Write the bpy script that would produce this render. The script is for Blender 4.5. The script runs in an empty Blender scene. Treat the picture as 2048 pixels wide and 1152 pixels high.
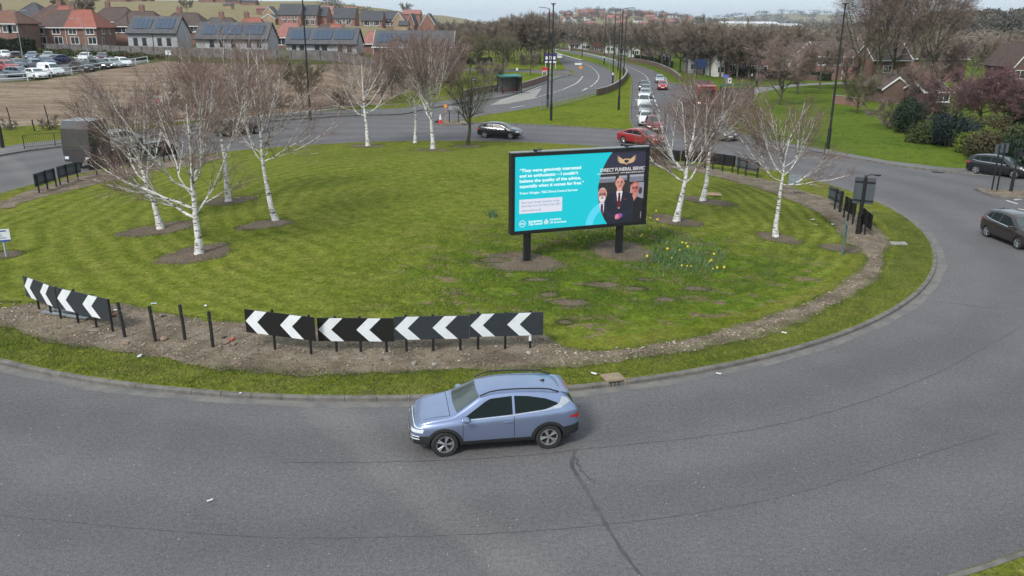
import bpy, bmesh, math, random
import numpy as np
from mathutils import Vector, Matrix
from mathutils.bvhtree import BVHTree
from mathutils.geometry import delaunay_2d_cdt

SC = bpy.context.scene
COL = SC.collection
R = math.radians
PI = math.pi

# ---------------------------------------------------------------- camera
CF, CP, CR, CH = 1640.0, R(17.85), R(0.4), 10.4
cam_d = bpy.data.cameras.new('camera')
cam = bpy.data.objects.new('camera', cam_d)
COL.objects.link(cam)
SC.camera = cam
cam_d.sensor_width = 36.0
cam_d.lens = 36.0 * CF / 2048.0
cam_d.clip_start = 0.5
cam_d.clip_end = 20000
cam.location = (0, 0, CH)
_fw = Vector((0, math.cos(CP), -math.sin(CP)))
_up0 = Vector((0, math.sin(CP), math.cos(CP)))
_rt0 = Vector((1, 0, 0))
# roll: nadir lies left of centre in the photo
_c, _s = math.cos(CR), math.sin(CR)
_rt = _rt0 * _c + _up0 * _s
_up = _up0 * _c - _rt0 * _s
cam.matrix_world = Matrix(((_rt.x, _up.x, -_fw.x, 0), (_rt.y, _up.y, -_fw.y, 0), (_rt.z, _up.z, -_fw.z, CH), (0, 0, 0, 1)))
SC.render.resolution_x = 1024
SC.render.resolution_y = 576

# ---------------------------------------------------------------- sky, sun, exposure
SUN_EL, SUN_AZ = R(42), R(215)      # azimuth measured clockwise from +Y
w = bpy.data.worlds.new("World")
SC.world = w
w.use_nodes = True
nt = w.node_tree
nt.nodes.clear()
sky = nt.nodes.new('ShaderNodeTexSky')
sky.sky_type = 'NISHITA'
sky.sun_disc = False
sky.sun_elevation = SUN_EL
sky.sun_rotation = SUN_AZ
sky.altitude = 60
sky.air_density = 1.0
sky.dust_density = 3.0
sky.ozone_density = 2.0
# thin overcast: the cloud layer whitens the sky and evens it out
tc = nt.nodes.new('ShaderNodeTexCoord')
mp = nt.nodes.new('ShaderNodeMapping'); mp.inputs['Scale'].default_value = (1.0, 1.0, 5.0)
ns = nt.nodes.new('ShaderNodeTexNoise'); ns.inputs['Scale'].default_value = 1.6; ns.inputs['Detail'].default_value = 5
rp = nt.nodes.new('ShaderNodeMapRange'); rp.inputs[1].default_value = 0.3; rp.inputs[2].default_value = 0.7
rp.inputs[3].default_value = 0.74; rp.inputs[4].default_value = 0.9
mixs = nt.nodes.new('ShaderNodeMix'); mixs.data_type = 'RGBA'
cl = (5.1, 5.9, 6.4, 1)
mixs.inputs[7].default_value = cl
bg = nt.nodes.new('ShaderNodeBackground'); bg.inputs[1].default_value = 0.1
wo = nt.nodes.new('ShaderNodeOutputWorld')
L = nt.links.new
L(tc.outputs['Generated'], mp.inputs[0]); L(mp.outputs[0], ns.inputs['Vector']); L(ns.outputs['Fac'], rp.inputs[0])
L(rp.outputs[0], mixs.inputs[0]); L(sky.outputs[0], mixs.inputs[6]); L(mixs.outputs[2], bg.inputs[0]); L(bg.outputs[0], wo.inputs[0])

sun_d = bpy.data.lights.new('sun', 'SUN')
sun_d.energy = 2.0
sun_d.angle = R(14)
sun_d.color = (1.0, 0.96, 0.9)
sun = bpy.data.objects.new('sun', sun_d)
COL.objects.link(sun)
_sd = Vector((math.sin(SUN_AZ) * math.cos(SUN_EL), math.cos(SUN_AZ) * math.cos(SUN_EL), math.sin(SUN_EL)))
sun.rotation_euler = _sd.to_track_quat('Z', 'Y').to_euler()
SC.view_settings.view_transform = 'Standard'
SC.view_settings.look = 'None'
SC.view_settings.gamma = 1
SC.view_settings.exposure = 0.75
SC.cycles.max_bounces = 5
SC.cycles.diffuse_bounces = 2
SC.cycles.glossy_bounces = 2
SC.cycles.transmission_bounces = 3

# ---------------------------------------------------------------- terrain
ICX, ICY, IR = -4.8, 48.9, 27.4           # traffic island

def sst(a, b, x):
    t = np.clip((x - a) / (b - a), 0, 1)
    return t * t * (3 - 2 * t)
_PY = [60, 74, 90, 115, 135, 165, 200, 260, 330, 450, 650, 900, 1500]
_PZ = [0, 0.1, 1.1, 3.2, 4.2, 4.85, 5.5, 7.6, 10.2, 16, 25.5, 26, 22]

def hz(x, y):
    """height of the land above the road"""
    x = np.asarray(x, float); y = np.asarray(y, float)
    pr = np.interp(y, _PY, _PZ)
    edge = np.interp(y, [60, 95, 130, 180, 260, 400, 700], [-8, -8, -7, -12, -22, -30, -60])
    m = 1 - sst(edge - 24, edge, x)
    far_m = 1 - sst(-150, -70, x)
    keep = np.interp(y, [300, 450], [0, 1])
    h = pr * (m * (1 - keep) + m * keep * (0.45 + 0.55 * far_m))
    # far hills
    def hump(cx, cy, sx, sy, a):
        return a * np.exp(-((x - cx) / sx) ** 2 - ((y - cy) / sy) ** 2)
    h = h + hump(160, 1650, 190, 260, 26) + hump(330, 1900, 260, 300, 16) + hump(1350, 4200, 520, 500, 60) + hump(2300, 4700, 700, 600, 66) + hump(1800, 2600, 500, 400, 18)
    h = h + sst(1000, 3500, y) * 6
    h = h + hump(330, 560, 150, 160, 9)
    return h

def hisl(x, y):
    """height of the island's mounded lawn"""
    r = np.hypot(np.asarray(x, float) - ICX, np.asarray(y, float) - ICY)
    return 0.12 + 0.06 * sst(27.4, 24.5, r) + 0.75 * sst(24.3, 9, r)

def hground(x, y):
    r = math.hypot(x - ICX, y - ICY)
    if r < IR: return float(hisl(x, y))
    return float(hz(x, y))

def pray(px, py):
    u = (px - 1024) / CF; v = -(py - 576) / CF
    d = _rt * u + _up * v + _fw
    return d

def g0(px, py, z=0.0):
    d = pray(px, py); t = (z - CH) / d.z
    return (d.x * t, d.y * t)

def gz(px, py, up=0.0):
    """first point of the land (plus 'up') met along the sight line of a measured photo point"""
    d = pray(px, py)
    t = 5.0; p = None
    while t < 9000:
        x, y, z = d.x * t, d.y * t, CH + d.z * t
        if z <= hground(x, y) + up:
            lo, hi = p, t
            for _ in range(24):
                m = (lo + hi) / 2
                if CH + d.z * m <= hground(d.x * m, d.y * m) + up: hi = m
                else: lo = m
            t = hi
            return (d.x * t, d.y * t, hground(d.x * t, d.y * t))
        p = t
        t *= 1.01
    return (d.x * t, d.y * t, 0)

def at_dist(px, py, y):
    """point on the sight line at forward distance y"""
    d = pray(px, py); t = y / d.y
    return Vector((d.x * t, y, CH + d.z * t))

# ---------------------------------------------------------------- materials
def _n(nt, typ, **k):
    n = nt.nodes.new(typ)
    for a, b in k.items(): setattr(n, a, b)
    return n

def newmat(name):
    m = bpy.data.materials.new(name); m.use_nodes = True
    nt = m.node_tree
    b = nt.nodes['Principled BSDF']
    return m, nt, b

def coord(nt, kind, scale=(1, 1, 1)):
    mpn = _n(nt, 'ShaderNodeMapping'); mpn.inputs['Scale'].default_value = scale
    if kind == 'world':
        g = _n(nt, 'ShaderNodeNewGeometry'); nt.links.new(g.outputs['Position'], mpn.inputs[0])
    else:
        g = _n(nt, 'ShaderNodeTexCoord'); nt.links.new(g.outputs['Object'], mpn.inputs[0])
    return mpn.outputs[0]

def noise(nt, vec, scale, detail=3, rough=0.6, dist=0.0):
    n = _n(nt, 'ShaderNodeTexNoise')
    n.inputs['Scale'].default_value = scale; n.inputs['Detail'].default_value = detail
    n.inputs['Roughness'].default_value = rough; n.inputs['Distortion'].default_value = dist
    nt.links.new(vec, n.inputs['Vector'])
    return n.outputs['Fac']

def mrange(nt, v, a, b, c=0.0, d=1.0):
    n = _n(nt, 'ShaderNodeMapRange'); n.interpolation_type = 'SMOOTHSTEP'
    n.inputs[1].default_value = a; n.inputs[2].default_value = b; n.inputs[3].default_value = c; n.inputs[4].default_value = d
    nt.links.new(v, n.inputs[0]); return n.outputs[0]

def mixc(nt, f, a, b, mode='MIX'):
    n = _n(nt, 'ShaderNodeMix', data_type='RGBA'); n.blend_type = mode
    for s, v in ((0, f), (6, a), (7, b)):
        if isinstance(v, (int, float)): n.inputs[s].default_value = v
        elif isinstance(v, tuple): n.inputs[s].default_value = (v[0], v[1], v[2], 1)
        else: nt.links.new(v, n.inputs[s])
    return n.outputs[2]

def mth(nt, op, a, b=None):
    n = _n(nt, 'ShaderNodeMath', operation=op)
    for i, v in enumerate((a, b)):
        if v is None: continue
        if isinstance(v, (int, float)): n.inputs[i].default_value = v
        else: nt.links.new(v, n.inputs[i])
    return n.outputs[0]

def bumpn(nt, b, h, strength=0.3, dist=0.02):
    n = _n(nt, 'ShaderNodeBump'); n.inputs['Strength'].default_value = strength; n.inputs['Distance'].default_value = dist
    nt.links.new(h, n.inputs['Height']); nt.links.new(n.outputs[0], b.inputs['Normal'])

def simple(name, c, rough=0.6, metal=0.0, var=0.15, scale=6.0, spec=0.5, coat=0.0, bump=0.0, kind='object', c2=None, lo=0.35, hi=0.65):
    m, nt, b = newmat(name)
    v = coord(nt, kind)
    f = mrange(nt, noise(nt, v, scale, 4), lo, hi)
    if c2 is None: c2 = tuple(x * (1 - var) for x in c); c = tuple(min(1, x * (1 + var * .5)) for x in c)
    nt.links.new(mixc(nt, f, c2, c), b.inputs['Base Color'])
    b.inputs['Roughness'].default_value = rough
    b.inputs['Metallic'].default_value = metal
    b.inputs['Specular IOR Level'].default_value = spec
    b.inputs['Coat Weight'].default_value = coat
    b.inputs['Coat Roughness'].default_value = 0.06
    if bump: bumpn(nt, b, noise(nt, v, scale * 4, 3), bump, 0.02)
    return m

def emat(name, c, s):
    m, nt, b = newmat(name)
    b.inputs['Base Color'].default_value = (c[0] * .2, c[1] * .2, c[2] * .2, 1)
    b.inputs['Emission Color'].default_value = (c[0], c[1], c[2], 1); b.inputs['Emission Strength'].default_value = s
    b.inputs['Roughness'].default_value = 0.4
    return m

# ---- ground materials
def grass_mat(name, cA, cB, cY, worn=0.0, rings=False, dry=None):
    m, nt, b = newmat(name)
    v = coord(nt, 'world')
    big = mrange(nt, noise(nt, v, 0.11, 4, .55), .36, .64)
    med = mrange(nt, noise(nt, v, 0.7, 5, .65), .38, .66)
    fine = noise(nt, v, 7.0, 5, .75)
    col = mixc(nt, big, cA, cB)
    col = mixc(nt, mth(nt, 'MULTIPLY', med, 0.7), col, cY)
    st = coord(nt, 'world', (1.0, 1.0, 1.0))
    if rings:
        sx = _n(nt, 'ShaderNodeSeparateXYZ'); nt.links.new(v, sx.inputs[0])
        dx = mth(nt, 'SUBTRACT', sx.outputs[0], ICX + 4); dy = mth(nt, 'SUBTRACT', sx.outputs[1], ICY - 2)
        rr = mth(nt, 'SQRT', mth(nt, 'ADD', mth(nt, 'MULTIPLY', dx, dx), mth(nt, 'MULTIPLY', mth(nt, 'MULTIPLY', dy, dy), 1.15)))
        rr = mth(nt, 'ADD', rr, mth(nt, 'MULTIPLY', noise(nt, v, .07, 2), 7.0))
        wv = mth(nt, 'SINE', mth(nt, 'MULTIPLY', rr, 6.0))
        wv = mrange(nt, mth(nt, 'ADD', wv, mth(nt, 'MULTIPLY', mth(nt, 'SUBTRACT', fine, .5), 2.2)), -1.1, 1.1)
        msk = mrange(nt, sx.outputs[0], -2, -16)
        msk = mth(nt, 'ADD', mth(nt, 'MULTIPLY', msk, .22), mth(nt, 'MULTIPLY', mrange(nt, sx.outputs[0], 8, 16), .35))
        msk = mth(nt, 'ADD', msk, .10)
        cS = mixc(nt, wv, tuple(x * .78 for x in cA), tuple(x * 1.22 for x in cY))
        col = mixc(nt, msk, col, cS)
        # greener, rougher turf round the billboard and down to the right
        gx = mth(nt, 'SUBTRACT', sx.outputs[0], 5.0); gy = mth(nt, 'SUBTRACT', sx.outputs[1], 33.0)
        gd = mth(nt, 'SQRT', mth(nt, 'ADD', mth(nt, 'MULTIPLY', gx, gx), mth(nt, 'MULTIPLY', mth(nt, 'MULTIPLY', gy, gy), 1.6)))
        gd = mth(nt, 'ADD', gd, mth(nt, 'MULTIPLY', mth(nt, 'SUBTRACT', noise(nt, v, .5, 5), .5), 9.0))
        gm = mrange(nt, gd, 11.0, 5.0)
        rich = mixc(nt, mrange(nt, noise(nt, v, 1.3, 5, .7), .38, .6), (.034, .082, .006), (.085, .125, .010))
        col = mixc(nt, mth(nt, 'MULTIPLY', gm, .62), col, rich)
        pm = mrange(nt, noise(nt, coord(nt, 'world', (1, 1.9, 1)), .85, 6, .68, .4), .535, .60)
        col = mixc(nt, mth(nt, 'MULTIPLY', mth(nt, 'MULTIPLY', pm, mrange(nt, gd, 11.5, 7.5)), .9), col, (.150, .110, .070))
    if worn:
        pm = mrange(nt, noise(nt, v, .9, 6, .7, .3), .60, .70)
        col = mixc(nt, mth(nt, 'MULTIPLY', pm, worn), col, (.10, .078, .045))
    if dry: col = mixc(nt, mrange(nt, noise(nt, coord(nt, 'world', (.25, 1, 1)), .12, 5), .35, .6), col, dry)
    # blades: fine light and dark flecks
    fl = mrange(nt, fine, .28, .72, .68, 1.38)
    col = mixc(nt, 1.0, col, fl, 'MULTIPLY')
    fl2 = mrange(nt, noise(nt, v, 28.0, 3, .7), .25, .75, .72, 1.3)
    col = mixc(nt, 1.0, col, fl2, 'MULTIPLY')
    cp = mrange(nt, noise(nt, v, 2.4, 4, .6), .3, .7, .8, 1.2)
    col = mixc(nt, 1.0, col, cp, 'MULTIPLY')
    nt.links.new(col, b.inputs['Base Color'])
    b.inputs['Roughness'].default_value = .95
    b.inputs['Specular IOR Level'].default_value = .04
    bumpn(nt, b, mth(nt, 'ADD', fine, mth(nt, 'MULTIPLY', noise(nt, v, 2.2, 3), 2.0)), .7, .06)
    return m

def road_mat(name, base=(.106, .1015, .1045), speck=.9, kind='world'):
    m, nt, b = newmat(name)
    v = coord(nt, kind)
    big = mrange(nt, noise(nt, v, .07, 4, .6, .6), .3, .7)
    col = mixc(nt, big, tuple(x * .93 for x in base), tuple(x * 1.09 for x in base))
    # tyre-worn bands follow the way round the island
    sx = _n(nt, 'ShaderNodeSeparateXYZ'); nt.links.new(v, sx.inputs[0])
    dx = mth(nt, 'SUBTRACT', sx.outputs[0], ICX); dy = mth(nt, 'SUBTRACT', sx.outputs[1], ICY)
    rr = mth(nt, 'SQRT', mth(nt, 'ADD', mth(nt, 'MULTIPLY', dx, dx), mth(nt, 'MULTIPLY', dy, dy)))
    rr = mth(nt, 'ADD', rr, mth(nt, 'MULTIPLY', noise(nt, v, .05, 3), 5.0))
    wv = mrange(nt, mth(nt, 'SINE', mth(nt, 'MULTIPLY', rr, 1.7)), -1, 1, .93, 1.07)
    col = mixc(nt, 1.0, col, wv, 'MULTIPLY')
    st = mrange(nt, noise(nt, v, .55, 6, .7), .3, .75, .93, 1.06)
    dd = mth(nt, 'ADD', mth(nt, 'MULTIPLY', sx.outputs[0], .78), mth(nt, 'MULTIPLY', sx.outputs[1], .62)); dd = mth(nt, 'ADD', dd, mth(nt, 'MULTIPLY', noise(nt, v, .22, 4), 1.6))
    pb = mrange(nt, mth(nt, 'ABSOLUTE', mth(nt, 'SUBTRACT', dd, 9.6)), .9, .15, 0, .15)
    col = mixc(nt, pb, col, (.24, .225, .20))
    oil = mrange(nt, noise(nt, v, .9, 5, .6, .5), .62, .74, 1.0, .90)
    col = mixc(nt, 1.0, col, oil, 'MULTIPLY')
    col = mixc(nt, 1.0, col, st, 'MULTIPLY')
    gr = mrange(nt, noise(nt, v, 26.0, 4, .85), .25, .75, .55, 1.5)
    col = mixc(nt, 1.0, col, mrange(nt, noise(nt, v, 9.0, 3, .7), .3, .7, .86, 1.15), 'MULTIPLY')
    col = mixc(nt, 1.0, col, gr, 'MULTIPLY')
    if speck:
        vo = _n(nt, 'ShaderNodeTexVoronoi'); vo.inputs['Scale'].default_value = 7.0
        nt.links.new(v, vo.inputs['Vector'])
        wn = _n(nt, 'ShaderNodeSeparateColor'); nt.links.new(vo.outputs['Color'], wn.inputs[0])
        d = mth(nt, 'LESS_THAN', vo.outputs['Distance'], mth(nt, 'MULTIPLY', mth(nt, 'POWER', wn.outputs[0], 5.0), .13))
        col = mixc(nt, mth(nt, 'MULTIPLY', d, speck * .75), col, (.42, .42, .41))
        vo2 = _n(nt, 'ShaderNodeTexVoronoi'); vo2.inputs['Scale'].default_value = 19.0
        nt.links.new(v, vo2.inputs['Vector'])
        wn2 = _n(nt, 'ShaderNodeSeparateColor'); nt.links.new(vo2.outputs['Color'], wn2.inputs[0])
        d2 = mth(nt, 'LESS_THAN', vo2.outputs['Distance'], mth(nt, 'MULTIPLY', mth(nt, 'POWER', wn2.outputs[1], 2.0), .36))
        col = mixc(nt, mth(nt, 'MULTIPLY', d2, .45), col, mixc(nt, wn2.outputs[2], (.02, .02, .022), (.17, .17, .17)))
    nt.links.new(col, b.inputs['Base Color'])
    b.inputs['Roughness'].default_value = .85
    b.inputs['Specular IOR Level'].default_value = .3
    bumpn(nt, b, noise(nt, v, 26.0, 3, .8), .35, .012)
    return m

def gravel_mat(name, a, c, dark=(.045, .035, .026), stones=.55):
    m, nt, b = newmat(name)
    v = coord(nt, 'world')
    col = mixc(nt, mrange(nt, noise(nt, v, .8, 5, .7), .35, .65), a, c)
    col = mixc(nt, mth(nt, 'MULTIPLY', mrange(nt, noise(nt, v, 3.4, 5, .75), .52, .7), .7), col, dark)
    vo = _n(nt, 'ShaderNodeTexVoronoi'); vo.inputs['Scale'].default_value = 13.0
    nt.links.new(v, vo.inputs['Vector'])
    sp = _n(nt, 'ShaderNodeSeparateColor'); nt.links.new(vo.outputs['Color'], sp.inputs[0])
    dens = mrange(nt, noise(nt, v, .6, 3), .4, .6)
    on = mth(nt, 'MULTIPLY', mth(nt, 'LESS_THAN', vo.outputs['Distance'], mth(nt, 'MULTIPLY', sp.outputs[0], .55)), mth(nt, 'MULTIPLY', dens, stones))
    col = mixc(nt, on, col, mixc(nt, sp.outputs[1], (.10, .085, .07), (.33, .27, .21)))
    g = mrange(nt, noise(nt, v, 14, 5, .85), .25, .75, .5, 1.55)
    col = mixc(nt, 1.0, col, g, 'MULTIPLY')
    nt.links.new(col, b.inputs['Base Color'])
    b.inputs['Roughness'].default_value = .95; b.inputs['Specular IOR Level'].default_value = .2
    bumpn(nt, b, mth(nt, 'ADD', noise(nt, v, 13, 4, .8), mth(nt, 'MULTIPLY', vo.outputs['Distance'], -1.0)), .8, .04)
    return m

M = {}
M['lawn'] = grass_mat('mown_lawn', (.090, .115, .014), (.112, .140, .018), (.142, .150, .030), rings=True)
M['verge'] = grass_mat('verge_grass', (.084, .110, .010), (.116, .132, .016), (.140, .132, .034), worn=.8)
M['park'] = grass_mat('park_grass', (.054, .094, .010), (.084, .122, .014), (.104, .126, .020))
M['median'] = grass_mat('median_grass', (.074, .116, .008), (.108, .146, .012), (.145, .146, .022), worn=.35)
M['hill'] = grass_mat('dry_hill_grass', (.150, .135, .060), (.190, .168, .085), (.22, .19, .10), dry=(.21, .175, .105))
M['bank'] = grass_mat('bank_grass', (.045, .062, .016), (.075, .085, .024), (.09, .08, .035), worn=.4)
M['road'] = road_mat('asphalt')
M['road2'] = road_mat('side_asphalt', (.112, .112, .118), speck=.3)
M['pave'] = road_mat('pavement_asphalt', (.128, .124, .122), speck=.5)
M['path'] = road_mat('path_asphalt', (.17, .165, .16), speck=.3)
M['gravel'] = gravel_mat('gravel_soil', (.112, .086, .060), (.205, .165, .122), stones=.95)
M['soil'] = gravel_mat('bare_soil', (.102, .077, .056), (.142, .110, .080), stones=.3)
M['field'] = gravel_mat('waste_field', (.175, .128, .092), (.250, .190, .138), dark=(.12, .092, .062), stones=.3)
M['field'] = None
m_, nt_, b_ = newmat('waste_field_soil')
v_ = coord(nt_, 'world')
c_ = mixc(nt_, mrange(nt_, noise(nt_, coord(nt_, 'world', (.3, 1.6, 1)), .35, 6, .7), .35, .65), (.150, .108, .076), (.260, .200, .148))
c_ = mixc(nt_, mth(nt_, 'MULTIPLY', mrange(nt_, noise(nt_, v_, .22, 6, .72), .55, .68), .75), c_, (.105, .090, .052))
c_ = mixc(nt_, 1.0, c_, mrange(nt_, noise(nt_, v_, 2.6, 5, .8), .25, .75, .68, 1.28), 'MULTIPLY')
nt_.links.new(c_, b_.inputs['Base Color']); b_.inputs['Roughness'].default_value = .95; b_.inputs['Specular IOR Level'].default_value = .1
M['field'] = m_
M['kerb'] = simple('kerb_stone', (.155, .145, .132), .9, c2=(.10, .092, .084), scale=2.5, kind='world', bump=.4)
M['conc'] = simple('concrete', (.30, .29, .265), .9, c2=(.2, .19, .17), scale=3, kind='world', bump=.3)
M['paint'] = simple('road_paint', (.52, .52, .50), .8, c2=(.22, .22, .22), scale=5, kind='world', lo=.3, hi=.5)
M['seam'] = simple('tar_seam', (.050, .050, .054), .8, kind='world', scale=1.5, c2=(.078, .077, .08))
M['chan'] = simple('channel_dust', (.165, .155, .14), .95, c2=(.115, .113, .112), scale=1.6, kind='world')

# ---------------------------------------------------------------- mesh helpers
class MB:
    def __init__(s): s.v = []; s.f = []; s.m = []
    def add(s, vs, fs, mi=0):
        o = len(s.v); s.v += [tuple(p) for p in vs]; s.f += [tuple(i + o for i in f) for f in fs]; s.m += [mi] * len(fs)
        return s
    def box(s, c, d, rz=0.0, mi=0, M4=None, taper=1.0):
        x, y, z = d[0] / 2, d[1] / 2, d[2] / 2
        vs = [(-x, -y, -z), (x, -y, -z), (x, y, -z), (-x, y, -z)] + [(a * taper, b * taper, z) for a, b in ((-x, -y), (x, -y), (x, y), (-x, y))]
        ca, sa = math.cos(rz), math.sin(rz)
        vs = [Vector((a * ca - b * sa + c[0], a * sa + b * ca + c[1], k + c[2])) for a, b, k in vs]
        if M4: vs = [M4 @ p for p in vs]
        return s.add(vs, [(0, 3, 2, 1), (4, 5, 6, 7), (0, 1, 5, 4), (1, 2, 6, 5), (2, 3, 7, 6), (3, 0, 4, 7)], mi)
    def tube(s, pts, rad, n=8, mi=0, cap=True):
        pts = [Vector(p) for p in pts]
        if not isinstance(rad, (list, tuple)): rad = [rad] * len(pts)
        rings = []; 
        for i, p in enumerate(pts):
            t = (pts[min(i + 1, len(pts) - 1)] - pts[max(i - 1, 0)]).normalized()
            a = Vector((1, 0, 0)) if abs(t.x) < .8 else Vector((0, 1, 0))
            u = t.cross(a).normalized(); w_ = t.cross(u)
            rings.append([p + (u * math.cos(2 * PI * k / n) + w_ * math.sin(2 * PI * k / n)) * rad[i] for k in range(n)])
        vs = [q for r_ in rings for q in r_]
        fs = [(i * n + k, i * n + (k + 1) % n, (i + 1) * n + (k + 1) % n, (i + 1) * n + k) for i in range(len(pts) - 1) for k in range(n)]
        if cap: fs += [tuple(range(n)), tuple((len(pts) - 1) * n + k for k in reversed(range(n)))]
        return s.add(vs, fs, mi)
    def lathe(s, prof, n=16, M4=None, mi=0, cap=True):
        vs = []
        for r_, z in prof:
            for k in range(n):
                p = Vector((r_ * math.cos(2 * PI * k / n), r_ * math.sin(2 * PI * k / n), z))
                vs.append(M4 @ p if M4 else p)
        fs = [(i * n + k, i * n + (k + 1) % n, (i + 1) * n + (k + 1) % n, (i + 1) * n + k) for i in range(len(prof) - 1) for k in range(n)]
        if cap: fs += [tuple(reversed(range(n))), tuple((len(prof) - 1) * n + k for k in range(n))]
        return s.add(vs, fs, mi)
    def prism(s, poly, y0, y1, fn=None, mi=0):
        """poly in (a,b) extruded between c=y0..y1; fn maps (a,b,c) to xyz"""
        fn = fn or (lambda a, b, c: (a, c, b))
        n = len(poly)
        vs = [fn(a, b, y0) for a, b in poly] + [fn(a, b, y1) for a, b in poly]
        return s.add(vs, [tuple(range(n)), tuple(reversed(range(n, 2 * n)))] + [(i, i + n, (i + 1) % n + n, (i + 1) % n) for i in range(n)], mi)
    def build(s, name, mats, parent=None, smooth=False, loc=None, fixn=True):
        me = bpy.data.meshes.new(name)
        me.from_pydata([tuple(p) for p in s.v], [], s.f)
        for m_ in (mats if isinstance(mats, (list, tuple)) else [mats]): me.materials.append(m_)
        if len(me.materials) > 1: me.polygons.foreach_set('material_index', s.m)
        if fixn:
            bm = bmesh.new(); bm.from_mesh(me); bmesh.ops.recalc_face_normals(bm, faces=bm.faces); bm.to_mesh(me); bm.free()
        if smooth:
            me.polygons.foreach_set('use_smooth', [True] * len(me.polygons))
            me.set_sharp_from_angle(angle=R(smooth if smooth is not True else 40))
        me.update()
        o = bpy.data.objects.new(name, me); COL.objects.link(o)
        if parent: o.parent = parent
        if loc: o.location = loc
        return o

def np_obj(name, v, f, mat, parent=None, smooth=False):
    """fast mesh from numpy arrays; f is (n,3) or (n,4)"""
    v = np.asarray(v, np.float32); f = np.asarray(f, np.int32)
    me = bpy.data.meshes.new(name)
    k = f.shape[1]
    me.vertices.add(len(v)); me.vertices.foreach_set('co', v.ravel())
    me.loops.add(f.size); me.loops.foreach_set('vertex_index', f.ravel())
    me.polygons.add(len(f)); me.polygons.foreach_set('loop_start', np.arange(0, f.size, k, dtype=np.int32))
    if smooth: me.polygons.foreach_set('use_smooth', np.ones(len(f), bool))
    me.materials.append(mat)
    me.update(calc_edges=True)
    o = bpy.data.objects.new(name, me); COL.objects.link(o)
    if parent: o.parent = parent
    return o

def tag(o, label, cat, group=None, kind=None):
    if label: o['label'] = label
    if cat: o['category'] = cat
    if group: o['group'] = group
    if kind: o['kind'] = kind
    return o

def thing(name, label, cat, loc=(0, 0, 0), rz=0.0, group=None):
    o = bpy.data.objects.new(name, None); COL.objects.link(o)
    o.empty_display_size = .3
    o.location = loc; o.rotation_euler = (0, 0, rz)
    return tag(o, label, cat, group)

def struct(o, label=None):
    o['kind'] = 'structure'
    if label: o['label'] = label
    return o

def copy_tree(o, label=None, parent=None):
    c = o.copy(); COL.objects.link(c)
    if parent: c.parent = parent
    if label: c['label'] = label
    for ch in list(o.children): copy_tree(ch, None, c)
    return c
# ---------------------------------------------------------------- zones of the land
def P0(l): return [g0(*p) for p in l]
def PZ(l): return [gz(*p)[:2] for p in l]

def pip(poly, x, y):
    """vectorised point in polygon"""
    x = np.asarray(x); y = np.asarray(y); ins = np.zeros(x.shape, bool)
    n = len(poly); j = n - 1
    for i in range(n):
        xi, yi = poly[i]; xj, yj = poly[j]
        c = ((yi > y) != (yj > y)) & (x < (xj - xi) * (y - yi) / (yj - yi + 1e-12) + xi)
        ins ^= c; j = i
    return ins

def smooth_line(pts, step=1.5, closed=False):
    """Catmull-Rom through measured points"""
    p = [np.array(q, float) for q in pts]; n = len(p); out = []
    rng_ = range(n if closed else n - 1)
    for i in rng_:
        a = p[(i - 1) % n] if closed or i > 0 else 2 * p[0] - p[1]
        b = p[i]; c = p[(i + 1) % n]
        d = p[(i + 2) % n] if closed or i + 2 < n else 2 * p[-1] - p[-2]
        k = max(1, int(np.hypot(*(c - b)[:2]) / step))
        for q in range(k):
            t = q / k
            out.append(.5 * ((2 * b) + (-a + c) * t + (2 * a - 5 * b + 4 * c - d) * t * t + (-a + 3 * b - 3 * c + d) * t ** 3))
    if not closed: out.append(p[-1])
    return [tuple(q) for q in out]

def arc(cx, cy, r, a0, a1, step=1.2):
    n = max(2, int(abs(R(a1 - a0)) * r / step))
    return [(cx + r * math.cos(R(a0 + (a1 - a0) * i / n)), cy + r * math.sin(R(a0 + (a1 - a0) * i / n))) for i in range(n + 1)]

# outer edge of the circulating road: back-left kerb into the outbound carriageway
KL = P0([(-140, 338), (0, 314), (60, 304), (160, 293), (310, 279), (450, 265), (625, 249), (721, 240), (802, 233), (850, 222), (917, 208), (1000, 196), (1039, 186), (1084, 169.5), (1113, 158), (1131, 153)])
KL2 = P0([(1134, 140), (1125, 128), (1117, 119), (1112, 110), (1109, 102)])
KM = P0([(1114, 106), (1143, 115), (1172, 122.5), (1201, 132), (1221, 144), (1229, 154), (1228, 165), (1215, 177), (1191, 186), (1133, 201), (1074, 215), (1016, 225), (961, 233), (915, 243)])
KN = P0([(1106, 100.6), (1125, 104), (1182, 115), (1208, 122), (1234, 133), (1250, 142), (1260, 151), (1265, 161), (1264, 182), (1262, 221), (1262, 240), (1268, 256)])
KR = P0([(1110, 99), (1156, 104), (1208, 115), (1245, 124), (1281, 133), (1312, 145), (1331, 156), (1340, 167), (1375, 172), (1420, 184), (1438, 200), (1443, 225), (1446, 255), (1458, 275), (1500, 289), (1560, 300), (1684, 317), (1861, 342), (2047, 352)])
sKL = smooth_line(KL); sKL2 = smooth_line(KL2, 3); sKM = smooth_line(KM, 2); sKN = smooth_line(KN, 2); sKR = smooth_line(KR, 2)
NOSE = smooth_line(P0([(1268, 262), (1239, 261), (1113, 253), (1010, 248.5), (949, 247), (925, 251), (885, 251.5), (868, 247), (885, 243), (915, 241)]), 1.2)
EAST = [(52, 60), (75, 61.5), (110, 63), (110, 44), (75, 44), (50, 41.5), (40, 35), (34.5, 28)]
OUT_S = arc(ICX, ICY, 37.7, -28, -200, 1.2)
road_outer = sKL + P0([(1150, 149), (1150, 143)]) + sKL2 + P0([(1112, 104)]) + sKM + NOSE[::-1] + sKN[::-1] + sKR + EAST + OUT_S
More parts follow.
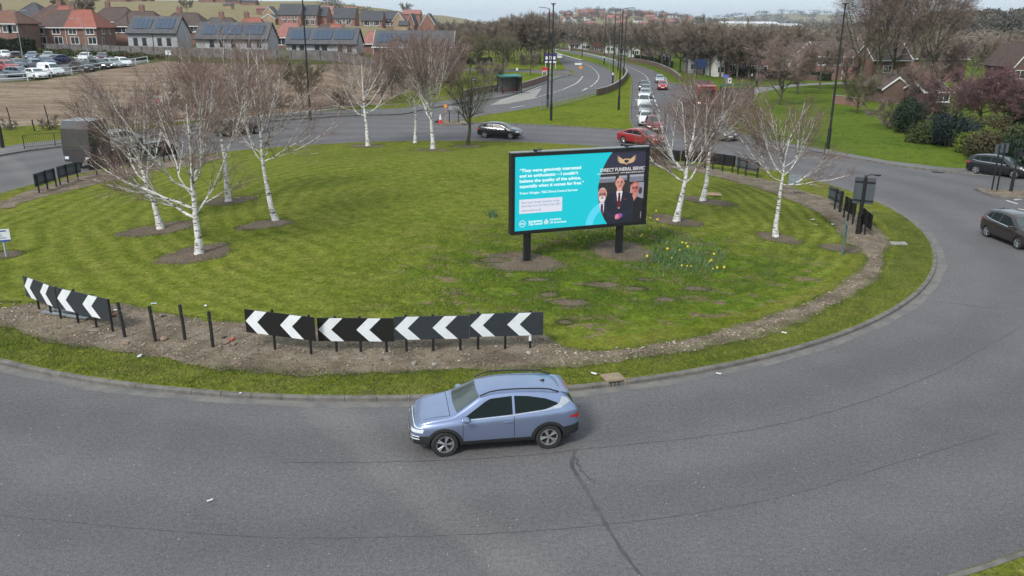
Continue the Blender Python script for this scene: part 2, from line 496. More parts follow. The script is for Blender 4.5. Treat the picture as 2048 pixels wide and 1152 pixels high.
# the median is what lies between the two carriageways: build the road as separate lobes
RP_left = sKL + P0([(1150, 149), (1150, 143)]) + sKL2 + sKM + P0([(900, 262), (700, 300), (300, 330), (-140, 372)])
RP_right = [sKN[-1]] + sKN[::-1] + sKR + EAST + [(26, 40), (24, 48), (22, 58), (17, 68), (12, 74)]
RP_ring = arc(ICX, ICY, 37.7, 0, 360)
MEDIAN_CUT = NOSE + P0([(961, 233), (1016, 225), (1074, 215), (1133, 201), (1191, 186), (1263, 182), (1262, 221)])
RP_ringback = P0([(1268, 262), (1239, 261), (1113, 253), (1010, 248.5), (949, 247), (925, 251), (885, 251.5), (868, 247), (700, 262), (500, 290), (700, 300), (1200, 300), (1500, 300), (1446, 268)])
SIDE = P0([(1134, 153), (1121, 151.5), (1085, 147.5), (1025, 144.5), (960, 143), (880, 143), (880, 137), (960, 137.5), (1025, 139.5), (1085, 140.5), (1111, 141.5), (1133, 140), (1146, 146)])
SPLIT_E = smooth_line(P0([(1947, 379), (1965, 387), (1988, 396), (2020, 398.5), (2060, 400), (2200, 402), (2200, 386), (2060, 384.5), (1994, 381.5), (1960, 378)]), 1.0, True)
SPLIT_S = P0([(1111, 143.2), (1166, 150.2), (1168, 152), (1150, 151.2), (1111, 145.2)])
PAVE_L = sKL + P0([(1116, 151), (1084, 158), (1020, 172), (975, 183), (917, 198), (850, 212), (802, 225), (721, 232), (625, 241), (450, 256), (310, 269), (160, 282), (60, 290), (0, 299), (-140, 322)])
PAVE_R = sKR[len(sKR) * 2 // 3:] + P0([(2047, 346), (1891, 338), (1773, 324), (1655, 302), (1540, 282), (1460, 262), (1452, 240), (1448, 215), (1452, 200), (1430, 184)])
PATH_R = smooth_line(P0([(1450, 205), (1483, 191), (1495, 180), (1510, 176), (1530, 175), (1560, 171.5), (1640, 167), (1700, 166), (1700, 169), (1640, 170.5), (1574, 176.5), (1523, 186), (1501, 193), (1460, 212)]), 1.5, True)
FIELD = PZ([(-160, 262), (0, 257), (60, 253), (160, 251), (300, 247), (450, 240), (622, 225), (700, 217), (760, 210), (790, 194), (830, 181), (862, 160), (868, 140), (800, 133), (700, 131), (560, 131), (430, 128), (330, 124), (262, 134), (75, 164), (-60, 170), (-160, 172)])
CARPARK = PZ([(-160, 170), (0, 165), (75, 160), (140, 150), (262, 131), (300, 124), (290, 117), (200, 113), (136, 117), (0, 106), (-160, 100)])

ground_pts = []
def box_grid(x0, x1, y0, y1, s, hole=None, jit=.18):
    r_ = random.Random(5)
    for i in range(int((x1 - x0) / s) + 1):
        for j in range(int((y1 - y0) / s) + 1):
            x = x0 + i * s + r_.uniform(-jit, jit) * s; y = y0 + j * s + r_.uniform(-jit, jit) * s
            if hole and hole[0] < x < hole[1] and hole[2] < y < hole[3]: continue
            if math.hypot(x - ICX, y - ICY) < IR + .8: continue
            ground_pts.append((x, y))
box_grid(-66, 66, -6, 126, 3.0)
box_grid(-170, 170, -30, 350, 8.0, (-67, 67, -7, 127))
box_grid(-1000, 1040, -120, 1800, 45.0, (-172, 172, -32, 352))
box_grid(-6500, 7000, -800, 9000, 270.0, (-1010, 1050, -130, 1810))
cons = []
def addc(pl, closed=True):
    o = len(ground_pts); ground_pts.extend([tuple(p[:2]) for p in pl])
    n = len(pl)
    for i in range(n if closed else n - 1): cons.append((o + i, o + (i + 1) % n))
ISL = arc(ICX, ICY, IR, 0, 360, .8)[:-1]
addc(ISL)
addc(RP_ring[:-1])
for pl in (RP_left, RP_right, RP_ringback, SIDE, SPLIT_E, SPLIT_S, PAVE_L, PAVE_R, PATH_R, FIELD, CARPARK, NOSE + P0([(961, 233)])): addc(pl)
NOSEP = P0([(868, 247), (885, 243), (915, 241), (932, 245), (945, 248), (925, 251), (885, 251.5)])
addc(NOSEP)
res = delaunay_2d_cdt([Vector(p) for p in ground_pts], cons, [], 0, 0.02)
V2 = np.array([(p.x, p.y) for p in res[0]]); TR = [tuple(f) for f in res[2]]
cen = np.array([V2[list(f)].mean(axis=0) for f in TR]); cx_, cy_ = cen[:, 0], cen[:, 1]
zone = np.full(len(TR), 'grass', dtype=object)
zone[(cx_ < -25) & (cy_ > 195)] = 'hill_grass'
zone[(cy_ > 900)] = 'hill_grass'
bank = (cx_ < -20) & (cy_ > 100) & (cy_ <= 195)
zone[bank] = 'bank'
zone[(cx_ > -2) & (cx_ < 24) & (cy_ > 84) & (cy_ < 370)] = 'median'
zone[(cx_ > 24) & (cy_ > 40) & (cy_ < 900)] = 'park_grass'
zone[pip(FIELD, cx_, cy_)] = 'waste_field'
zone[pip(PAVE_L, cx_, cy_)] = 'pavement'
zone[pip(PAVE_R, cx_, cy_)] = 'pavement'
zone[pip(PATH_R, cx_, cy_)] = 'path'
zone[pip(CARPARK, cx_, cy_)] = 'car_park'
med = pip(NOSE + sKN[::-1] + sKM, cx_, cy_)
rd = (pip(RP_left, cx_, cy_) | pip(RP_right, cx_, cy_) | ((np.hypot(cx_ - ICX, cy_ - ICY) < 37.7) & (cy_ < 70)) | pip(RP_ringback, cx_, cy_)) 
zone[rd] = 'road'
zone[pip(SIDE, cx_, cy_)] = 'road'
zone[pip(SPLIT_E, cx_, cy_)] = 'traffic_splitter'
zone[pip(SPLIT_S, cx_, cy_)] = 'traffic_splitter'
zone[pip(NOSEP, cx_, cy_)] = 'traffic_splitter'
zone[np.hypot(cx_ - ICX, cy_ - ICY) < IR - .01] = 'hole'
ZH = {'road': 0.0, 'car_park': 0.02, 'path': .12, 'pavement': .12, 'waste_field': .13, 'traffic_splitter': .12}
hv = hz(V2[:, 0], V2[:, 1])
rough = np.array([math.sin(x * .9 + y * .37) * math.sin(y * .71 - x * .2) for x, y in V2]) * .05
ZM = {'grass': ('grass_verge', 'verge'), 'hill_grass': ('hillside', 'hill'), 'bank': ('grass_bank', 'bank'), 'median': ('grass_median', 'median'), 'park_grass': ('park_lawn', 'park'),
      'waste_field': ('waste_field', 'field'), 'pavement': ('pavement', 'pave'), 'path': ('footpath', 'path'), 'car_park': ('car_park', 'road2'), 'road': ('road', 'road'), 'traffic_splitter': ('splitter_island', 'gravel')}
for zn, (nm, mk) in ZM.items():
    idx = [i for i in range(len(TR)) if zone[i] == zn]
    if not idx: continue
    used = sorted({q for i in idx for q in TR[i]}); mp_ = {q: k for k, q in enumerate(used)}
    off = ZH.get(zn, .12)
    vs = [(V2[q][0], V2[q][1], hv[q] + off + (rough[q] if zn in ('waste_field', 'hill_grass', 'bank') else 0)) for q in used]
    o = np_obj(nm, vs, [[mp_[q] for q in TR[i]] for i in idx], M[mk], smooth=True)
    struct(o)
# kerbs wherever road meets raised ground
edge_z = {}
for i, f in enumerate(TR):
    for a in range(3):
        e = (f[a], f[(a + 1) % 3]); edge_z.setdefault(tuple(sorted(e)), []).append((i, e))
kv = {}; ke = []
for key, l in edge_z.items():
    if len(l) != 2: continue
    for (i, e), (j, _) in ((l[0], l[1]), (l[1], l[0])):
        if zone[i] == 'road' and zone[j] not in ('road', 'hole'):
            a, b = V2[e[0]], V2[e[1]]
            d = b - a; L_ = np.hypot(*d)
            if L_ < .03 or a[1] > 260: continue
            nrm = np.array([d[1], -d[0]]) / L_     # to the right of the edge = away from the road
            ke.append(e)
            for q in e: kv.setdefault(q, []).append(nrm)
kmb = MB()
for a, b in ke:
    qs = []
    for q in (a, b):
        n_ = np.mean(kv[q], axis=0); n_ = n_ / max(.4, np.hypot(*n_)); p = V2[q]; z = hv[q]
        i_ = p - n_ * .002; o_ = p + n_ * .15
        qs.append([(i_[0], i_[1], z - .03), (i_[0] + n_[0] * .02, i_[1] + n_[1] * .02, z + .125), (o_[0], o_[1], z + .137), (o_[0], o_[1], z - .03)])
    kmb.add(qs[0] + qs[1], [(0, 1, 5, 4), (1, 2, 6, 5), (2, 3, 7, 6)])
struct(kmb.build('kerb', M['kerb'], fixn=False))

# ---------------------------------------------------------------- traffic island
def polar_sheet(name, r0, r1, mat, off=0.0, nr=24, na=360, edge=None, hf=hisl):
    vs, fs = [], []
    for i in range(nr + 1):
        for k in range(na):
            a = 2 * PI * k / na
            ra, rb = (edge(a) if edge else (r0, r1))
            r_ = ra + (rb - ra) * i / nr
            x, y = ICX + r_ * math.cos(a), ICY + r_ * math.sin(a)
            vs.append((x, y, float(hf(x, y)) + off))
    for i in range(nr):
        for k in range(na):
            fs.append((i * na + k, i * na + (k + 1) % na, (i + 1) * na + (k + 1) % na, (i + 1) * na + k))
    return struct(np_obj(name, vs, fs, mat, smooth=True))
isl = polar_sheet('island_lawn', 0.02, 24.0, M['lawn'], nr=40)
polar_sheet('island_verge', 24.0, IR - .16, M['verge'], nr=6)
# kerb stones of the island: each stone about 0.9 m with a thin joint
kb = MB(); nst = 188
for k in range(nst):
    a0 = 2 * PI * k / nst; a1 = 2 * PI * (k + .985) / nst
    j = random.Random(k).uniform(-.006, .006)
    def pt(a, r_, z): return (ICX + r_ * math.cos(a), ICY + r_ * math.sin(a), z)
    r0, r1 = IR - .16, IR + j
    vs = [pt(a, r_, z) for a in (a0, a1) for r_, z in ((r0, -.03), (r0, .128 + j), (r1 - .03, .126 + j), (r1, .10 + j), (r1, -.03))]
    kb.add(vs, [(0, 1, 6, 5), (1, 2, 7, 6), (2, 3, 8, 7), (3, 4, 9, 8), (0, 4, 3, 2, 1), (5, 6, 7, 8, 9)])
struct(kb.build('kerb', M['kerb']))
def flat_ring(name, r0, r1, mat, z, a0=0, a1=360, wob=0.0):
    na = int((a1 - a0) * 1.5); vs = []
    rr_ = random.Random(3)
    for k in range(na + 1):
        a = R(a0 + (a1 - a0) * k / na); w1 = wob * (math.sin(a * 23) + math.sin(a * 51 + 1) + rr_.uniform(-.6, .6))
        vs += [(ICX + r0 * math.cos(a), ICY + r0 * math.sin(a), z), (ICX + (r1 + w1) * math.cos(a), ICY + (r1 + w1) * math.sin(a), z)]
    return struct(np_obj(name, vs, [(2 * k, 2 * k + 1, 2 * k + 3, 2 * k + 2) for k in range(na)], mat))
flat_ring('kerb_channel', IR, IR + .38, M['chan'], .004, wob=.03)

# gravel strip the chevron boards stand in: measured inner and outer edges in the photo
GI = [(-80, 600), (0, 604), (60, 606), (220, 608), (330, 628), (420, 640), (500, 646), (640, 652), (800, 656), (960, 660), (1090, 668), (1110, 688), (1160, 702), (1230, 700), (1310, 688), (1420, 668), (1500, 645), (1580, 618), (1650, 588), (1700, 556), (1730, 528), (1728, 512), (1700, 496), (1690, 478), (1665, 450), (1640, 430), (1600, 408), (1560, 392), (1500, 372), (1440, 356), (1370, 341), (1310, 333), (1240, 326)]
GO = [(-80, 640), (0, 652), (60, 672), (140, 690), (230, 702), (330, 722), (420, 736), (520, 745), (640, 750), (760, 748), (900, 742), (1000, 740), (1060, 738), (1150, 733), (1230, 724), (1330, 712), (1430, 695), (1520, 672), (1600, 645), (1680, 606), (1730, 574), (1765, 540), (1770, 505), (1782, 488), (1768, 470), (1750, 452), (1735, 440), (1650, 395), (1600, 380), (1560, 366), (1480, 350), (1400, 332), (1320, 320), (1240, 312)]
def strip_sheet(name, A, B, mat, off, n=260, m=7, wob=.16, seed=1):
    def rs(Pp):
        w_ = smooth_line([gz(*p)[:2] for p in Pp], .3); w_ = np.array(w_); d = np.r_[0, np.cumsum(np.hypot(*np.diff(w_, axis=0).T))]
        t = np.linspace(0, d[-1], n); return np.c_[np.interp(t, d, w_[:, 0]), np.interp(t, d, w_[:, 1])]
    # match both edges by angle round the island
    a, b = rs(A), rs(B); rr_ = random.Random(seed)
    def byang(q):
        an = np.unwrap(np.arctan2(q[:, 1] - ICY, q[:, 0] - ICX)); rd_ = np.hypot(q[:, 0] - ICX, q[:, 1] - ICY); o = np.argsort(an); return an[o], rd_[o]
    aa, ar = byang(a); ba, br = byang(b)
    lo, hi = max(aa[0], ba[0]), min(aa[-1], ba[-1]); th = np.linspace(lo, hi, n)
    ri = np.interp(th, aa, ar); ro = np.interp(th, ba, br)
    def fn(k, s): return sum(math.sin(k * f * .11 + s * f) * w_ for f, w_ in ((1, .5), (2.7, .35), (6.1, .3), (13, .2)))
    vs = []
    for k in range(n):
        i_ = ri[k] + wob * fn(k, 1) + rr_.uniform(-.06, .06); o_ = ro[k] + wob * fn(k, 4) + rr_.uniform(-.06, .06)
        if k in (0, n - 1): i_ = o_ = (i_ + o_) / 2
        for q in range(m + 1):
            r_ = i_ + (o_ - i_) * q / m; x, y = ICX + r_ * math.cos(th[k]), ICY + r_ * math.sin(th[k])
            vs.append((x, y, float(hisl(x, y)) + off))
    fs = [(k * (m + 1) + q, k * (m + 1) + q + 1, (k + 1) * (m + 1) + q + 1, (k + 1) * (m + 1) + q) for k in range(n - 1) for q in range(m)]
    return struct(np_obj(name, vs, fs, mat, smooth=True))
strip_sheet('gravel_strip', GI, GO, M['gravel'], .018, n=520)
GI2 = [(-60, 460), (0, 428), (30, 412), (60, 402), (120, 386), (180, 372), (240, 358), (300, 344), (360, 332), (420, 322), (470, 315)]
GO2 = [(-60, 420), (0, 404), (30, 392), (60, 382), (120, 362), (170, 350), (230, 338), (290, 328), (350, 318), (410, 311), (460, 306)]
strip_sheet('gravel_strip', GI2, GO2, M['gravel'], .018, n=200, seed=4)

PATCHES = []
def patch(name, px, py, rx, ry, mat, rot=0.0, seed=0, off=.02, hf=None, n=48, wob=.18):
    """bare patch with an uneven edge, laid on the ground; rx, ry in metres"""
    x0, y0, _ = gz(px, py); rr_ = random.Random(seed); PATCHES.append((x0, y0, rx, ry, rot))
    ph = [rr_.uniform(0, 6.28) for _ in range(5)]
    rings = 6; vs = [(x0, y0, hground(x0, y0) + off)]
    for i in range(1, rings + 1):
        for k in range(n):
            a = 2 * PI * k / n
            w_ = 1 + wob * (.6 * math.sin(2 * a + ph[0]) + .5 * math.sin(3 * a + ph[1]) + .3 * math.sin(7 * a + ph[2]) + .25 * math.sin(13 * a + ph[3])) + rr_.uniform(-.035, .035)
            u, v_ = rx * w_ * math.cos(a) * i / rings, ry * w_ * math.sin(a) * i / rings
            x, y = x0 + u * math.cos(rot) - v_ * math.sin(rot), y0 + u * math.sin(rot) + v_ * math.cos(rot)
            vs.append((x, y, hground(x, y) + off + (0 if i < rings else -.012)))
    fs = [(0, 1 + k, 1 + (k + 1) % n, 1 + (k + 1) % n) for k in range(n)]
    mb_ = MB(); mb_.v = vs
    mb_.f = [(0, 1 + k, 1 + (k + 1) % n) for k in range(n)] + [(1 + (i - 1) * n + k, 1 + i * n + k, 1 + i * n + (k + 1) % n, 1 + (i - 1) * n + (k + 1) % n) for i in range(1, rings) for k in range(n)]
    mb_.m = [0] * len(mb_.f)
    return struct(mb_.build(name, mat, smooth=80))
for i, (px, py, rx, ry, ro) in enumerate([
    (392, 508, 1.75, 1.15, .5), (318, 458, 1.75, 1.2, .35), (455, 402, 1.5, 1.0, .1), (530, 449, 1.3, .85, .45), (734, 292, 1.5, 1.0, 0), (866, 300, 1.8, 1.0, 0), (936, 293, 1.5, .8, 0),
    (1350, 441, 1.35, 1.05, -.45), (1412, 402, 1.6, 1.05, -.45), (1556, 476, 1.15, .9, -.6), (1048, 524, 1.75, 1.25, .1), (1246, 502, 1.45, 1.5, -.2), (1680, 497, .95, .8, -.3), (10, 510, .75, .7, 0)]):
    patch('soil_patch', px, py, rx, ry, M['soil'], ro, i)
for i, (px, py, rx, ry) in enumerate([(1205, 570, .75, .38), (1270, 578, .5, .25), (1140, 606, .8, .4), (1098, 590, .4, .3), (1395, 578, .6, .3), (1075, 560, .6, .2), (1330, 600, .5, .25), (1130, 645, .3, .25), (1290, 560, .4, .2), (985, 521, .7, .35)]):
    patch('worn_turf', px, py, rx, ry, M['soil'], .1, 40 + i, wob=.5, off=.016)

# ---------------------------------------------------------------- road markings, seams, bus bay
def ribbon(name, pts, wd, mat, z=.006, dash=None, jit=0.0, step=.6, seed=0, kind=True):
    w_ = np.array(smooth_line([p[:2] for p in pts], step)); rr_ = random.Random(seed)
    if jit: w_ = w_ + np.array([[rr_.uniform(-jit, jit), rr_.uniform(-jit, jit)] for _ in w_])
    d = np.r_[0, np.cumsum(np.hypot(*np.diff(w_, axis=0).T))]
    segs = [(0, d[-1])] if not dash else [(s, s + dash[0]) for s in np.arange(0, d[-1] - dash[0], dash[0] + dash[1])]
    mb_ = MB()
    for s0, s1 in segs:
        ts = [s0] + [t for t in d if s0 < t < s1] + [s1]
        pts2 = [np.array([np.interp(t, d, w_[:, 0]), np.interp(t, d, w_[:, 1])]) for t in ts]
        vs = []
        for i, p in enumerate(pts2):
            t_ = pts2[min(i + 1, len(pts2) - 1)] - pts2[max(i - 1, 0)]; t_ = t_ / (np.hypot(*t_) + 1e-9); n_ = np.array([-t_[1], t_[0]])
            ww = wd / 2 * (1 + (rr_.uniform(-.5, .5) if jit else 0))
            a, b = p + n_ * ww, p - n_ * ww
            vs += [(a[0], a[1], z), (b[0], b[1], z)]
        mb_.add(vs, [(2 * i, 2 * i + 1, 2 * i + 3, 2 * i + 2) for i in range(len(ts) - 1)])
    return struct(mb_.build(name, mat, fixn=False))
BAY = P0([(1084, 176), (1074, 190), (1068, 197), (1035, 203.5), (1008, 208.5), (980, 210), (1000, 200), (1030, 192), (1060, 182)])
mb = MB(); mb.add([(x, y, .005) for x, y in BAY], [tuple(range(len(BAY)))]); struct(mb.build('bus_bay', M['conc'], fixn=False))
ribbon('road_marking', P0([(1166, 152), (1155, 165), (1135, 175), (1110, 184), (1085, 191), (1065, 198)]), .16, M['paint'], .009, (2, .9))
ribbon('road_marking', P0([(1166, 152), (1158, 162), (1148, 169), (1128, 178)]), .2, M['paint'], .013)
ribbon('road_marking', P0([(1118, 114), (1140, 119), (1165, 126), (1185, 136), (1197, 150), (1195, 160), (1183, 172), (1160, 182)]), .22, M['paint'], .009, (4, 3))
ribbon('road_marking', P0([(1195, 162), (1183, 172), (1168, 180), (1152, 187)]), .14, M['paint'], .013, (6, 4))
ribbon('road_marking', P0([(1050, 211), (1021, 216)]), .18, M['paint'], .009)
ribbon('road_marking', P0([(1119, 102.5), (1170, 109), (1225, 122), (1250, 131), (1285, 147), (1298, 163), (1304, 185), (1315, 214), (1322, 232)]), .2, M['paint'], .009, (4, 3))
ribbon('road_marking', P0([(1336, 169), (1325, 150), (1300, 140)]), .12, M['paint'], .009)
ribbon('road_marking', P0([(1000, 201.5), (1040, 188), (1084, 172)]), .14, M['paint'], .009)
for a in ([(2013, 401), (2035, 408)], [(2028, 400), (2052, 398.5)], [(2036, 418), (2050, 420)], [(1990, 383.5), (2060, 386)]):
    p = P0(a); ribbon('road_marking', p, .18, M['paint'], .009)
ribbon('road_marking', P0([(1884, 343), (2047, 357), (2200, 366)]), .1, M['paint'], .009, (9, .5))
ribbon('road_seam', P0([(560, 925), (800, 924), (950, 918), (1120, 905), (1145, 900), (1300, 885), (1500, 860), (1690, 815), (1860, 752), (1960, 700), (2040, 655)]), .022, M['seam'], .006, jit=.024, step=.14, seed=2)
ribbon('road_seam', P0([(1150, 900), (1145, 935), (1170, 975), (1203, 1035), (1250, 1110), (1290, 1160), (1310, 1190)]), .075, M['seam'], .010, jit=.012, step=.2, seed=3)
ribbon('road_seam', P0([(1150, 905), (1162, 940), (1190, 965)]), .03, M['seam'], .014, jit=.05, step=.1, seed=9)
ribbon('road_seam', P0([(-60, 1024), (200, 1050), (500, 1073), (760, 1075), (1000, 1066), (1205, 1050), (1400, 1025), (1600, 985), (1780, 930), (2000, 865)]), .015, M['seam'], .006, jit=.012, step=.25, seed=4)
ribbon('road_seam', P0([(1880, 604), (1930, 610), (1990, 617)]), .03, M['seam'], .006, jit=.02, step=.2, seed=6)
# ---------------------------------------------------------------- billboard on the island
M['black'] = simple('black_metal', (.012, .012, .014), .45, var=.3)
M['blackrough'] = simple('weathered_black_post', (.16, .16, .16), .7, c2=(.016, .016, .017), lo=.64, hi=.68, scale=9)
M['slate'] = simple('slate_face', (.028, .034, .042), .45, var=.1)
M['jet'] = simple('jet_face', (.010, .010, .011), .4, var=.1)
M['wht'] = simple('white_sheeting', (.66, .69, .71), .5, var=.06, scale=3)
M['greyback'] = simple('grey_sign_back', (.060, .072, .085), .55, var=.15)
M['steel'] = simple('galvanised_steel', (.30, .32, .33), .45, metal=.6, var=.2)
M['steel2'] = simple('green_grey_steel', (.12, .17, .165), .5, metal=.2, var=.2)

def text_mesh(name, body, size, mat, parent, loc, bold=0.0, sx=1.0, align='LEFT', spacing=1.0):
    """flat lettering in the parent's local XZ plane"""
    cu = bpy.data.curves.new(name, 'FONT'); cu.body = body; cu.size = size; cu.offset = bold; cu.align_x = align; cu.space_character = spacing
    cu.resolution_u = 3
    t = bpy.data.objects.new(name, cu); COL.objects.link(t)
    dg = bpy.context.evaluated_depsgraph_get()
    me = bpy.data.meshes.new_from_object(t.evaluated_get(dg)); bpy.data.objects.remove(t); bpy.data.curves.remove(cu)
    me.materials.clear(); me.materials.append(mat)
    for v in me.vertices: x, y = v.co.x, v.co.y; v.co = (x * sx, 0, y)
    o = bpy.data.objects.new(name, me); COL.objects.link(o); o.parent = parent; o.location = loc
    return o

BW, BH = 6.48, 3.46
pl = gz(1056, 522); pr = gz(1240, 506)
bang = math.atan2(pr[1] - pl[1], pr[0] - pl[0]); pd = math.hypot(pr[0] - pl[0], pr[1] - pl[1])
bb = thing('digital_billboard', 'large black framed digital billboard lit with a turquoise advert on two black posts', 'billboard', (pl[0], pl[1], pl[2]), bang)
BX0 = -0.80; BZ0 = 1.22 + .0
zr = pr[2] - pl[2]
for x, z in ((0, 0), (pd, zr)):
    m = MB(); m.box((x, .10, (BZ0 + z) / 2 + .1), (.27, .14, BZ0 - z + .4)); m.box((x, .25, (BZ0 + z) / 2 + .1), (.24, .06, BZ0 - z + .36)); m.box((x, .18, (BZ0 + z) / 2 + .1), (.06, .12, BZ0 - z + .36)); m.box((x, .17, z + .03), (.42, .42, .04))
    m.build('post', M['black'], bb)
fr = 0.15
m = MB()
m.box((BX0 + BW / 2, .16, BZ0 + BH / 2), (BW, .30, BH))
cab = m.build('cabinet', M['black'], bb)
m = MB(); z0, z1 = BZ0, BZ0 + BH
m.box((BX0 + BW / 2, -.02, z0 + fr / 2), (BW + .02, .08, fr)); m.box((BX0 + BW / 2, -.02, z1 - fr / 2 + .005), (BW + .02, .08, fr))
m.box((BX0 + fr / 2, -.021, (z0 + z1) / 2), (fr, .076, BH - 2 * fr)); m.box((BX0 + BW - fr / 2, -.021, (z0 + z1) / 2), (fr, .076, BH - 2 * fr))
m.build('frame', M['black'], bb)
m = MB(); m.box((BX0 + BW / 2, .16, z1 + .02), (BW + .03, .34, .03)); m.build('top_flashing', M['steel'], bb)
for x in (BX0 + 1.1, BX0 + BW - 1.1):
    m = MB(); m.box((x, .1, z1 + .08), (.12, .12, .11)); m.box((x + .05, -.05, z1 + .12), (.28, .2, .05)); m.build('lamp', M['black'], bb)

# the picture on the screen, painted face by face on a fine grid (a real lit LED panel is a grid of pixels)
SX0, SX1, SZ0, SZ1 = BX0 + fr, BX0 + BW - fr, z0 + fr, z1 - fr
SW, SH = SX1 - SX0, SZ1 - SZ0
NU, NV = 560, 286
uu, vv = np.meshgrid((np.arange(NU) + .5) / NU, (np.arange(NV) + .5) / NV)   # v up from bottom
asp = SW / SH
X = uu * asp; Y = vv
img = np.zeros((NV, NU, 3)); img[:] = (0.0, .60, .70)
def lin(r, g, b): return tuple(((c / 255) / 12.92 if c <= 10 else (((c / 255) + .055) / 1.055) ** 2.4) for c in (r, g, b))
def paint(mask, col, soft=None):
    c = np.array(lin(*col)); a = mask.astype(float)[..., None]
    img[:] = img * (1 - a) + c * a
def el(cx, cy, rx, ry, rot=0):
    dx, dy = X - cx, Y - cy; c, s = math.cos(rot), math.sin(rot)
    return np.clip((1 - np.sqrt(((dx * c + dy * s) / rx) ** 2 + ((-dx * s + dy * c) / ry) ** 2)) * min(rx, ry) * NV * .8 + .5, 0, 1)
def po(pts): return pip(pts, X, Y).astype(float)
# axes: u measured on the photo 0..1 across the lit area, v 0..1 upward
A = asp
paint(np.ones_like(X), (0, 205, 220))
# pale ring sector behind the photo disc
rd_ = np.hypot(X - .80 * A, Y - .0)
cxd, cyd, rdd = 1.035 * A, .475, .405 * A
paint(((np.hypot(X - .725 * A, Y + .02) < .36) & (np.hypot(X - .725 * A, Y + .02) > .25) & (X < .725 * A)), (90, 222, 250))
disc = np.hypot(X - cxd, (Y - cyd) * 1.0) < rdd
dark_bg = disc
paint(dark_bg, (44, 40, 42))
keep = img.copy()
paint((Y > .79) & disc, (44, 42, 66))
paint((Y > .755) & (Y <= .79) & disc, (58, 54, 62))
paint((Y > .70) & (Y <= .755) & disc, (52, 50, 52))
for a, b, c_, d in ((.62, .765, .585, .665), (.79, .855, .60, .67), (.876, .99, .575, .675)):
    paint((X > a * A) & (X < b * A) & (Y > c_) & (Y < d), (120, 124, 140)); paint((X > a * A) & (X < b * A) & (Y > d - .03) & (Y < d - .005), (165, 170, 182))
for q in (.60, .70, .77, .86, .93):
    paint((X > q * A) & (X < (q + .004) * A) & (Y < .57), (62, 56, 58))
paint((Y > .10) & (Y < .56) & (X > .60 * A) & (np.sin(Y * 90) > .94), (54, 50, 52))
paint((X > .945 * A) & (X < .995 * A) & (Y > .33) & (Y < .56), (150, 150, 165)); paint(el(.968 * A, .44, .03, .05), (60, 55, 62))
# three suited people in the poster photo
def man(cx, head, hw, sh, body, suit, skin, shirt, tie=None, hair=None, beard=None, glasses=False, top=None):
    hx = cx * A
    paint(po([((cx - sh) * A, 0), ((cx - sh) * A, body - .13), ((cx - sh * .82) * A, body - .035), (hx - hw * .8, body), (hx + hw * .8, body), ((cx + sh * .82) * A, body - .035), ((cx + sh) * A, body - .13), ((cx + sh) * A, 0)]), suit)
    paint(el(hx, head - .085, hw * .62, .06), skin)
    if shirt: paint(po([(hx - hw * .75, body + .005), (hx + hw * .75, body + .005), (hx + hw * .15, body - .24), (hx - hw * .15, body - .24)]), shirt)
    if tie: paint(po([(hx - .016, body - .015), (hx + .016, body - .015), (hx + .026, body - .2), (hx, body - .235), (hx - .026, body - .2)]), tie)
    if hair: paint(el(hx, head + .012, hw * 1.08, .088), hair)
    paint(el(hx, head, hw, .08), skin)
    paint(el(hx + hw * .45, head - .005, hw * .45, .05), tuple(int(c * .86) for c in skin))
    paint(el(hx - hw * .35, head + .03, hw * .5, .03), tuple(min(255, int(c * 1.08)) for c in skin))
    if beard: paint(el(hx, head - .055, hw * .82, .048), beard)
    for s in (-1, 1):
        paint(el(hx + s * hw * .42, head + .008, .012, .008), (70, 50, 50))
        paint((np.abs(X - hx - s * hw * .42) < .02) & (np.abs(Y - head - .024) < .004), tuple(int(c * .6) for c in skin))
        paint(el(hx + s * hw * 1.02, head - .002, .010, .02), tuple(int(c * .85) for c in skin))
        if glasses: paint((np.abs(np.hypot(X - hx - s * hw * .42, (Y - head - .006) * 1.4) - .022) < .004), (60, 45, 55))
    paint(el(hx, head - .018, .010, .016), tuple(int(c * .88) for c in skin))
    paint(el(hx, head - .043, hw * .42, .009), (165, 80, 85))
man(.925, .475, .058, .085, .355, (22, 19, 24), (205, 130, 118), None, hair=(176, 84, 66), glasses=True)
paint(po([(.925 * A - .045, .37), (.925 * A + .028, .37), (.925 * A - .05, .22)]), (212, 140, 128))
paint(po([(.885 * A, .5), (.893 * A, .55), (.90 * A, .43), (.897 * A, .38), (.885 * A, .40)]), (190, 150, 140))
man(.665, .415, .062, .085, .30, (26, 22, 26), (214, 150, 140), (205, 222, 240), (112, 22, 40), hair=(205, 195, 195), beard=(226, 220, 220), glasses=True)
paint(el(.665 * A, .47, .058, .028), (206, 140, 128))
man(.80, .565, .064, .118, .445, (24, 28, 44), (218, 156, 142), (232, 234, 240), (100, 16, 30))
for s in (-1, 1):   # lapels, arms
    paint(po([(.80 * A + s * .05, .44), (.80 * A + s * .095, .36), (.80 * A + s * .012, .19), (.80 * A + s * .03, .25)]), (34, 38, 56))
    paint(po([((.80 + s * .112) * A, .32), ((.80 + s * .118) * A, .22), ((.80 + s * .10) * A, .12), ((.80 + s * .02) * A, .07), ((.80 + s * .02) * A, .115), ((.80 + s * .085) * A, .17)]), (32, 36, 56))
paint(el(.80 * A + .10, .33, .022, .008), (120, 20, 40))
paint(el(.80 * A - .012, .095, .042, .034), (226, 130, 148)); paint(el(.80 * A + .03, .105, .030, .032, .4), (150, 80, 175)); paint(el(.80 * A - .03, .078, .022, .024), (236, 150, 160))
for k in range(4): paint(el(.80 * A - .03 + k * .014, .072 - .001 * k, .004, .018), (200, 100, 120))
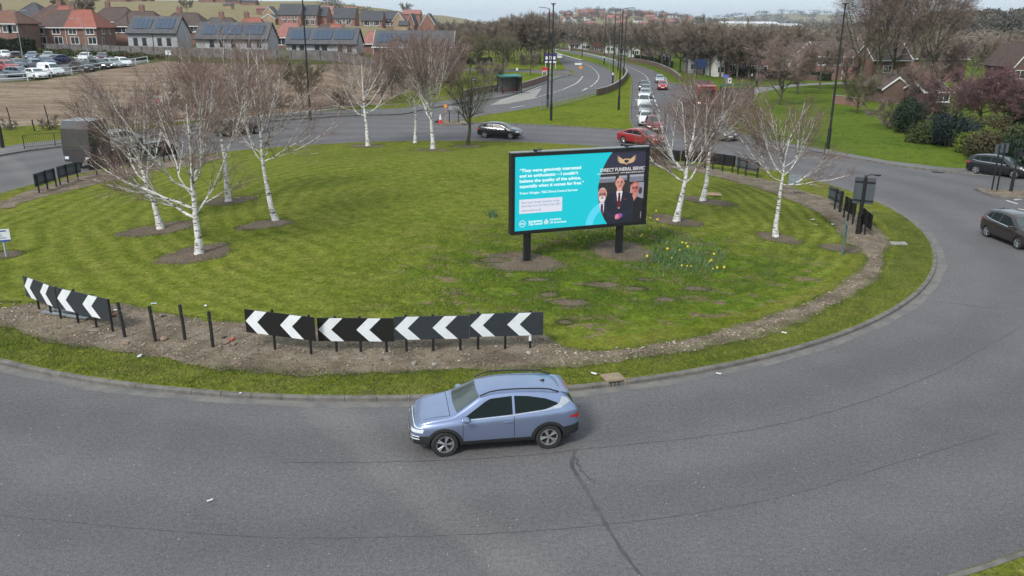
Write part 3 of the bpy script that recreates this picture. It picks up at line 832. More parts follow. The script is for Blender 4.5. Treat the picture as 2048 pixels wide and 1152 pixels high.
# gold winged heart
gx = .845 * A
for s in (-1, 1):
    for k, (ln, an) in enumerate(((.145, .62), (.135, .42), (.12, .2), (.10, 0))):
        paint(po([(gx + s * .03, .865 + .010 - k * .008), (gx + s * (.03 + ln * math.cos(an)), .865 + ln * math.sin(an) * .9 + .012 - k * .005), (gx + s * (.02 + ln * .7 * math.cos(an)), .842 + ln * .55 * math.sin(an)), (gx + s * .03, .84 - k * .003)]), (214, 180, 138))
paint(el(gx - .022, .868, .036, .034) + el(gx + .022, .868, .036, .034) > .5, (214, 180, 138)); paint(po([(gx - .055, .862), (gx + .055, .862), (gx, .815)]), (214, 180, 138))
paint(el(gx - .016, .868, .020, .019) + el(gx + .016, .868, .020, .019) > .5, (50, 40, 52)); paint(po([(gx - .033, .864), (gx + .033, .864), (gx, .832)]), (50, 40, 52))
paint((X > .978 * A) & (X < .984 * A) & (Y > .05) & (Y < .14) & (np.sin(Y * 260) > -.3), (180, 180, 190))
# restrict the poster photo to its disc
m_out = ~disc & (X > .55 * A)
img[m_out] = np.array(lin(0, 205, 220))
paint(((np.hypot(X - .725 * A, Y + .02) < .36) & (np.hypot(X - .725 * A, Y + .02) > .25) & (X < .725 * A) & ~disc), (90, 222, 250))
# white panel
paint((X > .035 * A) & (X < .355 * A) & (Y > .235) & (Y < .425), (228, 232, 245))
# ring emblem and crest blob
rg = np.hypot(X - .06 * A, Y - .095); paint((rg < .046) & (rg > .038), (235, 245, 250))
for dx, dy, rx, ry in ((0, .012, .018, .022), (-.022, 0, .012, .022), (.022, 0, .012, .022), (0, -.022, .028, .008), (0, .036, .012, .007)):
    paint(el(.238 * A + dx, .095 + dy, rx, ry), (205, 238, 245))
# LED screen mesh with a colour per pixel
gxs = np.linspace(SX0, SX1, NU + 1); gzs = np.linspace(SZ0, SZ1, NV + 1)
gxx, gzz = np.meshgrid(gxs, gzs)
vsn = np.c_[gxx.ravel(), np.full(gxx.size, -.004), gzz.ravel()]
ii, jj = np.meshgrid(np.arange(NU), np.arange(NV)); b0 = (jj * (NU + 1) + ii).ravel()
fsn = np.c_[b0, b0 + 1, b0 + NU + 2, b0 + NU + 1]
sm, snt, sb = newmat('led_screen')
at = snt.nodes.new('ShaderNodeVertexColor'); at.layer_name = 'picture'
snt.links.new(at.outputs[0], sb.inputs['Emission Color']); sb.inputs['Emission Strength'].default_value = .56
sb.inputs['Base Color'].default_value = (.01, .01, .012, 1); sb.inputs['Roughness'].default_value = .5
scr = np_obj('screen', vsn, fsn, sm, bb)
ca = scr.data.color_attributes.new('picture', 'FLOAT_COLOR', 'CORNER')
cc = np.ones((len(fsn), 4, 4), np.float32); cc[:, :, :3] = img.reshape(-1, 3)[:, None, :]
ca.data.foreach_set('color', cc.ravel())
scr['label'] = 'lit turquoise advert screen with white lettering and a photo of three suited people'
EW = emat('screen_white', (.88, .95, .97), .58); EG = emat('screen_grey', lin(120, 140, 170), .6)
def st(body, u, v, hgt, mat=EW, bold=.0, sx=1.0): 
    return text_mesh('lettering', body, hgt * SH, mat, bb, (SX0 + u * SW, -.008, SZ0 + v * SH), bold, sx)
def fitw(o, wu):
    """scale a line of lettering to its measured width"""
    xs = [v.co.x for v in o.data.vertices]; k = wu * SW / (max(xs) - min(xs))
    for v in o.data.vertices: v.co.x *= k
    return o
fitw(st('\u201cThey were genuinely interested', .035, .795, .062, bold=.0032), .455)
fitw(st('and so enthusiastic \u2013 I couldn\u2019t', .035, .725, .062, bold=.0032), .435)
fitw(st('believe the quality of the advice,', .035, .655, .062, bold=.0032), .457)
fitw(st('especially when it comes for free.\u201d', .035, .585, .062, bold=.0032), .48)
fitw(st('Trevor Shingler, T&G Direct Funeral Services', .035, .498, .045, bold=.0012), .435)
fitw(st('Start your dream business today', .05, .37, .045, EG, .0012), .285)
fitw(st('with help from the North East BIC!', .05, .322, .045, EG, .0012), .293)
fitw(st('www.ne-bic.co.uk', .05, .262, .045, EG, .0012), .15)
fitw(st('BIC', .045, .085, .032, bold=.001), .031)
fitw(st('Sunderland', .105, .105, .042, bold=.003), .10)
fitw(st('City Council', .105, .068, .042, bold=.003), .103)
fitw(st('Funded by', .265, .112, .042, bold=.0012), .085)
fitw(st('UK Government', .265, .070, .042, bold=.0012), .125)
EWs = emat('screen_cream', lin(228, 226, 232), .58)
fitw(st('DIRECT FUNERAL SERVIC', .642, .735, .068, EWs, .0015), .348)
fitw(st('directfuneralservices.com', .615, .70, .030, EWs, .0002), .17)
fitw(st('www.tgdirectfuneralservic', .80, .70, .030, EWs, .0002), .19)

# ---------------------------------------------------------------- chevron boards
def board_pts(p, zb):
    """world point of a board's bottom corner hanging zb above the ground at a measured photo point"""
    x, y, z = gz(p[0], p[1], zb); return Vector((x, y, z + zb))

def face_poly(o_x, z, w_, h):   # one left-pointing chevron, tip at o_x
    t = h / 2; s = w_
    return [(o_x, z + t), (o_x + t * .98, z + h), (o_x + t * .98 + s, z + h), (o_x + s, z + t), (o_x + t * 1.02 + s, z), (o_x + t * 1.02, z)]

def chevron(label, bl, br, posts, face='slate', h=.80, zb=.50, back=False, group='black and white chevron boards round the island', top_extra=0.0, post_x=None, chev=((.02, .42), (1.27, .42)), whitepost=False, fence=False):
    A_, B_ = board_pts(bl, zb), board_pts(br, zb)
    d = B_ - A_; L_ = math.hypot(d.x, d.y); az = math.atan2(d.y, d.x)
    t = thing('chevron_board', label, 'chevron board', (A_.x, A_.y, A_.z - zb), az, group)
    tilt = d.z
    fy = -.012 if not back else .012
    # panel follows the ends' heights
    def zt(x): return zb + tilt * x / L_
    m = MB(); y0, y1 = -.012, .012
    vs = [(0, y0, zt(0)), (L_, y0, zt(L_)), (L_, y1, zt(L_)), (0, y1, zt(0)), (0, y0, zt(0) + h), (L_, y0, zt(L_) + h), (L_, y1, zt(L_) + h), (0, y1, zt(0) + h)]
    m.add(vs, [(0, 3, 2, 1), (4, 5, 6, 7), (0, 1, 5, 4), (1, 2, 6, 5), (2, 3, 7, 6), (3, 0, 4, 7)])
    m.build('panel', M['greyback' if back and face != 'jet' else face], t)
    if not back:
        k = L_ / 2.5
        for cx, cw in chev:
            m = MB(); pts = face_poly(cx * k, 0, cw * k, h - .01)
            m.prism([(a, b + zt(a) + .005) for a, b in pts], y0 - .004, y0 - .0005)
            m.build('chevron_mark', M['wht'], t)
    else:
        m = MB()
        for z in (.16, .64): m.box((L_ / 2, -.03, zt(L_ / 2) + z), (L_ * .98, .03, .05), 0)
        m.build('rail', M['black'], t)
    inv = t.matrix_basis.inverted() if False else (Matrix.Rotation(-az, 4, 'Z') @ Matrix.Translation(-Vector(t.location)))
    for i, pp in enumerate(posts):
        if isinstance(pp, (int, float)): xl = pp * L_; gzv = hground(*((t.location + Vector((math.cos(az) * xl, math.sin(az) * xl, 0)))[:2]))
        else:
            gx_, gy_, gzv = gz(*pp); q = inv @ Vector((gx_, gy_, gzv)); xl = min(max(q.x, .03), L_ - .03)
        yb = .05 if not back else -.075
        zg = gzv - t.location.z
        top = zt(xl) + h + (random.Random(i + len(label)).choice([-.02, .05, .02]) + top_extra)
        m = MB(); m.tube([(xl, yb, zg - .1), (xl + .008, yb, top)], .042 if not back else .05, 8)
        p = m.build('post', M['black'], t, smooth=50)
        if whitepost and i == len(posts) - 1:
            m = MB(); m.tube([(xl, yb, zg + .28), (xl, yb, zt(xl) - .02)], .047, 8); m.build('white_sleeve', M['wht'], p)
    return t
chevron('jet black chevron board with two white arrows, alone left of the overlapping row', (493, 664), (632, 682), [(540, 706), (620, 711)], 'jet', zb=.52, top_extra=.03)
chevron('jet black chevron board abutting the slate ones in the front row', (637, 682), (789, 683), [(668, 714), (717, 715), (770, 713)], 'jet', zb=.40)
chevron('slate chevron board with a clipped left arrow foot, beside the jet black one', (789.5, 680), (939, 677), [(812, 713), (866, 713), (921, 713)], 'slate', zb=.44)
chevron('slate chevron board at right end of the front row, one post white sleeved', (939.5, 674), (1086, 670), [(958, 713), (1013, 710), (1064, 710)], 'slate', zb=.48, whitepost=True)
chevron('leftmost slate chevron board, steeply foreshortened, on the gravel', (53, 592), (116.5, 617), [(72, 622), (95, 632), (121, 641)], 'slate', zb=.42)
chevron('slate chevron board just left of the four bare posts', (118, 617), (221, 642), [(146, 650), (186, 658), (221, 668)], 'slate', zb=.42)
BG = 'chevron boards seen from behind'
chevron('grey chevron board back at far left, nearest the left edge of the lawn', (70, 374), (112, 360), [(76, 386), (94, 380), (115, 374)], back=True, group=BG, zb=.42)
chevron('grey chevron board back second from left, in front of the lorry cab', (116, 358), (162, 345), [(123, 371), (145, 366), (162, 360)], back=True, group=BG, zb=.42)
chevron('dark chevron board back in front of the flatbed, left of the leaning birches', (178, 341), (232, 333), [(193, 351), (212, 347), (228, 345)], 'jet', back=True, group=BG, zb=.42)
chevron('dark chevron board back in front of the flatbed tail, behind the birch limbs', (256, 325), (351, 308), [(262, 337), (318, 323), (329, 321), (351, 318)], 'jet', back=True, group=BG, zb=.42)
chevron('dark chevron board back poking out above the billboard corner by the red car', (1242, 309), (1308, 318), [(1243, 318), (1275, 322), (1306, 327)], 'jet', back=True, group=BG, zb=.42)
chevron('dark chevron board back behind the forked birch, second in the far row', (1310, 318), (1360, 323), [(1317, 325), (1338, 328), (1358, 331)], 'jet', back=True, group=BG, zb=.42)
chevron('dark chevron board back between the two birches at the right', (1362, 322), (1411, 325), [(1370, 332), (1398, 337), (1409, 337)], 'jet', back=True, group=BG, zb=.42)
chevron('dark chevron board back right of the grey barked birch, with a white end', (1413, 326), (1470, 334), [(1422, 340), (1441, 343), (1460, 346)], 'jet', back=True, group=BG, zb=.42)
chevron('grey chevron board back ending the far row, left of the slender birch', (1472, 336), (1518, 345), [(1474, 349), (1491, 352), (1512, 357)], back=True, group=BG, zb=.42)
chevron('grey chevron board back nearest the road, first of the right hand three', (1656.5, 397), (1685, 411), [(1656, 419), (1667, 424), (1677.5, 430)], back=True, group=BG, zb=.42)
chevron('black chevron board back in the middle of the right hand three', (1689.5, 420), (1710, 434), [(1686, 436), (1697.5, 442), (1708, 450)], 'jet', back=True, group=BG, zb=.42)
chevron('black chevron board back right of the tall sign post', (1727, 448), (1742, 461), [(1722, 463), (1733, 470)], 'jet', back=True, group=BG, zb=.42)

# bare posts of a missing board
for i, (px, py, ty, lb) in enumerate([(250, 675, 607, 'scuffed bare black post, nearest the slate chevron board'), (311, 683, 608, 'scuffed bare black post, second from the slate board, a flat stone at its foot'),
                                      (370, 680, 610, 'scuffed bare black post, third from the slate board'), (426, 695, 617, 'scuffed grey streaked bare post, nearest the orange litter and rocks')]):
    x, y, z = gz(px, py)
    m = MB(); hgt = 1.24
    m.tube([(0, 0, -.1), (.01, 0, .5), (.0, .01, hgt)], .055, 10); m.tube([(0, 0.01, hgt), (0, .01, hgt + .02)], .05, 10)
    m.box((0, -.06, .3), (.03, .012, .04)); m.box((.0, -.06, .95), (.03, .012, .05))
    o = m.build('bare_post', M['blackrough'], smooth=50); o.location = (x, y, z); o.rotation_euler = (0, R(-3.5 + i * .9), 0)
    tag(o, lb, 'post', 'bare posts on the gravel strip')
# ---------------------------------------------------------------- signs on and by the island
def place(px, py): return Vector(gz(px, py))
# tall sign seen from behind at the right with its lamp
p = place(1716, 468)
t = thing('road_sign', 'tall blank grey sign back on a black lit post, among the right hand chevron boards', 'road sign', p, R(-28))
m = MB(); m.tube([(0, 0, -.1), (0, 0, 1.1)], .14, 12); m.tube([(0, 0, 1.1), (0, 0, 3.05)], .075, 10); m.build('post', M['black'], t, smooth=50)
m = MB(); m.box((0, .10, 2.25), (1.0, .03, 1.35)); m.build('panel', M['greyback'], t)
m = MB()
for z in (1.75, 2.7): m.box((0, .06, z), (.98, .05, .06))
m.build('rail', M['black'], t)
m = MB(); m.tube([(0, 0, 3.0), (.2, .15, 3.08), (.45, .35, 3.06)], .022, 6); l = m.build('lamp_arm', M['black'], t); m = MB(); m.box((.52, .42, 3.04), (.24, .14, .07), .7); m.build('lamp_head', M['black'], l)
m = MB(); m.tube([(.0, -.16, .95), (0, -.16, 1.7)], .10, 10); m.build('feeder_pillar', M['black'], t, smooth=50)
# small green-grey steel posts with edge-on plate
p = place(1684, 510)
t = thing('edge_on_sign', 'grey green steel sign seen edge on, in a soil patch by the gravel path', 'road sign', p, R(70))
for x in (-.17, .17):
    m = MB(); m.tube([(x, 0, -.1), (x, 0, 1.55)], .04, 8); m.build('post', M['steel2'], t, smooth=50)
m = MB(); m.box((0, -.07, 1.15), (.75, .02, .72)); m.build('panel', M['steel2'], t)
m = MB()
for k in range(5): m.box((0, .01, .12 + k * .2), (.34, .04, .03))
m.build('rung', M['steel2'], t)
# pale sign behind the slender birch
p = place(1586, 390)
t = thing('edge_on_sign', 'pale blue grey sign back on a thin post beyond the slender birch', 'road sign', p, R(-14))
m = MB(); m.tube([(0, 0, -.1), (0, 0, 1.25)], .035, 8); m.build('post', M['steel'], t, smooth=50)
m = MB(); m.box((0, -.05, 1.0), (.75, .02, .6)); m.build('panel', simple('pale_back', (.20, .24, .27), .5), t)
# left edge sponsor plate
p = place(13, 513)
t = thing('sponsor_sign', 'small white plate with blue lines on a grey post, left edge of lawn', 'sign', p, R(22))
m = MB(); m.tube([(0, 0, -.1), (0, 0, .78)], .05, 10); m.build('post', simple('pale_blue_post', (.32, .36, .42), .5), t, smooth=50)
m = MB(); m.box((-.22, -.06, 1.0), (1.05, .025, .56)); pn = m.build('panel', M['wht'], t)
m = MB(); m.box((-.22, -.075, .755), (1.05, .006, .07)); m.build('stripe', simple('deep_blue', (.03, .07, .35), .5), pn)
BL = simple('sign_blue_ink', (.05, .09, .28), .5)
m = MB(); m.box((-.26, -.075, 1.20), (.86, .006, .06)); m.build('blue_line', BL, pn)
for k, (wd, xc) in enumerate(((.6, -.34), (.66, -.32), (.82, -.26))):
    m = MB(); m.box((xc, -.075, 1.08 - k * .10), (wd, .006, .028)); m.build('text_line', BL, pn)
# ---------------------------------------------------------------- trees
class Acc:
    def __init__(s): s.v = []; s.f = []; s.n = 0
    def lines(s, Pn, Rn, sides=3):
        """Pn (M,K,3) polylines, Rn (M,K) radii"""
        Mn, K, _ = Pn.shape
        if Mn == 0: return
        d = Pn[:, -1] - Pn[:, 0]; d /= np.linalg.norm(d, axis=1, keepdims=True) + 1e-9
        a = np.where(np.abs(d[:, :1]) < .8, np.array([[1., 0, 0]]), np.array([[0, 1., 0]]))
        u = np.cross(d, a); u /= np.linalg.norm(u, axis=1, keepdims=True) + 1e-9
        w_ = np.cross(d, u)
        th = np.arange(sides) * 2 * PI / sides
        off = u[:, None, None] * np.cos(th)[None, None, :, None] + w_[:, None, None] * np.sin(th)[None, None, :, None]
        V = Pn[:, :, None] + off * Rn[:, :, None, None]
        V = V.reshape(-1, 3)
        base = (np.arange(Mn)[:, None, None] * K + np.arange(K - 1)[None, :, None]) * sides
        k = np.arange(sides)[None, None]
        k2 = (k + 1) % sides
        F = np.stack([base + k, base + k2, base + sides + k2, base + sides + k], -1).reshape(-1, 4)
        s.v.append(V); s.f.append(F + s.n); s.n += len(V)
    def build(s, name, mat, parent=None, smooth=True):
        if not s.v: return None
        return np_obj(name, np.concatenate(s.v), np.concatenate(s.f), mat, parent, smooth)
    def mesh(s, name, mat):
        o = s.build(name, mat); me = o.data; bpy.data.objects.remove(o); return me

def interp_poly(Pn, idx, t):
    K = Pn.shape[1]; x = t * (K - 1); i = np.minimum(x.astype(int), K - 2); f = (x - i)[:, None]
    a = Pn[idx, i]; b = Pn[idx, i + 1]
    tg = b - a; tg /= np.linalg.norm(tg, axis=1, keepdims=True) + 1e-9
    return a * (1 - f) + b * f, tg

def spawn(rng, Pn, Rn, n, ln, ang, K, up=0.3, tmin=.25, tmax=1.0, rr=.5, rmin=.004, wig=.12, taper=.35, lnvar=.4, decay=.45, outward=0.0, center=None):
    """n children on every polyline"""
    Mn = Pn.shape[0]; idx = np.repeat(np.arange(Mn), n); N = len(idx)
    t = tmin + (tmax - tmin) * ((np.tile(np.arange(n), Mn) + rng.random(N)) / n)
    p, tg = interp_poly(Pn, idx, t)
    K0 = Pn.shape[1]; x = t * (K0 - 1); i = np.minimum(x.astype(int), K0 - 2); f = x - i
    r0 = (Rn[idx, i] * (1 - f) + Rn[idx, i + 1] * f) * rr
    r0 = np.maximum(r0, rmin)
    rv = rng.normal(size=(N, 3)); rv[:, 2] *= .7
    if outward and center is not None:
        o_ = p - center; o_[:, 2] = 0; o_ /= np.linalg.norm(o_, axis=1, keepdims=True) + 1e-6; rv += o_ * outward
    perp = rv - (rv * tg).sum(1, keepdims=True) * tg; perp /= np.linalg.norm(perp, axis=1, keepdims=True) + 1e-9
    an = np.radians(ang) * (1 + rng.normal(size=N) * .25)
    d = tg * np.cos(an)[:, None] + perp * np.sin(an)[:, None]
    L_ = ln * (1 + (rng.random(N) - .5) * 2 * lnvar) * (1 - decay * t)
    out = np.zeros((N, K, 3)); out[:, 0] = p; cur = p.copy()
    for k in range(1, K):
        d = d + np.array([0, 0, up]) / K + rng.normal(size=(N, 3)) * wig
        d /= np.linalg.norm(d, axis=1, keepdims=True)
        cur = cur + d * (L_ / (K - 1))[:, None]; out[:, k] = cur
    rad = r0[:, None] * np.linspace(1, taper, K)[None]
    return out, np.maximum(rad, rmin * .6)

def bark_birch():
    m, nt, b = newmat('birch_bark')
    v = coord(nt, 'object', (1, 1, 1)); vz = coord(nt, 'object', (2.2, 2.2, 9))
    a = mrange(nt, noise(nt, vz, 1.25, 5, .75), .525, .575)
    c = mixc(nt, mrange(nt, noise(nt, v, 5, 4), .35, .65), (.50, .49, .47), (.66, .65, .63))
    c = mixc(nt, mth(nt, 'MULTIPLY', mrange(nt, noise(nt, coord(nt, 'object', (6, 6, 30)), 1.5, 3), .5, .75), .5), c, (.30, .28, .26))
    c = mixc(nt, a, c, (.045, .038, .033))
    nt.links.new(c, b.inputs['Base Color']); b.inputs['Roughness'].default_value = .8
    bumpn(nt, b, noise(nt, vz, 5, 3), .3, .02)
    return m
M['birch'] = bark_birch()
M['limb'] = simple('birch_limb_bark', (.50, .46, .43), .85, c2=(.17, .13, .115), scale=3.2, lo=.40, hi=.54)
M['twig'] = simple('birch_twigs', (.215, .135, .112), .85, c2=(.125, .082, .070), scale=2)
M['bark'] = simple('grey_bark', (.12, .10, .08), .9, c2=(.040, .033, .026), scale=3, bump=.4)
M['greenbark'] = simple('mossy_bark', (.085, .085, .042), .9, c2=(.045, .043, .025), scale=2.5, bump=.4)
M['twigbrown'] = simple('brown_twigs', (.225, .180, .145), .9, c2=(.150, .120, .095), scale=.35)
M['twigolive'] = simple('olive_twigs', (.170, .155, .085), .9, c2=(.115, .102, .062), scale=.35)
M['twigpink'] = simple('rosy_twigs', (.185, .095, .100), .9, c2=(.105, .060, .062), scale=.5)
M['twigred'] = simple('reddish_twigs', (.265, .185, .160), .9, c2=(.180, .130, .115), scale=.5)

def birch(px, py, label, H, seed, fork=2.6, r0=.16, lean=(0, 0), limbs=None, nl=11, spread=3.2, trunkcol='birch', group='silver birches on the island', limbmat='limb', twigmat='twig', n2=6, n3=6, n4=4, droop=.0, twk=1.0):
    rng = np.random.default_rng(seed)
    x, y, z = gz(px, py)
    t = thing('birch_tree' if trunkcol == 'birch' else 'bare_tree', label, 'tree', (x, y, z), 0, group)
    sc = H / 9.3
    K = 9
    zz = np.linspace(0, 1, K)
    lx, ly = lean
    # leader
    lead = np.zeros((1, K, 3)); wob = rng.normal(size=(K, 2)) * .05; wob[0] = 0
    lead[0, :, 2] = -.15 + (H * .80 + .15) * zz
    lead[0, :, 0] = lx * zz + np.cumsum(wob[:, 0]); lead[0, :, 1] = ly * zz + np.cumsum(wob[:, 1])
    lr = np.array([[r0 * (1.0 - .88 * q ** .75) for q in zz]]); lr[0, 0] = r0 * 1.25
    # clear trunk (finely divided, slightly irregular)
    kf = 12; tt = np.linspace(0, fork / (H * .80), kf)
    tp, _ = interp_poly(lead, np.zeros(kf, int), tt); 
    rad = np.interp(tt, zz, lr[0]) * (1 + rng.normal(size=kf) * .03); rad[0] = r0 * 1.35; rad[1] = max(rad[1], r0 * 1.04)
    trunk = Acc(); trunk.lines(tp[None], rad[None], 10)
    up_t = np.linspace(fork / (H * .8), 1, 8); up_p, _ = interp_poly(lead, np.zeros(8, int), up_t); up_r = np.interp(up_t, zz, lr[0])
    trunk.lines(up_p[None], up_r[None], 7)
    trunk.build('trunk', M[trunkcol], t)
    # limbs
    LP, LR_ = [], []
    if limbs is None: limbs = [(360 * i / nl + rng.uniform(-20, 20), rng.uniform(0, .42), rng.uniform(.6, 1.1)) for i in range(nl)]
    for (az, hf, lf) in limbs:
        q = (fork + hf * (H - fork) * .9) / (H * .8); q = min(q, .93)
        p0, tg = interp_poly(lead, np.zeros(1, int), np.array([q])); p0 = p0[0]
        k = 8; hor = .9 * spread * lf * (1 - hf * .55); ver = (H - p0[2]) * (.86 if lf <= 1.15 else .38) * (1 - .1 * lf)
        s_ = np.linspace(0, 1, k); a = R(az)
        ho = hor * (s_ ** .78 if lf <= 1.15 else s_); ve = ver * s_ ** 1.25
        w_ = np.cumsum(rng.normal(size=(k, 3)) * .07, axis=0); w_[0] = 0
        LP.append(np.c_[p0[0] + np.cos(a) * ho, p0[1] + np.sin(a) * ho, p0[2] + ve] + w_)
        r_ = np.interp(q, zz, lr[0]) * rng.uniform(.42, .62)
        LR_.append(r_ * np.linspace(1, .16, k) ** .9)
    LPn, LRn = np.array(LP), np.array(LR_)
    if trunkcol == 'birch':
        ex, er = spawn(rng, LPn, LRn, 2, H * .34, 20, 8, up=.5, tmin=.12, tmax=.55, rr=.72, rmin=.02, wig=.07, taper=.25, decay=.3)
        LPn, LRn = np.concatenate([LPn, ex]), np.concatenate([LRn, er])
    la = Acc(); la.lines(LPn, LRn, 6); la.build('limb', M['birch' if trunkcol == 'birch' else limbmat], t)
    allP = np.concatenate([LPn, np.stack([np.stack([np.interp(np.linspace(.1, 1, 8), np.linspace(0, 1, 8), up_p[:, c]) for c in range(3)], -1)])]); allR = np.concatenate([LRn, up_r[None]])
    cen_ = np.array([lx * .5, ly * .5, 0])
    b2, r2 = spawn(rng, allP, allR, n2, 2.0 * sc, 34, 6, up=.6, tmin=.14, rr=.50, rmin=.012, wig=.10, outward=.9, center=cen_)
    a2 = Acc(); a2.lines(b2, r2, 4); a2.build('branch', M[limbmat], t)
    b3, r3 = spawn(rng, b2, r2, n3, 1.15 * sc, 36, 4, up=.22 - droop, tmin=.12, rr=.55, rmin=.0065 * twk, wig=.14, outward=.5, center=cen_)
    b4, r4 = spawn(rng, b3, r3, n4, .60 * sc, 34, 3, up=-.05 - droop, tmin=.12, rr=.7, rmin=.0042 * twk, wig=.18)
    bx, rx = spawn(rng, b2, r2, 4, .55 * sc, 45, 3, up=.0, tmin=.05, rr=.5, rmin=.005 * twk, wig=.16)
    a3 = Acc(); a3.lines(b3, r3, 3); a3.lines(b4, r4, 3); a3.lines(bx, rx, 3); a3.build('crown', M[twigmat], t)
    return t
birch(398, 508, 'nearest birch, forking low into a wide white V, left part of the island', 8.2, 11, fork=1.75, r0=.19, lean=(-.1, .3), limbs=[(165, .0, 1.25), (18, .02, .85), (140, .16, 1.0), (75, .22, .8), (200, .2, .95), (-60, .25, .8), (60, .35, .7), (255, .3, .8), (178, .06, 1.45)], spread=3.4)
birch(322, 458, 'leftmost birch, leaning left, its oval soil patch littered with sticks', 7.6, 12, fork=2.2, r0=.17, lean=(-1.3, .2), limbs=[(150, .05, .9), (170, .12, 1.1), (30, .15, .7), (95, .2, .7), (210, .25, .9), (-45, .3, .6), (175, .35, .9), (100, .0, .8)], spread=2.7)
birch(457, 403, 'birch with a dark scarred stem behind the forked one at left', 8.5, 13, fork=2.7, r0=.17, lean=(-.5, .1), spread=2.3)
birch(553, 441, 'straight white birch standing apart, rightmost of the left hand group', 8.1, 14, fork=3.0, r0=.16, lean=(-.75, 0), limbs=[(182, .0, .75), (150, .1, .9), (15, .05, .8), (60, .12, .9), (-5, .0, 1.3), (110, .25, .9), (230, .2, .8), (300, .3, .7)], spread=2.0, droop=.05)
birch(736, 292, 'broad spreading birch at the back of the lawn, left of centre', 8.8, 15, fork=2.7, r0=.20, lean=(-.3, 0), limbs=[(178, .0, 1.25), (10, .03, 1.1), (150, .1, .9), (30, .12, 1.0), (80, .2, .7), (200, .2, .9), (-30, .25, .9), (120, .3, .8), (5, .35, .9)], spread=3.5, twk=1.25)
birch(830, 286, 'thin mottled birch at the back, paired with a whiter one on its right', 8.8, 16, fork=2.8, r0=.16, lean=(-.1, 0), limbs=[(175, .03, 1.0), (150, .1, .8), (20, .1, .6), (75, .2, .6), (190, .3, .9), (-40, .3, .7)], spread=2.9, twk=1.25)
birch(866, 298, 'tallest bright white birch at the back, centre left', 9.7, 17, fork=2.5, r0=.20, lean=(.2, 0), spread=3.2, twk=1.2)
birch(936, 291, 'olive barked tree at the back edge of the lawn, right of the birches', 7.0, 18, fork=1.9, r0=.20, lean=(.1, 0), nl=9, n2=10, spread=2.9, trunkcol='greenbark', limbmat='greenbark', twigmat='twigolive', group='bare trees on the island', twk=1.5)
birch(1352, 443, 'forked birch just right of the billboard', 6.4, 19, fork=2.1, r0=.19, lean=(.45, 0), limbs=[(5, .0, .75), (172, .02, 1.25), (150, .1, .8), (60, .12, .8), (200, .15, .8), (-20, .22, .8), (110, .3, .7), (30, .4, .6)], spread=2.3)
birch(1404, 402, 'grey mottled birch beside a plank, second right of the billboard', 6.7, 20, fork=2.9, r0=.18, lean=(.4, 0), spread=2.2)
birch(1552, 474, 'slender birch standing alone at the right of the island', 6.4, 21, fork=2.7, r0=.15, lean=(.25, 0), limbs=[(8, .0, 1.3), (165, .05, .9), (30, .12, .9), (120, .15, .8), (200, .2, .8), (75, .25, .7), (-40, .25, .7), (150, .4, .6)], spread=2.2, droop=.06)

# ---- background trees: a few kinds grown once, then copied
def far_tree_mesh(seed, H, spread, fork, kind='round', twig=.016, n1=10, n2=9, n3=8, n4=5, barkm='bark', twm='twigbrown'):
    rng = np.random.default_rng(seed)
    K = 7; zz = np.linspace(0, 1, K); lead = np.zeros((1, K, 3)); lead[0, :, 2] = -.2 + H * .82 * zz; lead[0, :, :2] += np.cumsum(rng.normal(size=(K, 2)) * .09, axis=0) * (zz[:, None] > 0)
    r0 = .022 * H + .03
    lr = (r0 * (1 - .9 * zz ** .8))[None]
    tr = Acc(); tr.lines(lead, lr, 7)
    LP, LR_ = [], []
    for i in range(n1):
        hf = (i / n1) ** 1.1 * (.6 if kind != 'tall' else .85); az = i * 2.4 + rng.uniform(-.4, .4); q = min((fork + hf * (H - fork)) / (H * .82), .95)
        p0, _ = interp_poly(lead, np.zeros(1, int), np.array([q])); p0 = p0[0]; k = 6; s_ = np.linspace(0, 1, k)
        hor = spread * rng.uniform(.75, 1.05) * (1 - hf * (.35 if kind == 'round' else .5)); ver = (H - p0[2]) * rng.uniform(.55, .95) * (1 if kind != 'wide' else .6)
        w_ = np.cumsum(rng.normal(size=(k, 3)) * .12, axis=0); w_[0] = 0
        LP.append(np.c_[p0[0] + np.cos(az) * hor * s_ ** .85, p0[1] + np.sin(az) * hor * s_ ** .85, p0[2] + ver * s_ ** 1.1] + w_)
        LR_.append(np.interp(q, zz, lr[0]) * rng.uniform(.45, .65) * np.linspace(1, .18, k))
    LP, LR_ = np.array(LP), np.array(LR_); tr.lines(LP, LR_, 5)
    cen_ = np.zeros(3)
    b2, r2 = spawn(rng, LP, LR_, n2, H * .24, 42, 4, up=.3, tmin=.15, rr=.5, rmin=twig * 1.8, outward=.8, center=cen_)
    tr.lines(b2, r2, 3)
    b3, r3 = spawn(rng, b2, r2, n3, H * .12, 40, 3, up=.15, tmin=.1, rr=.6, rmin=twig * 1.2, outward=.4, center=cen_)
    b4, r4 = spawn(rng, b3, r3, n4, H * .062, 38, 2, up=.05, tmin=.1, rr=.8, rmin=twig * .8)
    cr = Acc(); cr.lines(b3, r3, 3); cr.lines(b4, r4, 3)
    return tr.mesh('trunk', M[barkm]), cr.mesh('crown', M[twm])
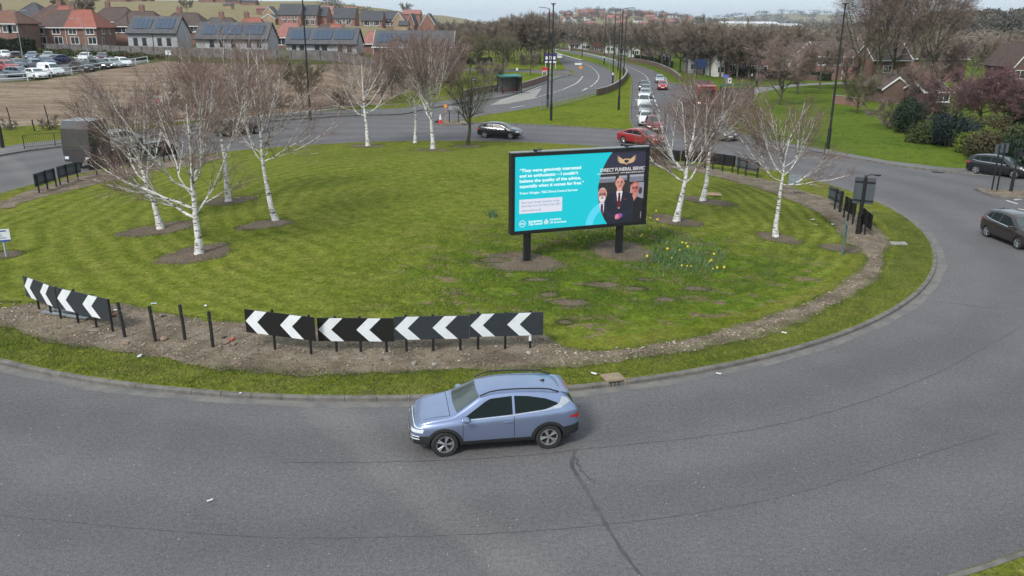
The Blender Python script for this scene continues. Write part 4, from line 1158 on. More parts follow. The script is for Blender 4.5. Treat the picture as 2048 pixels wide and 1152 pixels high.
KINDS = {
    'round': [far_tree_mesh(100 + i, 10, 4.6, 2.2, 'round', .034, n4=6) for i in range(3)],
    'tall': [far_tree_mesh(110 + i, 15, 3.6, 3.0, 'tall', .035, n1=14, barkm='bark', twm='twigbrown') for i in range(2)],
    'olive': [far_tree_mesh(120 + i, 9, 3.8, 1.5, 'round', .028, n1=12, barkm='greenbark', twm='twigolive') for i in range(2)],
    'pink': [far_tree_mesh(130 + i, 8.5, 4.6, 1.2, 'wide', .022, n1=13, n2=10, twm='twigpink') for i in range(2)],
    'poplar': [far_tree_mesh(140 + i, 17, 4.6, 4.5, 'tall', .017, n1=15, n2=9, n3=7, n4=4, barkm='greenbark', twm='twigred') for i in range(2)],
    'red': [far_tree_mesh(150 + i, 10, 4.0, 1.6, 'round', .024, n1=12, twm='twigred') for i in range(2)],
    'shrub': [far_tree_mesh(160 + i, 3.0, 1.8, .2, 'wide', .018, n1=9, n2=7, n3=6, n4=4, twm='twigbrown') for i in range(2)],
}
_tr = random.Random(77)
def tree_at(kind, x, y, z, label, s=1.0, group=None, name='bare_tree', cat='tree', sz=1.0):
    v = _tr.randrange(len(KINDS[kind])); tm, cm = KINDS[kind][v]
    t = thing(name, label, cat, (x, y, z), _tr.uniform(0, 6.28), group)
    t.scale = (s, s, s * sz)
    for nm, me in (('trunk', tm), ('crown', cm)):
        o = bpy.data.objects.new(nm, me); COL.objects.link(o); o.parent = t
    return t
def tree_px(kind, px, py, label, top=None, H=None, **k):
    """tree at a measured base point; its height from the photo's top y"""
    x, y, z = gz(px, py)
    base = {'round': 10, 'tall': 15, 'olive': 9, 'pink': 8.5, 'poplar': 17, 'red': 10, 'shrub': 3}[kind]
    if top is not None:
        d = pray(px, top); H = CH + d.z * y / d.y - z
    if H: H *= .9
    return tree_at(kind, x, y, z, label, s=(H or base) / base, **k)

# leafy bushes: clumps of small leaf faces over lobed volumes
def leaf_mesh(name, seed, lobes, n, size, mat, flat=.7):
    rng = np.random.default_rng(seed)
    L_ = np.array(lobes); wts = L_[:, 3] * L_[:, 4] * L_[:, 5]; idx = rng.choice(len(L_), n, p=wts / wts.sum())
    d = rng.normal(size=(n, 3)); d /= np.linalg.norm(d, axis=1, keepdims=True)
    r_ = rng.random(n) ** .28; clump = 1 + .16 * np.sin(d[:, 0] * 7 + idx) * np.sin(d[:, 1] * 8) * np.cos(d[:, 2] * 6)
    c = L_[idx, :3] + d * r_[:, None] * L_[idx, 3:] * clump[:, None]
    c[:, 2] = np.maximum(c[:, 2], .03)
    nr = d + rng.normal(size=(n, 3)) * .7; nr /= np.linalg.norm(nr, axis=1, keepdims=True)
    a = np.cross(nr, rng.normal(size=(n, 3))); a /= np.linalg.norm(a, axis=1, keepdims=True); b = np.cross(nr, a)
    s_ = size * (.6 + .8 * rng.random(n))[:, None]
    V = np.stack([c + a * s_, c + b * s_ * flat, c - a * s_, c - b * s_ * flat], 1).reshape(-1, 3)
    F = np.arange(4 * n).reshape(-1, 4)
    o = np_obj(name, V, F, mat); me = o.data; bpy.data.objects.remove(o); return me
def leafmat(name, a, b, sc=1.1):
    m = simple(name, a, .6, c2=b, scale=sc, lo=.38, hi=.62, spec=.3)
    return m
M['leafdark'] = leafmat('dark_evergreen_leaves', (.022, .040, .016), (.010, .020, .010))
M['leafblue'] = leafmat('blue_dark_leaves', (.014, .026, .022), (.007, .013, .013))
M['leaflime'] = leafmat('fresh_lime_leaves', (.130, .165, .020), (.060, .085, .014), 1.8)
M['leafmid'] = leafmat('mid_green_leaves', (.058, .075, .020), (.028, .040, .014))
M['leafbramble'] = leafmat('bramble_leaves', (.090, .072, .030), (.045, .042, .018))
M['leafhedge'] = leafmat('hedge_leaves', (.030, .044, .018), (.014, .022, .010), 2)
def blobs(seed, w_, d_, h_, k=7):
    r_ = random.Random(seed); return [(r_.uniform(-.5, .5) * w_, r_.uniform(-.5, .5) * d_, h_ * r_.uniform(.25, .55), w_ * r_.uniform(.2, .34), d_ * r_.uniform(.22, .36), h_ * r_.uniform(.28, .45)) for _ in range(k)]
def bush_px(px, py, w_, d_, h_, mat, label, cat='bush', group=None, n=5200, size=.11, seed=0, name='bush', rz=0.0):
    x, y, z = gz(px, py)
    me = leaf_mesh('foliage', seed, blobs(seed, w_, d_, h_), n, size, M[mat])
    t = thing(name, label, cat, (x, y, z), rz, group)
    o = bpy.data.objects.new('foliage', me); COL.objects.link(o); o.parent = t
    m = MB(); r_ = random.Random(seed)
    for k in range(6):
        a = r_.uniform(0, 6.28); q = r_.uniform(.2, .4)
        m.tube([(q * .3 * math.cos(a), q * .3 * math.sin(a), -.1), (w_ * .18 * math.cos(a), d_ * .18 * math.sin(a), h_ * .35), (w_ * .3 * math.cos(a), d_ * .3 * math.sin(a), h_ * .62)], [.05, .035, .012], 5)
    m.build('stem', M['bark'], t)
    return t
# ---------------------------------------------------------------- vehicles
def paintm(name, c, metal=.35):
    m, nt, b = newmat(name)
    v = coord(nt, 'object')
    nt.links.new(mixc(nt, mrange(nt, noise(nt, v, 1.5, 3), .3, .7), tuple(x * .93 for x in c), c), b.inputs['Base Color'])
    b.inputs['Metallic'].default_value = metal; b.inputs['Roughness'].default_value = .32; b.inputs['Coat Weight'].default_value = .8; b.inputs['Coat Roughness'].default_value = .04
    return m
PT = {k: paintm('paint_' + k, c, mt) for k, c, mt in (('blue_silver', (.265, .325, .50), .75), ('red', (.30, .012, .014), .2), ('deep_red', (.17, .010, .014), .2), ('black', (.008, .009, .012), .2), ('dark_grey', (.035, .034, .036), .4),
      ('brown_grey', (.042, .033, .030), .4), ('white', (.66, .67, .68), .0), ('silver', (.36, .38, .40), .5), ('navy', (.018, .030, .105), .3), ('grey_blue', (.12, .15, .20), .4), ('grey', (.14, .145, .15), .4), ('maroon', (.07, .012, .025), .3))}
M['glass'] = None
m_, nt_, b_ = newmat('car_glass'); b_.inputs['Base Color'].default_value = (.010, .016, .016, 1); b_.inputs['Roughness'].default_value = .04; b_.inputs['Specular IOR Level'].default_value = .10; b_.inputs['Coat Weight'].default_value = 0
M['glassw'] = m_.copy(); M['glassw'].node_tree.nodes['Principled BSDF'].inputs['Specular IOR Level'].default_value = .9; M['glassw'].node_tree.nodes['Principled BSDF'].inputs['Base Color'].default_value = (.045, .062, .060, 1)
M['glass'] = m_
M['clad'] = simple('black_plastic', (.016, .017, .018), .6)
M['tyre'] = simple('tyre_rubber', (.018, .018, .018), .8)
M['rim'] = simple('alloy_rim', (.42, .43, .45), .3, metal=.7)
M['headl'] = simple('headlight_glass', (.62, .66, .70), .12, coat=1.0)
M['taill'] = simple('red_lamp_glass', (.42, .012, .016), .2, coat=.8)
M['chrome'] = simple('silver_trim', (.62, .64, .66), .22, metal=.8)
M['plate'] = simple('white_number_plate', (.70, .70, .68), .5)
M['platey'] = simple('yellow_number_plate', (.70, .52, .06), .5)
M['line'] = simple('panel_gap', (.012, .012, .013), .6)
EH = emat('headlamp_on', (1.0, .95, .82), 3.0)

def ip(pts, x): return float(np.interp(x, [p[0] for p in pts], [p[1] for p in pts]))
SPEC = {
 'suv': dict(L=4.36, W=1.83, zb=.21, R=.345, wx=(-1.32, 1.34),
    top=[(-2.18, .62), (-2.14, .98), (-2.02, 1.12), (-1.86, 1.34), (-1.66, 1.45), (-1.2, 1.535), (-.5, 1.58), (.0, 1.575), (.42, 1.49), (1.02, 1.12), (1.16, 1.06), (1.6, 1.0), (1.95, .90), (2.12, .74), (2.18, .58)],
    belt=[(-2.18, 1.10), (-1.5, 1.06), (0, .98), (1.0, .93), (2.18, .80)],
    w=[(-2.18, .66), (-2.1, .80), (-1.8, .89), (-1.2, .915), (0, .90), (1.3, .91), (1.8, .86), (2.05, .76), (2.18, .62)],
    side=([(-1.58, 1.22), (-1.25, 1.115), (-.3, 1.03), (.52, .99), (.86, .985)], [(-1.54, 1.25), (-1.25, 1.36), (-.8, 1.435), (-.4, 1.455), (.20, 1.41), (.82, 1.03)]),
    pillars=(-.42,), wind=((1.06, .70), (.46, .56)), rear=((-2.03, 1.10), (-1.84, 1.34)), hl=(.62, .74, .45, .84), tl=(.80, .93, .5, .83)),
 'hatch': dict(L=4.2, W=1.78, zb=.16, R=.315, wx=(-1.28, 1.32),
    top=[(-2.10, .60), (-2.07, .92), (-1.98, 1.02), (-1.84, 1.26), (-1.66, 1.38), (-1.0, 1.455), (-.4, 1.47), (.05, 1.45), (.45, 1.36), (1.02, 1.02), (1.14, .97), (1.55, .92), (1.88, .82), (2.04, .68), (2.10, .52)],
    belt=[(-2.10, .98), (-1.2, .96), (0, .92), (1.0, .87), (2.1, .72)],
    w=[(-2.10, .66), (-2.02, .79), (-1.7, .86), (-1.1, .89), (0, .885), (1.2, .885), (1.75, .84), (1.98, .74), (2.10, .60)],
    side=([(-1.60, 1.06), (-1.2, 1.0), (-.3, .965), (.50, .93), (.86, .925)], [(-1.38, 1.28), (-1.1, 1.33), (-.4, 1.36), (.20, 1.31), (.82, .97)]),
    pillars=(-.38, -1.16), wind=((1.05, .68), (.49, .55)), rear=((-1.97, 1.02), (-1.80, 1.28)), hl=(.60, .73, .44, .80), tl=(.74, .92, .52, .80)),
 'saloon': dict(L=4.72, W=1.84, zb=.15, R=.33, wx=(-1.40, 1.44),
    top=[(-2.36, .60), (-2.33, .92), (-2.2, 1.0), (-1.85, 1.03), (-1.45, 1.20), (-1.05, 1.35), (-.5, 1.405), (.0, 1.40), (.40, 1.31), (1.06, .99), (1.2, .945), (1.7, .89), (2.1, .79), (2.29, .66), (2.36, .5)],
    belt=[(-2.36, .96), (-1.2, .94), (0, .90), (1.0, .86), (2.36, .70)],
    w=[(-2.36, .66), (-2.25, .80), (-1.9, .88), (-1.2, .92), (0, .90), (1.3, .91), (1.9, .86), (2.2, .76), (2.36, .60)],
    side=([(-1.48, 1.03), (-1.1, .97), (-.3, .945), (.50, .91), (.88, .905)], [(-1.26, 1.14), (-1.0, 1.24), (-.4, 1.30), (.12, 1.27), (.84, .95)]),
    pillars=(-.42, -1.12), wind=((1.10, .70), (.44, .56)), rear=((-1.85, 1.03), (-1.15, 1.32)), hl=(.60, .70, .46, .84), tl=(.76, .88, .46, .84)),
 'mini': dict(L=3.95, W=1.70, zb=.17, R=.30, wx=(-1.2, 1.24),
    top=[(-1.97, .60), (-1.94, .94), (-1.86, 1.06), (-1.74, 1.30), (-1.58, 1.42), (-1.0, 1.49), (-.4, 1.505), (.05, 1.48), (.42, 1.39), (.96, 1.05), (1.08, 1.0), (1.45, .94), (1.76, .84), (1.92, .68), (1.97, .52)],
    belt=[(-1.97, 1.0), (-1.2, .97), (0, .93), (1.0, .88), (1.97, .74)],
    w=[(-1.97, .64), (-1.9, .76), (-1.6, .82), (-1.0, .85), (0, .845), (1.1, .845), (1.6, .80), (1.86, .70), (1.97, .57)],
    side=([(-1.48, 1.08), (-1.1, 1.02), (-.3, .97), (.45, .94), (.80, .935)], [(-1.28, 1.30), (-1.0, 1.36), (-.4, 1.39), (.18, 1.34), (.78, .98)]),
    pillars=(-.40, -1.08), wind=((.99, .65), (.46, .52)), rear=((-1.85, 1.05), (-1.70, 1.32)), hl=(.62, .76, .42, .76), tl=(.76, .96, .5, .76)),
 'van': dict(L=4.38, W=1.82, zb=.18, R=.32, wx=(-1.32, 1.36),
    top=[(-2.19, .50), (-2.17, 1.60), (-2.10, 1.76), (-1.6, 1.82), (-.4, 1.83), (.2, 1.79), (.52, 1.68), (1.16, 1.16), (1.30, 1.08), (1.75, .96), (2.0, .84), (2.13, .68), (2.19, .52)],
    belt=[(-2.19, 1.05), (0, 1.02), (1.1, .98), (2.19, .76)],
    w=[(-2.19, .82), (-2.12, .88), (-1.5, .91), (0, .91), (1.3, .90), (1.8, .85), (2.05, .75), (2.19, .60)],
    side=([(.02, 1.08), (.4, 1.06), (1.02, 1.04)], [(.02, 1.55), (.42, 1.55), (.98, 1.12)]),
    pillars=(), wind=((1.20, .72), (.58, .66)), rear=((-2.17, 1.15), (-2.12, 1.6)), hl=(.68, .84, .46, .82), tl=(.8, 1.1, .74, .88)),
}
SPEC['mpv'] = dict(SPEC['suv']); SPEC['mpv'].update(L=4.3)
SPEC['estate'] = dict(SPEC['saloon']); SPEC['estate'].update(
    top=[(-2.36, .60), (-2.33, .98), (-2.24, 1.08), (-2.02, 1.34), (-1.8, 1.42), (-1.05, 1.46), (-.5, 1.47), (.0, 1.45), (.40, 1.36), (1.06, .99), (1.2, .945), (1.7, .89), (2.1, .79), (2.29, .66), (2.36, .5)],
    side=([(-1.95, 1.08), (-1.1, .98), (-.3, .95), (.50, .92), (.88, .91)], [(-1.8, 1.26), (-1.0, 1.34), (-.4, 1.36), (.12, 1.32), (.84, .96)]), rear=((-2.24, 1.08), (-2.0, 1.34)))

def catm(pts, n):
    return None
_bodies = {}
def body_mesh(kind):
    if kind in _bodies: return _bodies[kind]
    S = SPEC[kind]; hl = S['L'] / 2
    xs = sorted(set([p[0] for p in S['top']] + list(np.linspace(-hl * .8, hl * .8, 13))))
    xs = [x for i, x in enumerate(xs) if i == 0 or x - xs[i - 1] > .03]
    vs, rings = [], []
    for x in xs:
        zt, zbelt, w_ = ip(S['top'], x), ip(S['belt'], x), ip(S['w'], x)
        zb = S['zb'] + .10 * max(0, (abs(x) - hl + .35) / .35)
        zbelt = min(zbelt, zt - .05); gh = zt - zbelt
        tw = w_ - .07 - .40 * gh if kind != 'van' or x > .3 else w_ - .05 - .14 * gh
        zm = zb + (zbelt - zb) * .45
        half = [(0, zb), (w_ * .70, zb), (w_ * .95, zb + .05), (w_ * .985, zb + .16), (w_, zm), (w_ * .995, zbelt - .10), (w_ * .955, zbelt), (w_ * .93 - .1 * gh, zbelt + gh * .22), (tw + .035, zbelt + gh * .82), (tw - .05, zt - .012 * (gh > .2)), (tw * .5, zt + .012), (0, zt + .018)]
        ring = [(x, y, z) for y, z in half] + [(x, -y, z) for y, z in reversed(half[1:-1])]
        rings.append(len(vs)); vs += ring
    n = len(ring); fs = []
    for i in range(len(xs) - 1):
        for k in range(n): fs.append((rings[i] + k, rings[i] + (k + 1) % n, rings[i + 1] + (k + 1) % n, rings[i + 1] + k))
    # caps as strips between the mirrored sides
    for b in (rings[0], rings[-1]):
        for k in range(n // 2):
            a_, c_ = b + k, b + k + 1; d_, e_ = b + (n - k) % n, b + (n - k - 1) % n
            q = [a_, c_, e_, d_]; q = list(dict.fromkeys(q))
            if len(q) > 2: fs.append(tuple(q))
    mb_ = MB(); mb_.v = vs; mb_.f = fs; mb_.m = [0] * len(fs)
    o = mb_.build('body', M['clad'])
    md = o.modifiers.new('s', 'SUBSURF'); md.levels = 2; md.render_levels = 2
    dg = bpy.context.evaluated_depsgraph_get(); dg.update()
    full = bpy.data.meshes.new_from_object(o.evaluated_get(dg))
    bvh = BVHTree.FromPolygons([v.co.copy() for v in full.vertices], [tuple(p.vertices) for p in full.polygons])
    bpy.data.objects.remove(o)
    full.materials.clear(); full.materials.append(PT['red']); full.materials.append(M['clad'])
    o = bpy.data.objects.new('body', full); COL.objects.link(o)
    cutm = MB()
    for wx in S['wx']:
        for s in (-1, 1):
            Mx = Matrix.Translation((wx, s * (S['W'] / 2 - .02), S['R'])) @ Matrix.Rotation(PI / 2, 4, 'X')
            cutm.lathe([(S['R'] * 1.13, -.24), (S['R'] * 1.13, .24)], 28, Mx)
    cm = cutm.build('cut', M['clad']); cm.data.materials.clear(); cm.data.materials.append(PT['red']); cm.data.materials.append(M['clad'])
    cm.data.polygons.foreach_set('material_index', [1] * len(cm.data.polygons))
    md = o.modifiers.new('b', 'BOOLEAN'); md.operation = 'DIFFERENCE'; md.object = cm; md.solver = 'EXACT'
    dg = bpy.context.evaluated_depsgraph_get(); dg.update()
    me = bpy.data.meshes.new_from_object(o.evaluated_get(dg))
    bpy.data.objects.remove(o); bpy.data.objects.remove(cm)
    me.polygons.foreach_set('use_smooth', [True] * len(me.polygons)); me.set_sharp_from_angle(angle=R(38))
    _bodies[kind] = (me, bvh); return _bodies[kind]

def rs_line(pts, n):
    p = np.array(pts, float); d = np.r_[0, np.cumsum(np.hypot(*np.diff(p, axis=0).T))]; t = np.linspace(0, d[-1], n)
    return np.c_[np.interp(t, d, p[:, 0]), np.interp(t, d, p[:, 1])]
def proj_patch(bvh, lo, hi, axis, sgn, off=.006, n=18, m=5):
    """strip between two polylines thrown onto the body. axis 'y': (x,z); 'x': (y,z); 'z': (x,y)"""
    a, b = rs_line(lo, n), rs_line(hi, n); vs = []
    for i in range(n):
        for j in range(m + 1):
            p = a[i] + (b[i] - a[i]) * j / m
            if axis == 'y': o_, d_ = Vector((p[0], sgn * 3, p[1])), Vector((0, -sgn, 0))
            elif axis == 'x': o_, d_ = Vector((sgn * 6, p[0], p[1])), Vector((-sgn, 0, 0))
            else: o_, d_ = Vector((p[0], p[1], 5)), Vector((0, 0, -1))
            h, nn, _, _ = bvh.ray_cast(o_, d_)
            if h is None:
                h, nn, _, _ = bvh.find_nearest(o_ + d_ * (3 - .8 if axis == 'y' else 6 - 2.05 if axis == 'x' else 4))
            if nn.dot(-d_) < 0: nn = -nn
            vs.append(h + nn * off)
    fs = [(i * (m + 1) + j, i * (m + 1) + j + 1, (i + 1) * (m + 1) + j + 1, (i + 1) * (m + 1) + j) for i in range(n - 1) for j in range(m)]
    mb_ = MB(); mb_.v = vs; mb_.f = fs; mb_.m = [0] * len(fs); return mb_

_parts = {}
def wheel_meshes(Rw):
    k = ('w', Rw)
    if k in _parts: return _parts[k]
    Mx = Matrix.Rotation(PI / 2, 4, 'X')
    m = MB(); w2 = .10
    m.lathe([(Rw * .66, -w2), (Rw * .93, -w2), (Rw, -w2 * .7), (Rw, w2 * .7), (Rw * .93, w2), (Rw * .66, w2), (Rw * .64, w2 * .6), (Rw * .64, -w2 * .6), (Rw * .66, -w2)], 28, Mx, cap=False)
    t = m.build('tyre', M['tyre'], smooth=40); tm = t.data; bpy.data.objects.remove(t)
    m = MB()
    m.lathe([(Rw * .66, -w2 * .98), (Rw * .66, w2 * .98), (Rw * .60, w2 * .98), (Rw * .60, -w2 * .98), (Rw * .66, -w2 * .98)], 28, Mx, cap=False)
    for s in (-1, 1):
        m.lathe([(.02, s * w2 * .86), (Rw * .16, s * w2 * .86), (Rw * .17, s * w2 * .6), (.02, s * w2 * .6)], 12, Mx)
        for q in range(5):
            a = q * 2 * PI / 5 + .3
            for da in (-.14, .14):
                p0 = Vector((math.cos(a) * Rw * .14, -s * w2 * .80, math.sin(a) * Rw * .14)); p1 = Vector((math.cos(a + da) * Rw * .63, -s * w2 * .88, math.sin(a + da) * Rw * .63))
                m.tube([p0, p1], [Rw * .05, Rw * .07], 5)
    r = m.build('rim', M['rim'], smooth=35); rm = r.data; bpy.data.objects.remove(r)
    m = MB(); m.lathe([(Rw * .6, -w2 * .3), (Rw * .6, w2 * .3)], 24, Mx); b = m.build('brake_disc', M['clad']); bm_ = b.data; bpy.data.objects.remove(b)
    _parts[k] = (tm, rm, bm_); return _parts[k]

def car(kind, paint, loc, heading, label, group=None, lights=False, detail=1, scale=1.0, name='car', cat='car', clad=False, roofbars=False, steer=0.0, lampsonly=False, z=0.0, chromeline=False):
    S = SPEC[kind]; me, bvh = body_mesh(kind)
    t = thing(name, label, cat, (loc[0], loc[1], (loc[2] if len(loc) > 2 else 0) + z), heading, group)
    t.scale = (scale,) * 3
    key = (kind, paint)
    if key not in _parts:
        m2 = me.copy(); m2.materials[0] = PT[paint]; _parts[key] = m2
    o = bpy.data.objects.new('body', _parts[key]); COL.objects.link(o); o.parent = t
    body = o
    def inst(nm, key2, maker, mat, parent=t):
        if key2 not in _parts:
            q = maker().build(nm, mat, smooth=50); _parts[key2] = q.data; bpy.data.objects.remove(q)
        o = bpy.data.objects.new(nm, _parts[key2]); COL.objects.link(o); o.parent = parent; return o
    lo, hi = S['side']; hl = S['L'] / 2
    # side glass, split at the door pillars
    cuts = [lo[-1][0]] + list(S['pillars']) + [lo[0][0]]
    for s in (-1, 1):
        for q in range(len(cuts) - 1):
            xf, xr = cuts[q] - (.03 if q else 0), cuts[q + 1] + (.03 if q < len(cuts) - 2 else 0)
            def mk(xf=xf, xr=xr, s=s, q=q):
                n_ = 12; l_ = [(x, ip(lo, x)) for x in np.linspace(xr, xf, n_)]
                x0 = max(xr, hi[0][0]) if q == len(cuts) - 2 else xr; x1 = min(xf, hi[-1][0]) if q == 0 else xf
                h_ = [(x, ip(hi, x)) for x in np.linspace(x0, x1, n_)]
                return proj_patch(bvh, l_, h_, 'y', s)
            inst('window', (kind, 'win', s, q), mk, M['glass'])
    (wx0, wy0), (wx1, wy1) = S['wind']
    def mkw(): return proj_patch(bvh, [(wx0 - .05 * abs(y / wy0) ** 2, y) for y in np.linspace(-wy0, wy0, 9)], [(wx1 - .03 * abs(y / wy1) ** 2, y) for y in np.linspace(-wy1, wy1, 9)], 'z', 1, n=14, m=6)
    inst('windscreen', (kind, 'ws'), mkw, M['glassw'])
    (rx0, rz0), (rx1, rz1) = S['rear']
    if kind == 'saloon':
        def mkr(): return proj_patch(bvh, [(rx0 + .03, y) for y in np.linspace(-.60, .60, 9)], [(rx1, y) for y in np.linspace(-.54, .54, 9)], 'z', 1, n=12, m=5)
    else:
        def mkr(): return proj_patch(bvh, [(y, rz0 + .02) for y in np.linspace(-.62, .62, 9)], [(y, rz1 - .02) for y in np.linspace(-.52, .52, 9)], 'x', -1, n=12, m=5)
    inst('rear_window', (kind, 'rw'), mkr, M['glass'])
    z0, z1, y0, y1 = S['hl']; tz0, tz1, ty0, ty1 = S['tl']
    for s in (-1, 1):
        inst('headlight', (kind, 'hl', s), lambda s=s: proj_patch(bvh, [(s * y0, z0 + .02), (s * y1 * .97, z0 + .05)], [(s * y0, z1 - .03), (s * y1 * .97, z1 + .02)], 'x', 1, n=8, m=3, off=.01), EH if lights else M['headl'])
        inst('tail_light', (kind, 'tl', s), lambda s=s: proj_patch(bvh, [(s * ty0, tz0 + .03), (s * ty1 * .96, tz0)], [(s * ty0, tz1), (s * ty1 * .96, tz1)], 'x', -1, n=8, m=3, off=.01), M['taill'])
        if detail > 1:
            inst('tail_light', (kind, 'tls', s), lambda s=s: proj_patch(bvh, [(-hl + .05, tz0 + .02), (-hl + .30, tz0 + .06)], [(-hl + .06, tz1), (-hl + .34, tz1 - .03)], 'y', s, n=6, m=3, off=.01), M['taill'])
    inst('grille', (kind, 'gr'), lambda: proj_patch(bvh, [(-.52, .34), (.52, .34)], [(-.58, .52), (.58, .52)], 'x', 1, n=12, m=4, off=.008), M['clad'])
    inst('number_plate', (kind, 'np'), lambda: proj_patch(bvh, [(-.26, .42), (.26, .42)], [(-.26, .53), (.26, .53)], 'x', 1, n=4, m=1, off=.016), M['plate'])
    inst('number_plate', (kind, 'npr'), lambda: proj_patch(bvh, [(-.26, .60), (.26, .60)], [(-.26, .71), (.26, .71)], 'x', -1, n=4, m=1, off=.016), M['platey'])
    for s in (-1, 1):
        inst('sill', (kind, 'sill', s), lambda s=s: proj_patch(bvh, [(S['wx'][0] + .42, S['zb'] + .03), (S['wx'][1] - .42, S['zb'] + .03)], [(S['wx'][0] + .42, S['zb'] + (.20 if clad else .10)), (S['wx'][1] - .42, S['zb'] + (.20 if clad else .10))], 'y', s, n=12, m=3, off=.007), M['clad'])
        def mkmir(s=s):
            m = MB(); bx = SPEC[kind]['side'][0][-1][0] - .06; wy = ip(S['w'], bx); bz = ip(S['belt'], bx) + .10
            m.lathe([(.02, -.11), (.075, -.09), (.09, 0), (.07, .09), (.02, .11)], 10, Matrix.Translation((bx, s * (wy + .09), bz)) @ Matrix.Rotation(PI / 2, 4, 'X') @ Matrix.Scale(1.25, 4, (1, 0, 0)) @ Matrix.Scale(.75, 4, (0, 1, 0)))
            m.tube([(bx, s * (wy - .06), bz - .07), (bx, s * (wy + .04), bz - .03)], .025, 6); return m
        inst('mirror', (kind, 'mir', s, paint), mkmir, PT[paint])
    if detail > 1:
        for s in (-1, 1):
            for q, px_ in enumerate([SPEC[kind]['side'][0][-1][0] + .02] + list(S['pillars'])):
                def mkl(px_=px_, s=s, q=q):
                    zt_ = ip(lo, min(px_, lo[-1][0])); zl = S['zb'] + .2
                    return proj_patch(bvh, [(px_ - .006, zl), (px_ - .006, zt_)], [(px_ + .006, zl), (px_ + .006, zt_)], 'y', s, n=16, m=1, off=.004)
                inst('door_gap', (kind, 'dl', s, q), mkl, M['line'])
            for q, hx in enumerate((S['pillars'][0] + .16, S['pillars'][-1] + .20)):
                def mkh(hx=hx, s=s):
                    m = MB(); wy = ip(S['w'], hx); zz_ = ip(S['belt'], hx) - .12
                    m.tube([(hx - .09, s * (wy + .012), zz_), (hx, s * (wy + .03), zz_ + .004), (hx + .09, s * (wy + .012), zz_)], .014, 6); return m
                inst('door_handle', (kind, 'dh', s, q, paint), mkh, PT[paint])
            inst('window_trim', (kind, 'wt', s), lambda s=s: proj_patch(bvh, [(x, z - .030) for x, z in lo], [(x, z - .008) for x, z in lo], 'y', s, n=20, m=1, off=.009), M['chrome'])
        inst('bonnet_gap', (kind, 'bg'), lambda: proj_patch(bvh, [(wx0 + .12, y) for y in np.linspace(-.70, .70, 8)], [(wx0 + .135, y) for y in np.linspace(-.70, .70, 8)], 'z', 1, n=16, m=1, off=.003), M['line'])
        for s in (-1, 1):
            inst('bonnet_gap', (kind, 'bgs', s), lambda s=s: proj_patch(bvh, [(wx0 + .12, s * .705), (hl - .34, s * .60)], [(wx0 + .12, s * .717), (hl - .34, s * .612)], 'z', 1, n=14, m=1, off=.003), M['line'])
    if clad:
        for s in (-1, 1):
            for q, wx in enumerate(S['wx']):
                def mka(wx=wx, s=s, q=q):
                    an = np.linspace(R(-18), R(198), 20); r1 = S['R'] * 1.10; r2 = S['R'] * 1.36
                    return proj_patch(bvh, [(wx + math.cos(a) * r1, S['R'] + math.sin(a) * r1) for a in an], [(wx + math.cos(a) * r2, S['R'] + math.sin(a) * r2 * .96) for a in an], 'y', s, n=26, m=3, off=.012)
                inst('wheel_arch_trim', (kind, 'arch', s, q), mka, M['clad'])
            inst('bumper_trim', (kind, 'bt', s), lambda s=s: proj_patch(bvh, [(hl - .42, .26), (hl - .06, .30)], [(hl - .44, .60), (hl - .08, .56)], 'y', s, n=8, m=4, off=.010), M['clad'])
            inst('bumper_trim', (kind, 'btr', s), lambda s=s: proj_patch(bvh, [(-hl + .08, .32), (-hl + .50, .28)], [(-hl + .05, .66), (-hl + .50, .62)], 'y', s, n=8, m=4, off=.010), M['clad'])
            for q, zz_ in enumerate((.56, .49)):
                inst('fog_light', (kind, 'fog', s, q), lambda s=s, zz_=zz_: proj_patch(bvh, [(s * .52, zz_), (s * .78, zz_)], [(s * .52, zz_ + .03), (s * .78, zz_ + .03)], 'x', 1, n=6, m=1, off=.02), M['headl'])
            # bright C-pillar blade
            inst('pillar_blade', (kind, 'cp', s), lambda s=s: proj_patch(bvh, [(-1.20, 1.10), (-1.50, 1.17), (-1.60, 1.25), (-1.66, 1.38)], [(-1.20, 1.085), (-1.62, 1.12), (-1.82, 1.22), (-1.90, 1.30)], 'y', s, n=12, m=2, off=.011), M['chrome'])
        inst('front_skid_plate', (kind, 'sk'), lambda: proj_patch(bvh, [(-.6, .27), (.6, .27)], [(-.66, .34), (.66, .34)], 'x', 1, n=12, m=2, off=.014), M['chrome'])
        inst('rear_skid_plate', (kind, 'skr'), lambda: proj_patch(bvh, [(-.6, .34), (.6, .34)], [(-.66, .46), (.66, .46)], 'x', -1, n=12, m=2, off=.014), M['chrome'])
        inst('light_bar', (kind, 'lb'), lambda: proj_patch(bvh, [(-.8, .775), (.8, .775)], [(-.8, .80), (.8, .80)], 'x', 1, n=16, m=1, off=.012), M['headl'])
        def mksp():
            m = MB(); m.prism([(-1.60, 1.455), (-1.86, 1.415), (-1.92, 1.385), (-1.84, 1.37), (-1.66, 1.40)], -.54, .54, lambda a, b, c: (a, c, b)); return m
        sp = inst('rear_spoiler', (kind, 'sp', paint), mksp, PT[paint])
        def mkbl(): m = MB(); m.box((-1.915, 0, 1.40), (.015, .36, .018)); return m
        inst('brake_light', (kind, 'brl'), mkbl, M['taill'], sp)
    if roofbars:
        for s in (-1, 1):
            def mkb(s=s):
                m = MB(); zt = lambda x: ip(S['top'], x); m.tube([(x, s * (.60 - .02 * abs(x)), zt(x) + (.045 if abs(x + .55) < .95 else .0)) for x in np.linspace(-1.62, .42, 9)], .02, 6); return m
            inst('roof_rail', (kind, 'rr', s), mkb, M['clad'])
    tm, rm, bm_ = wheel_meshes(S['R'])
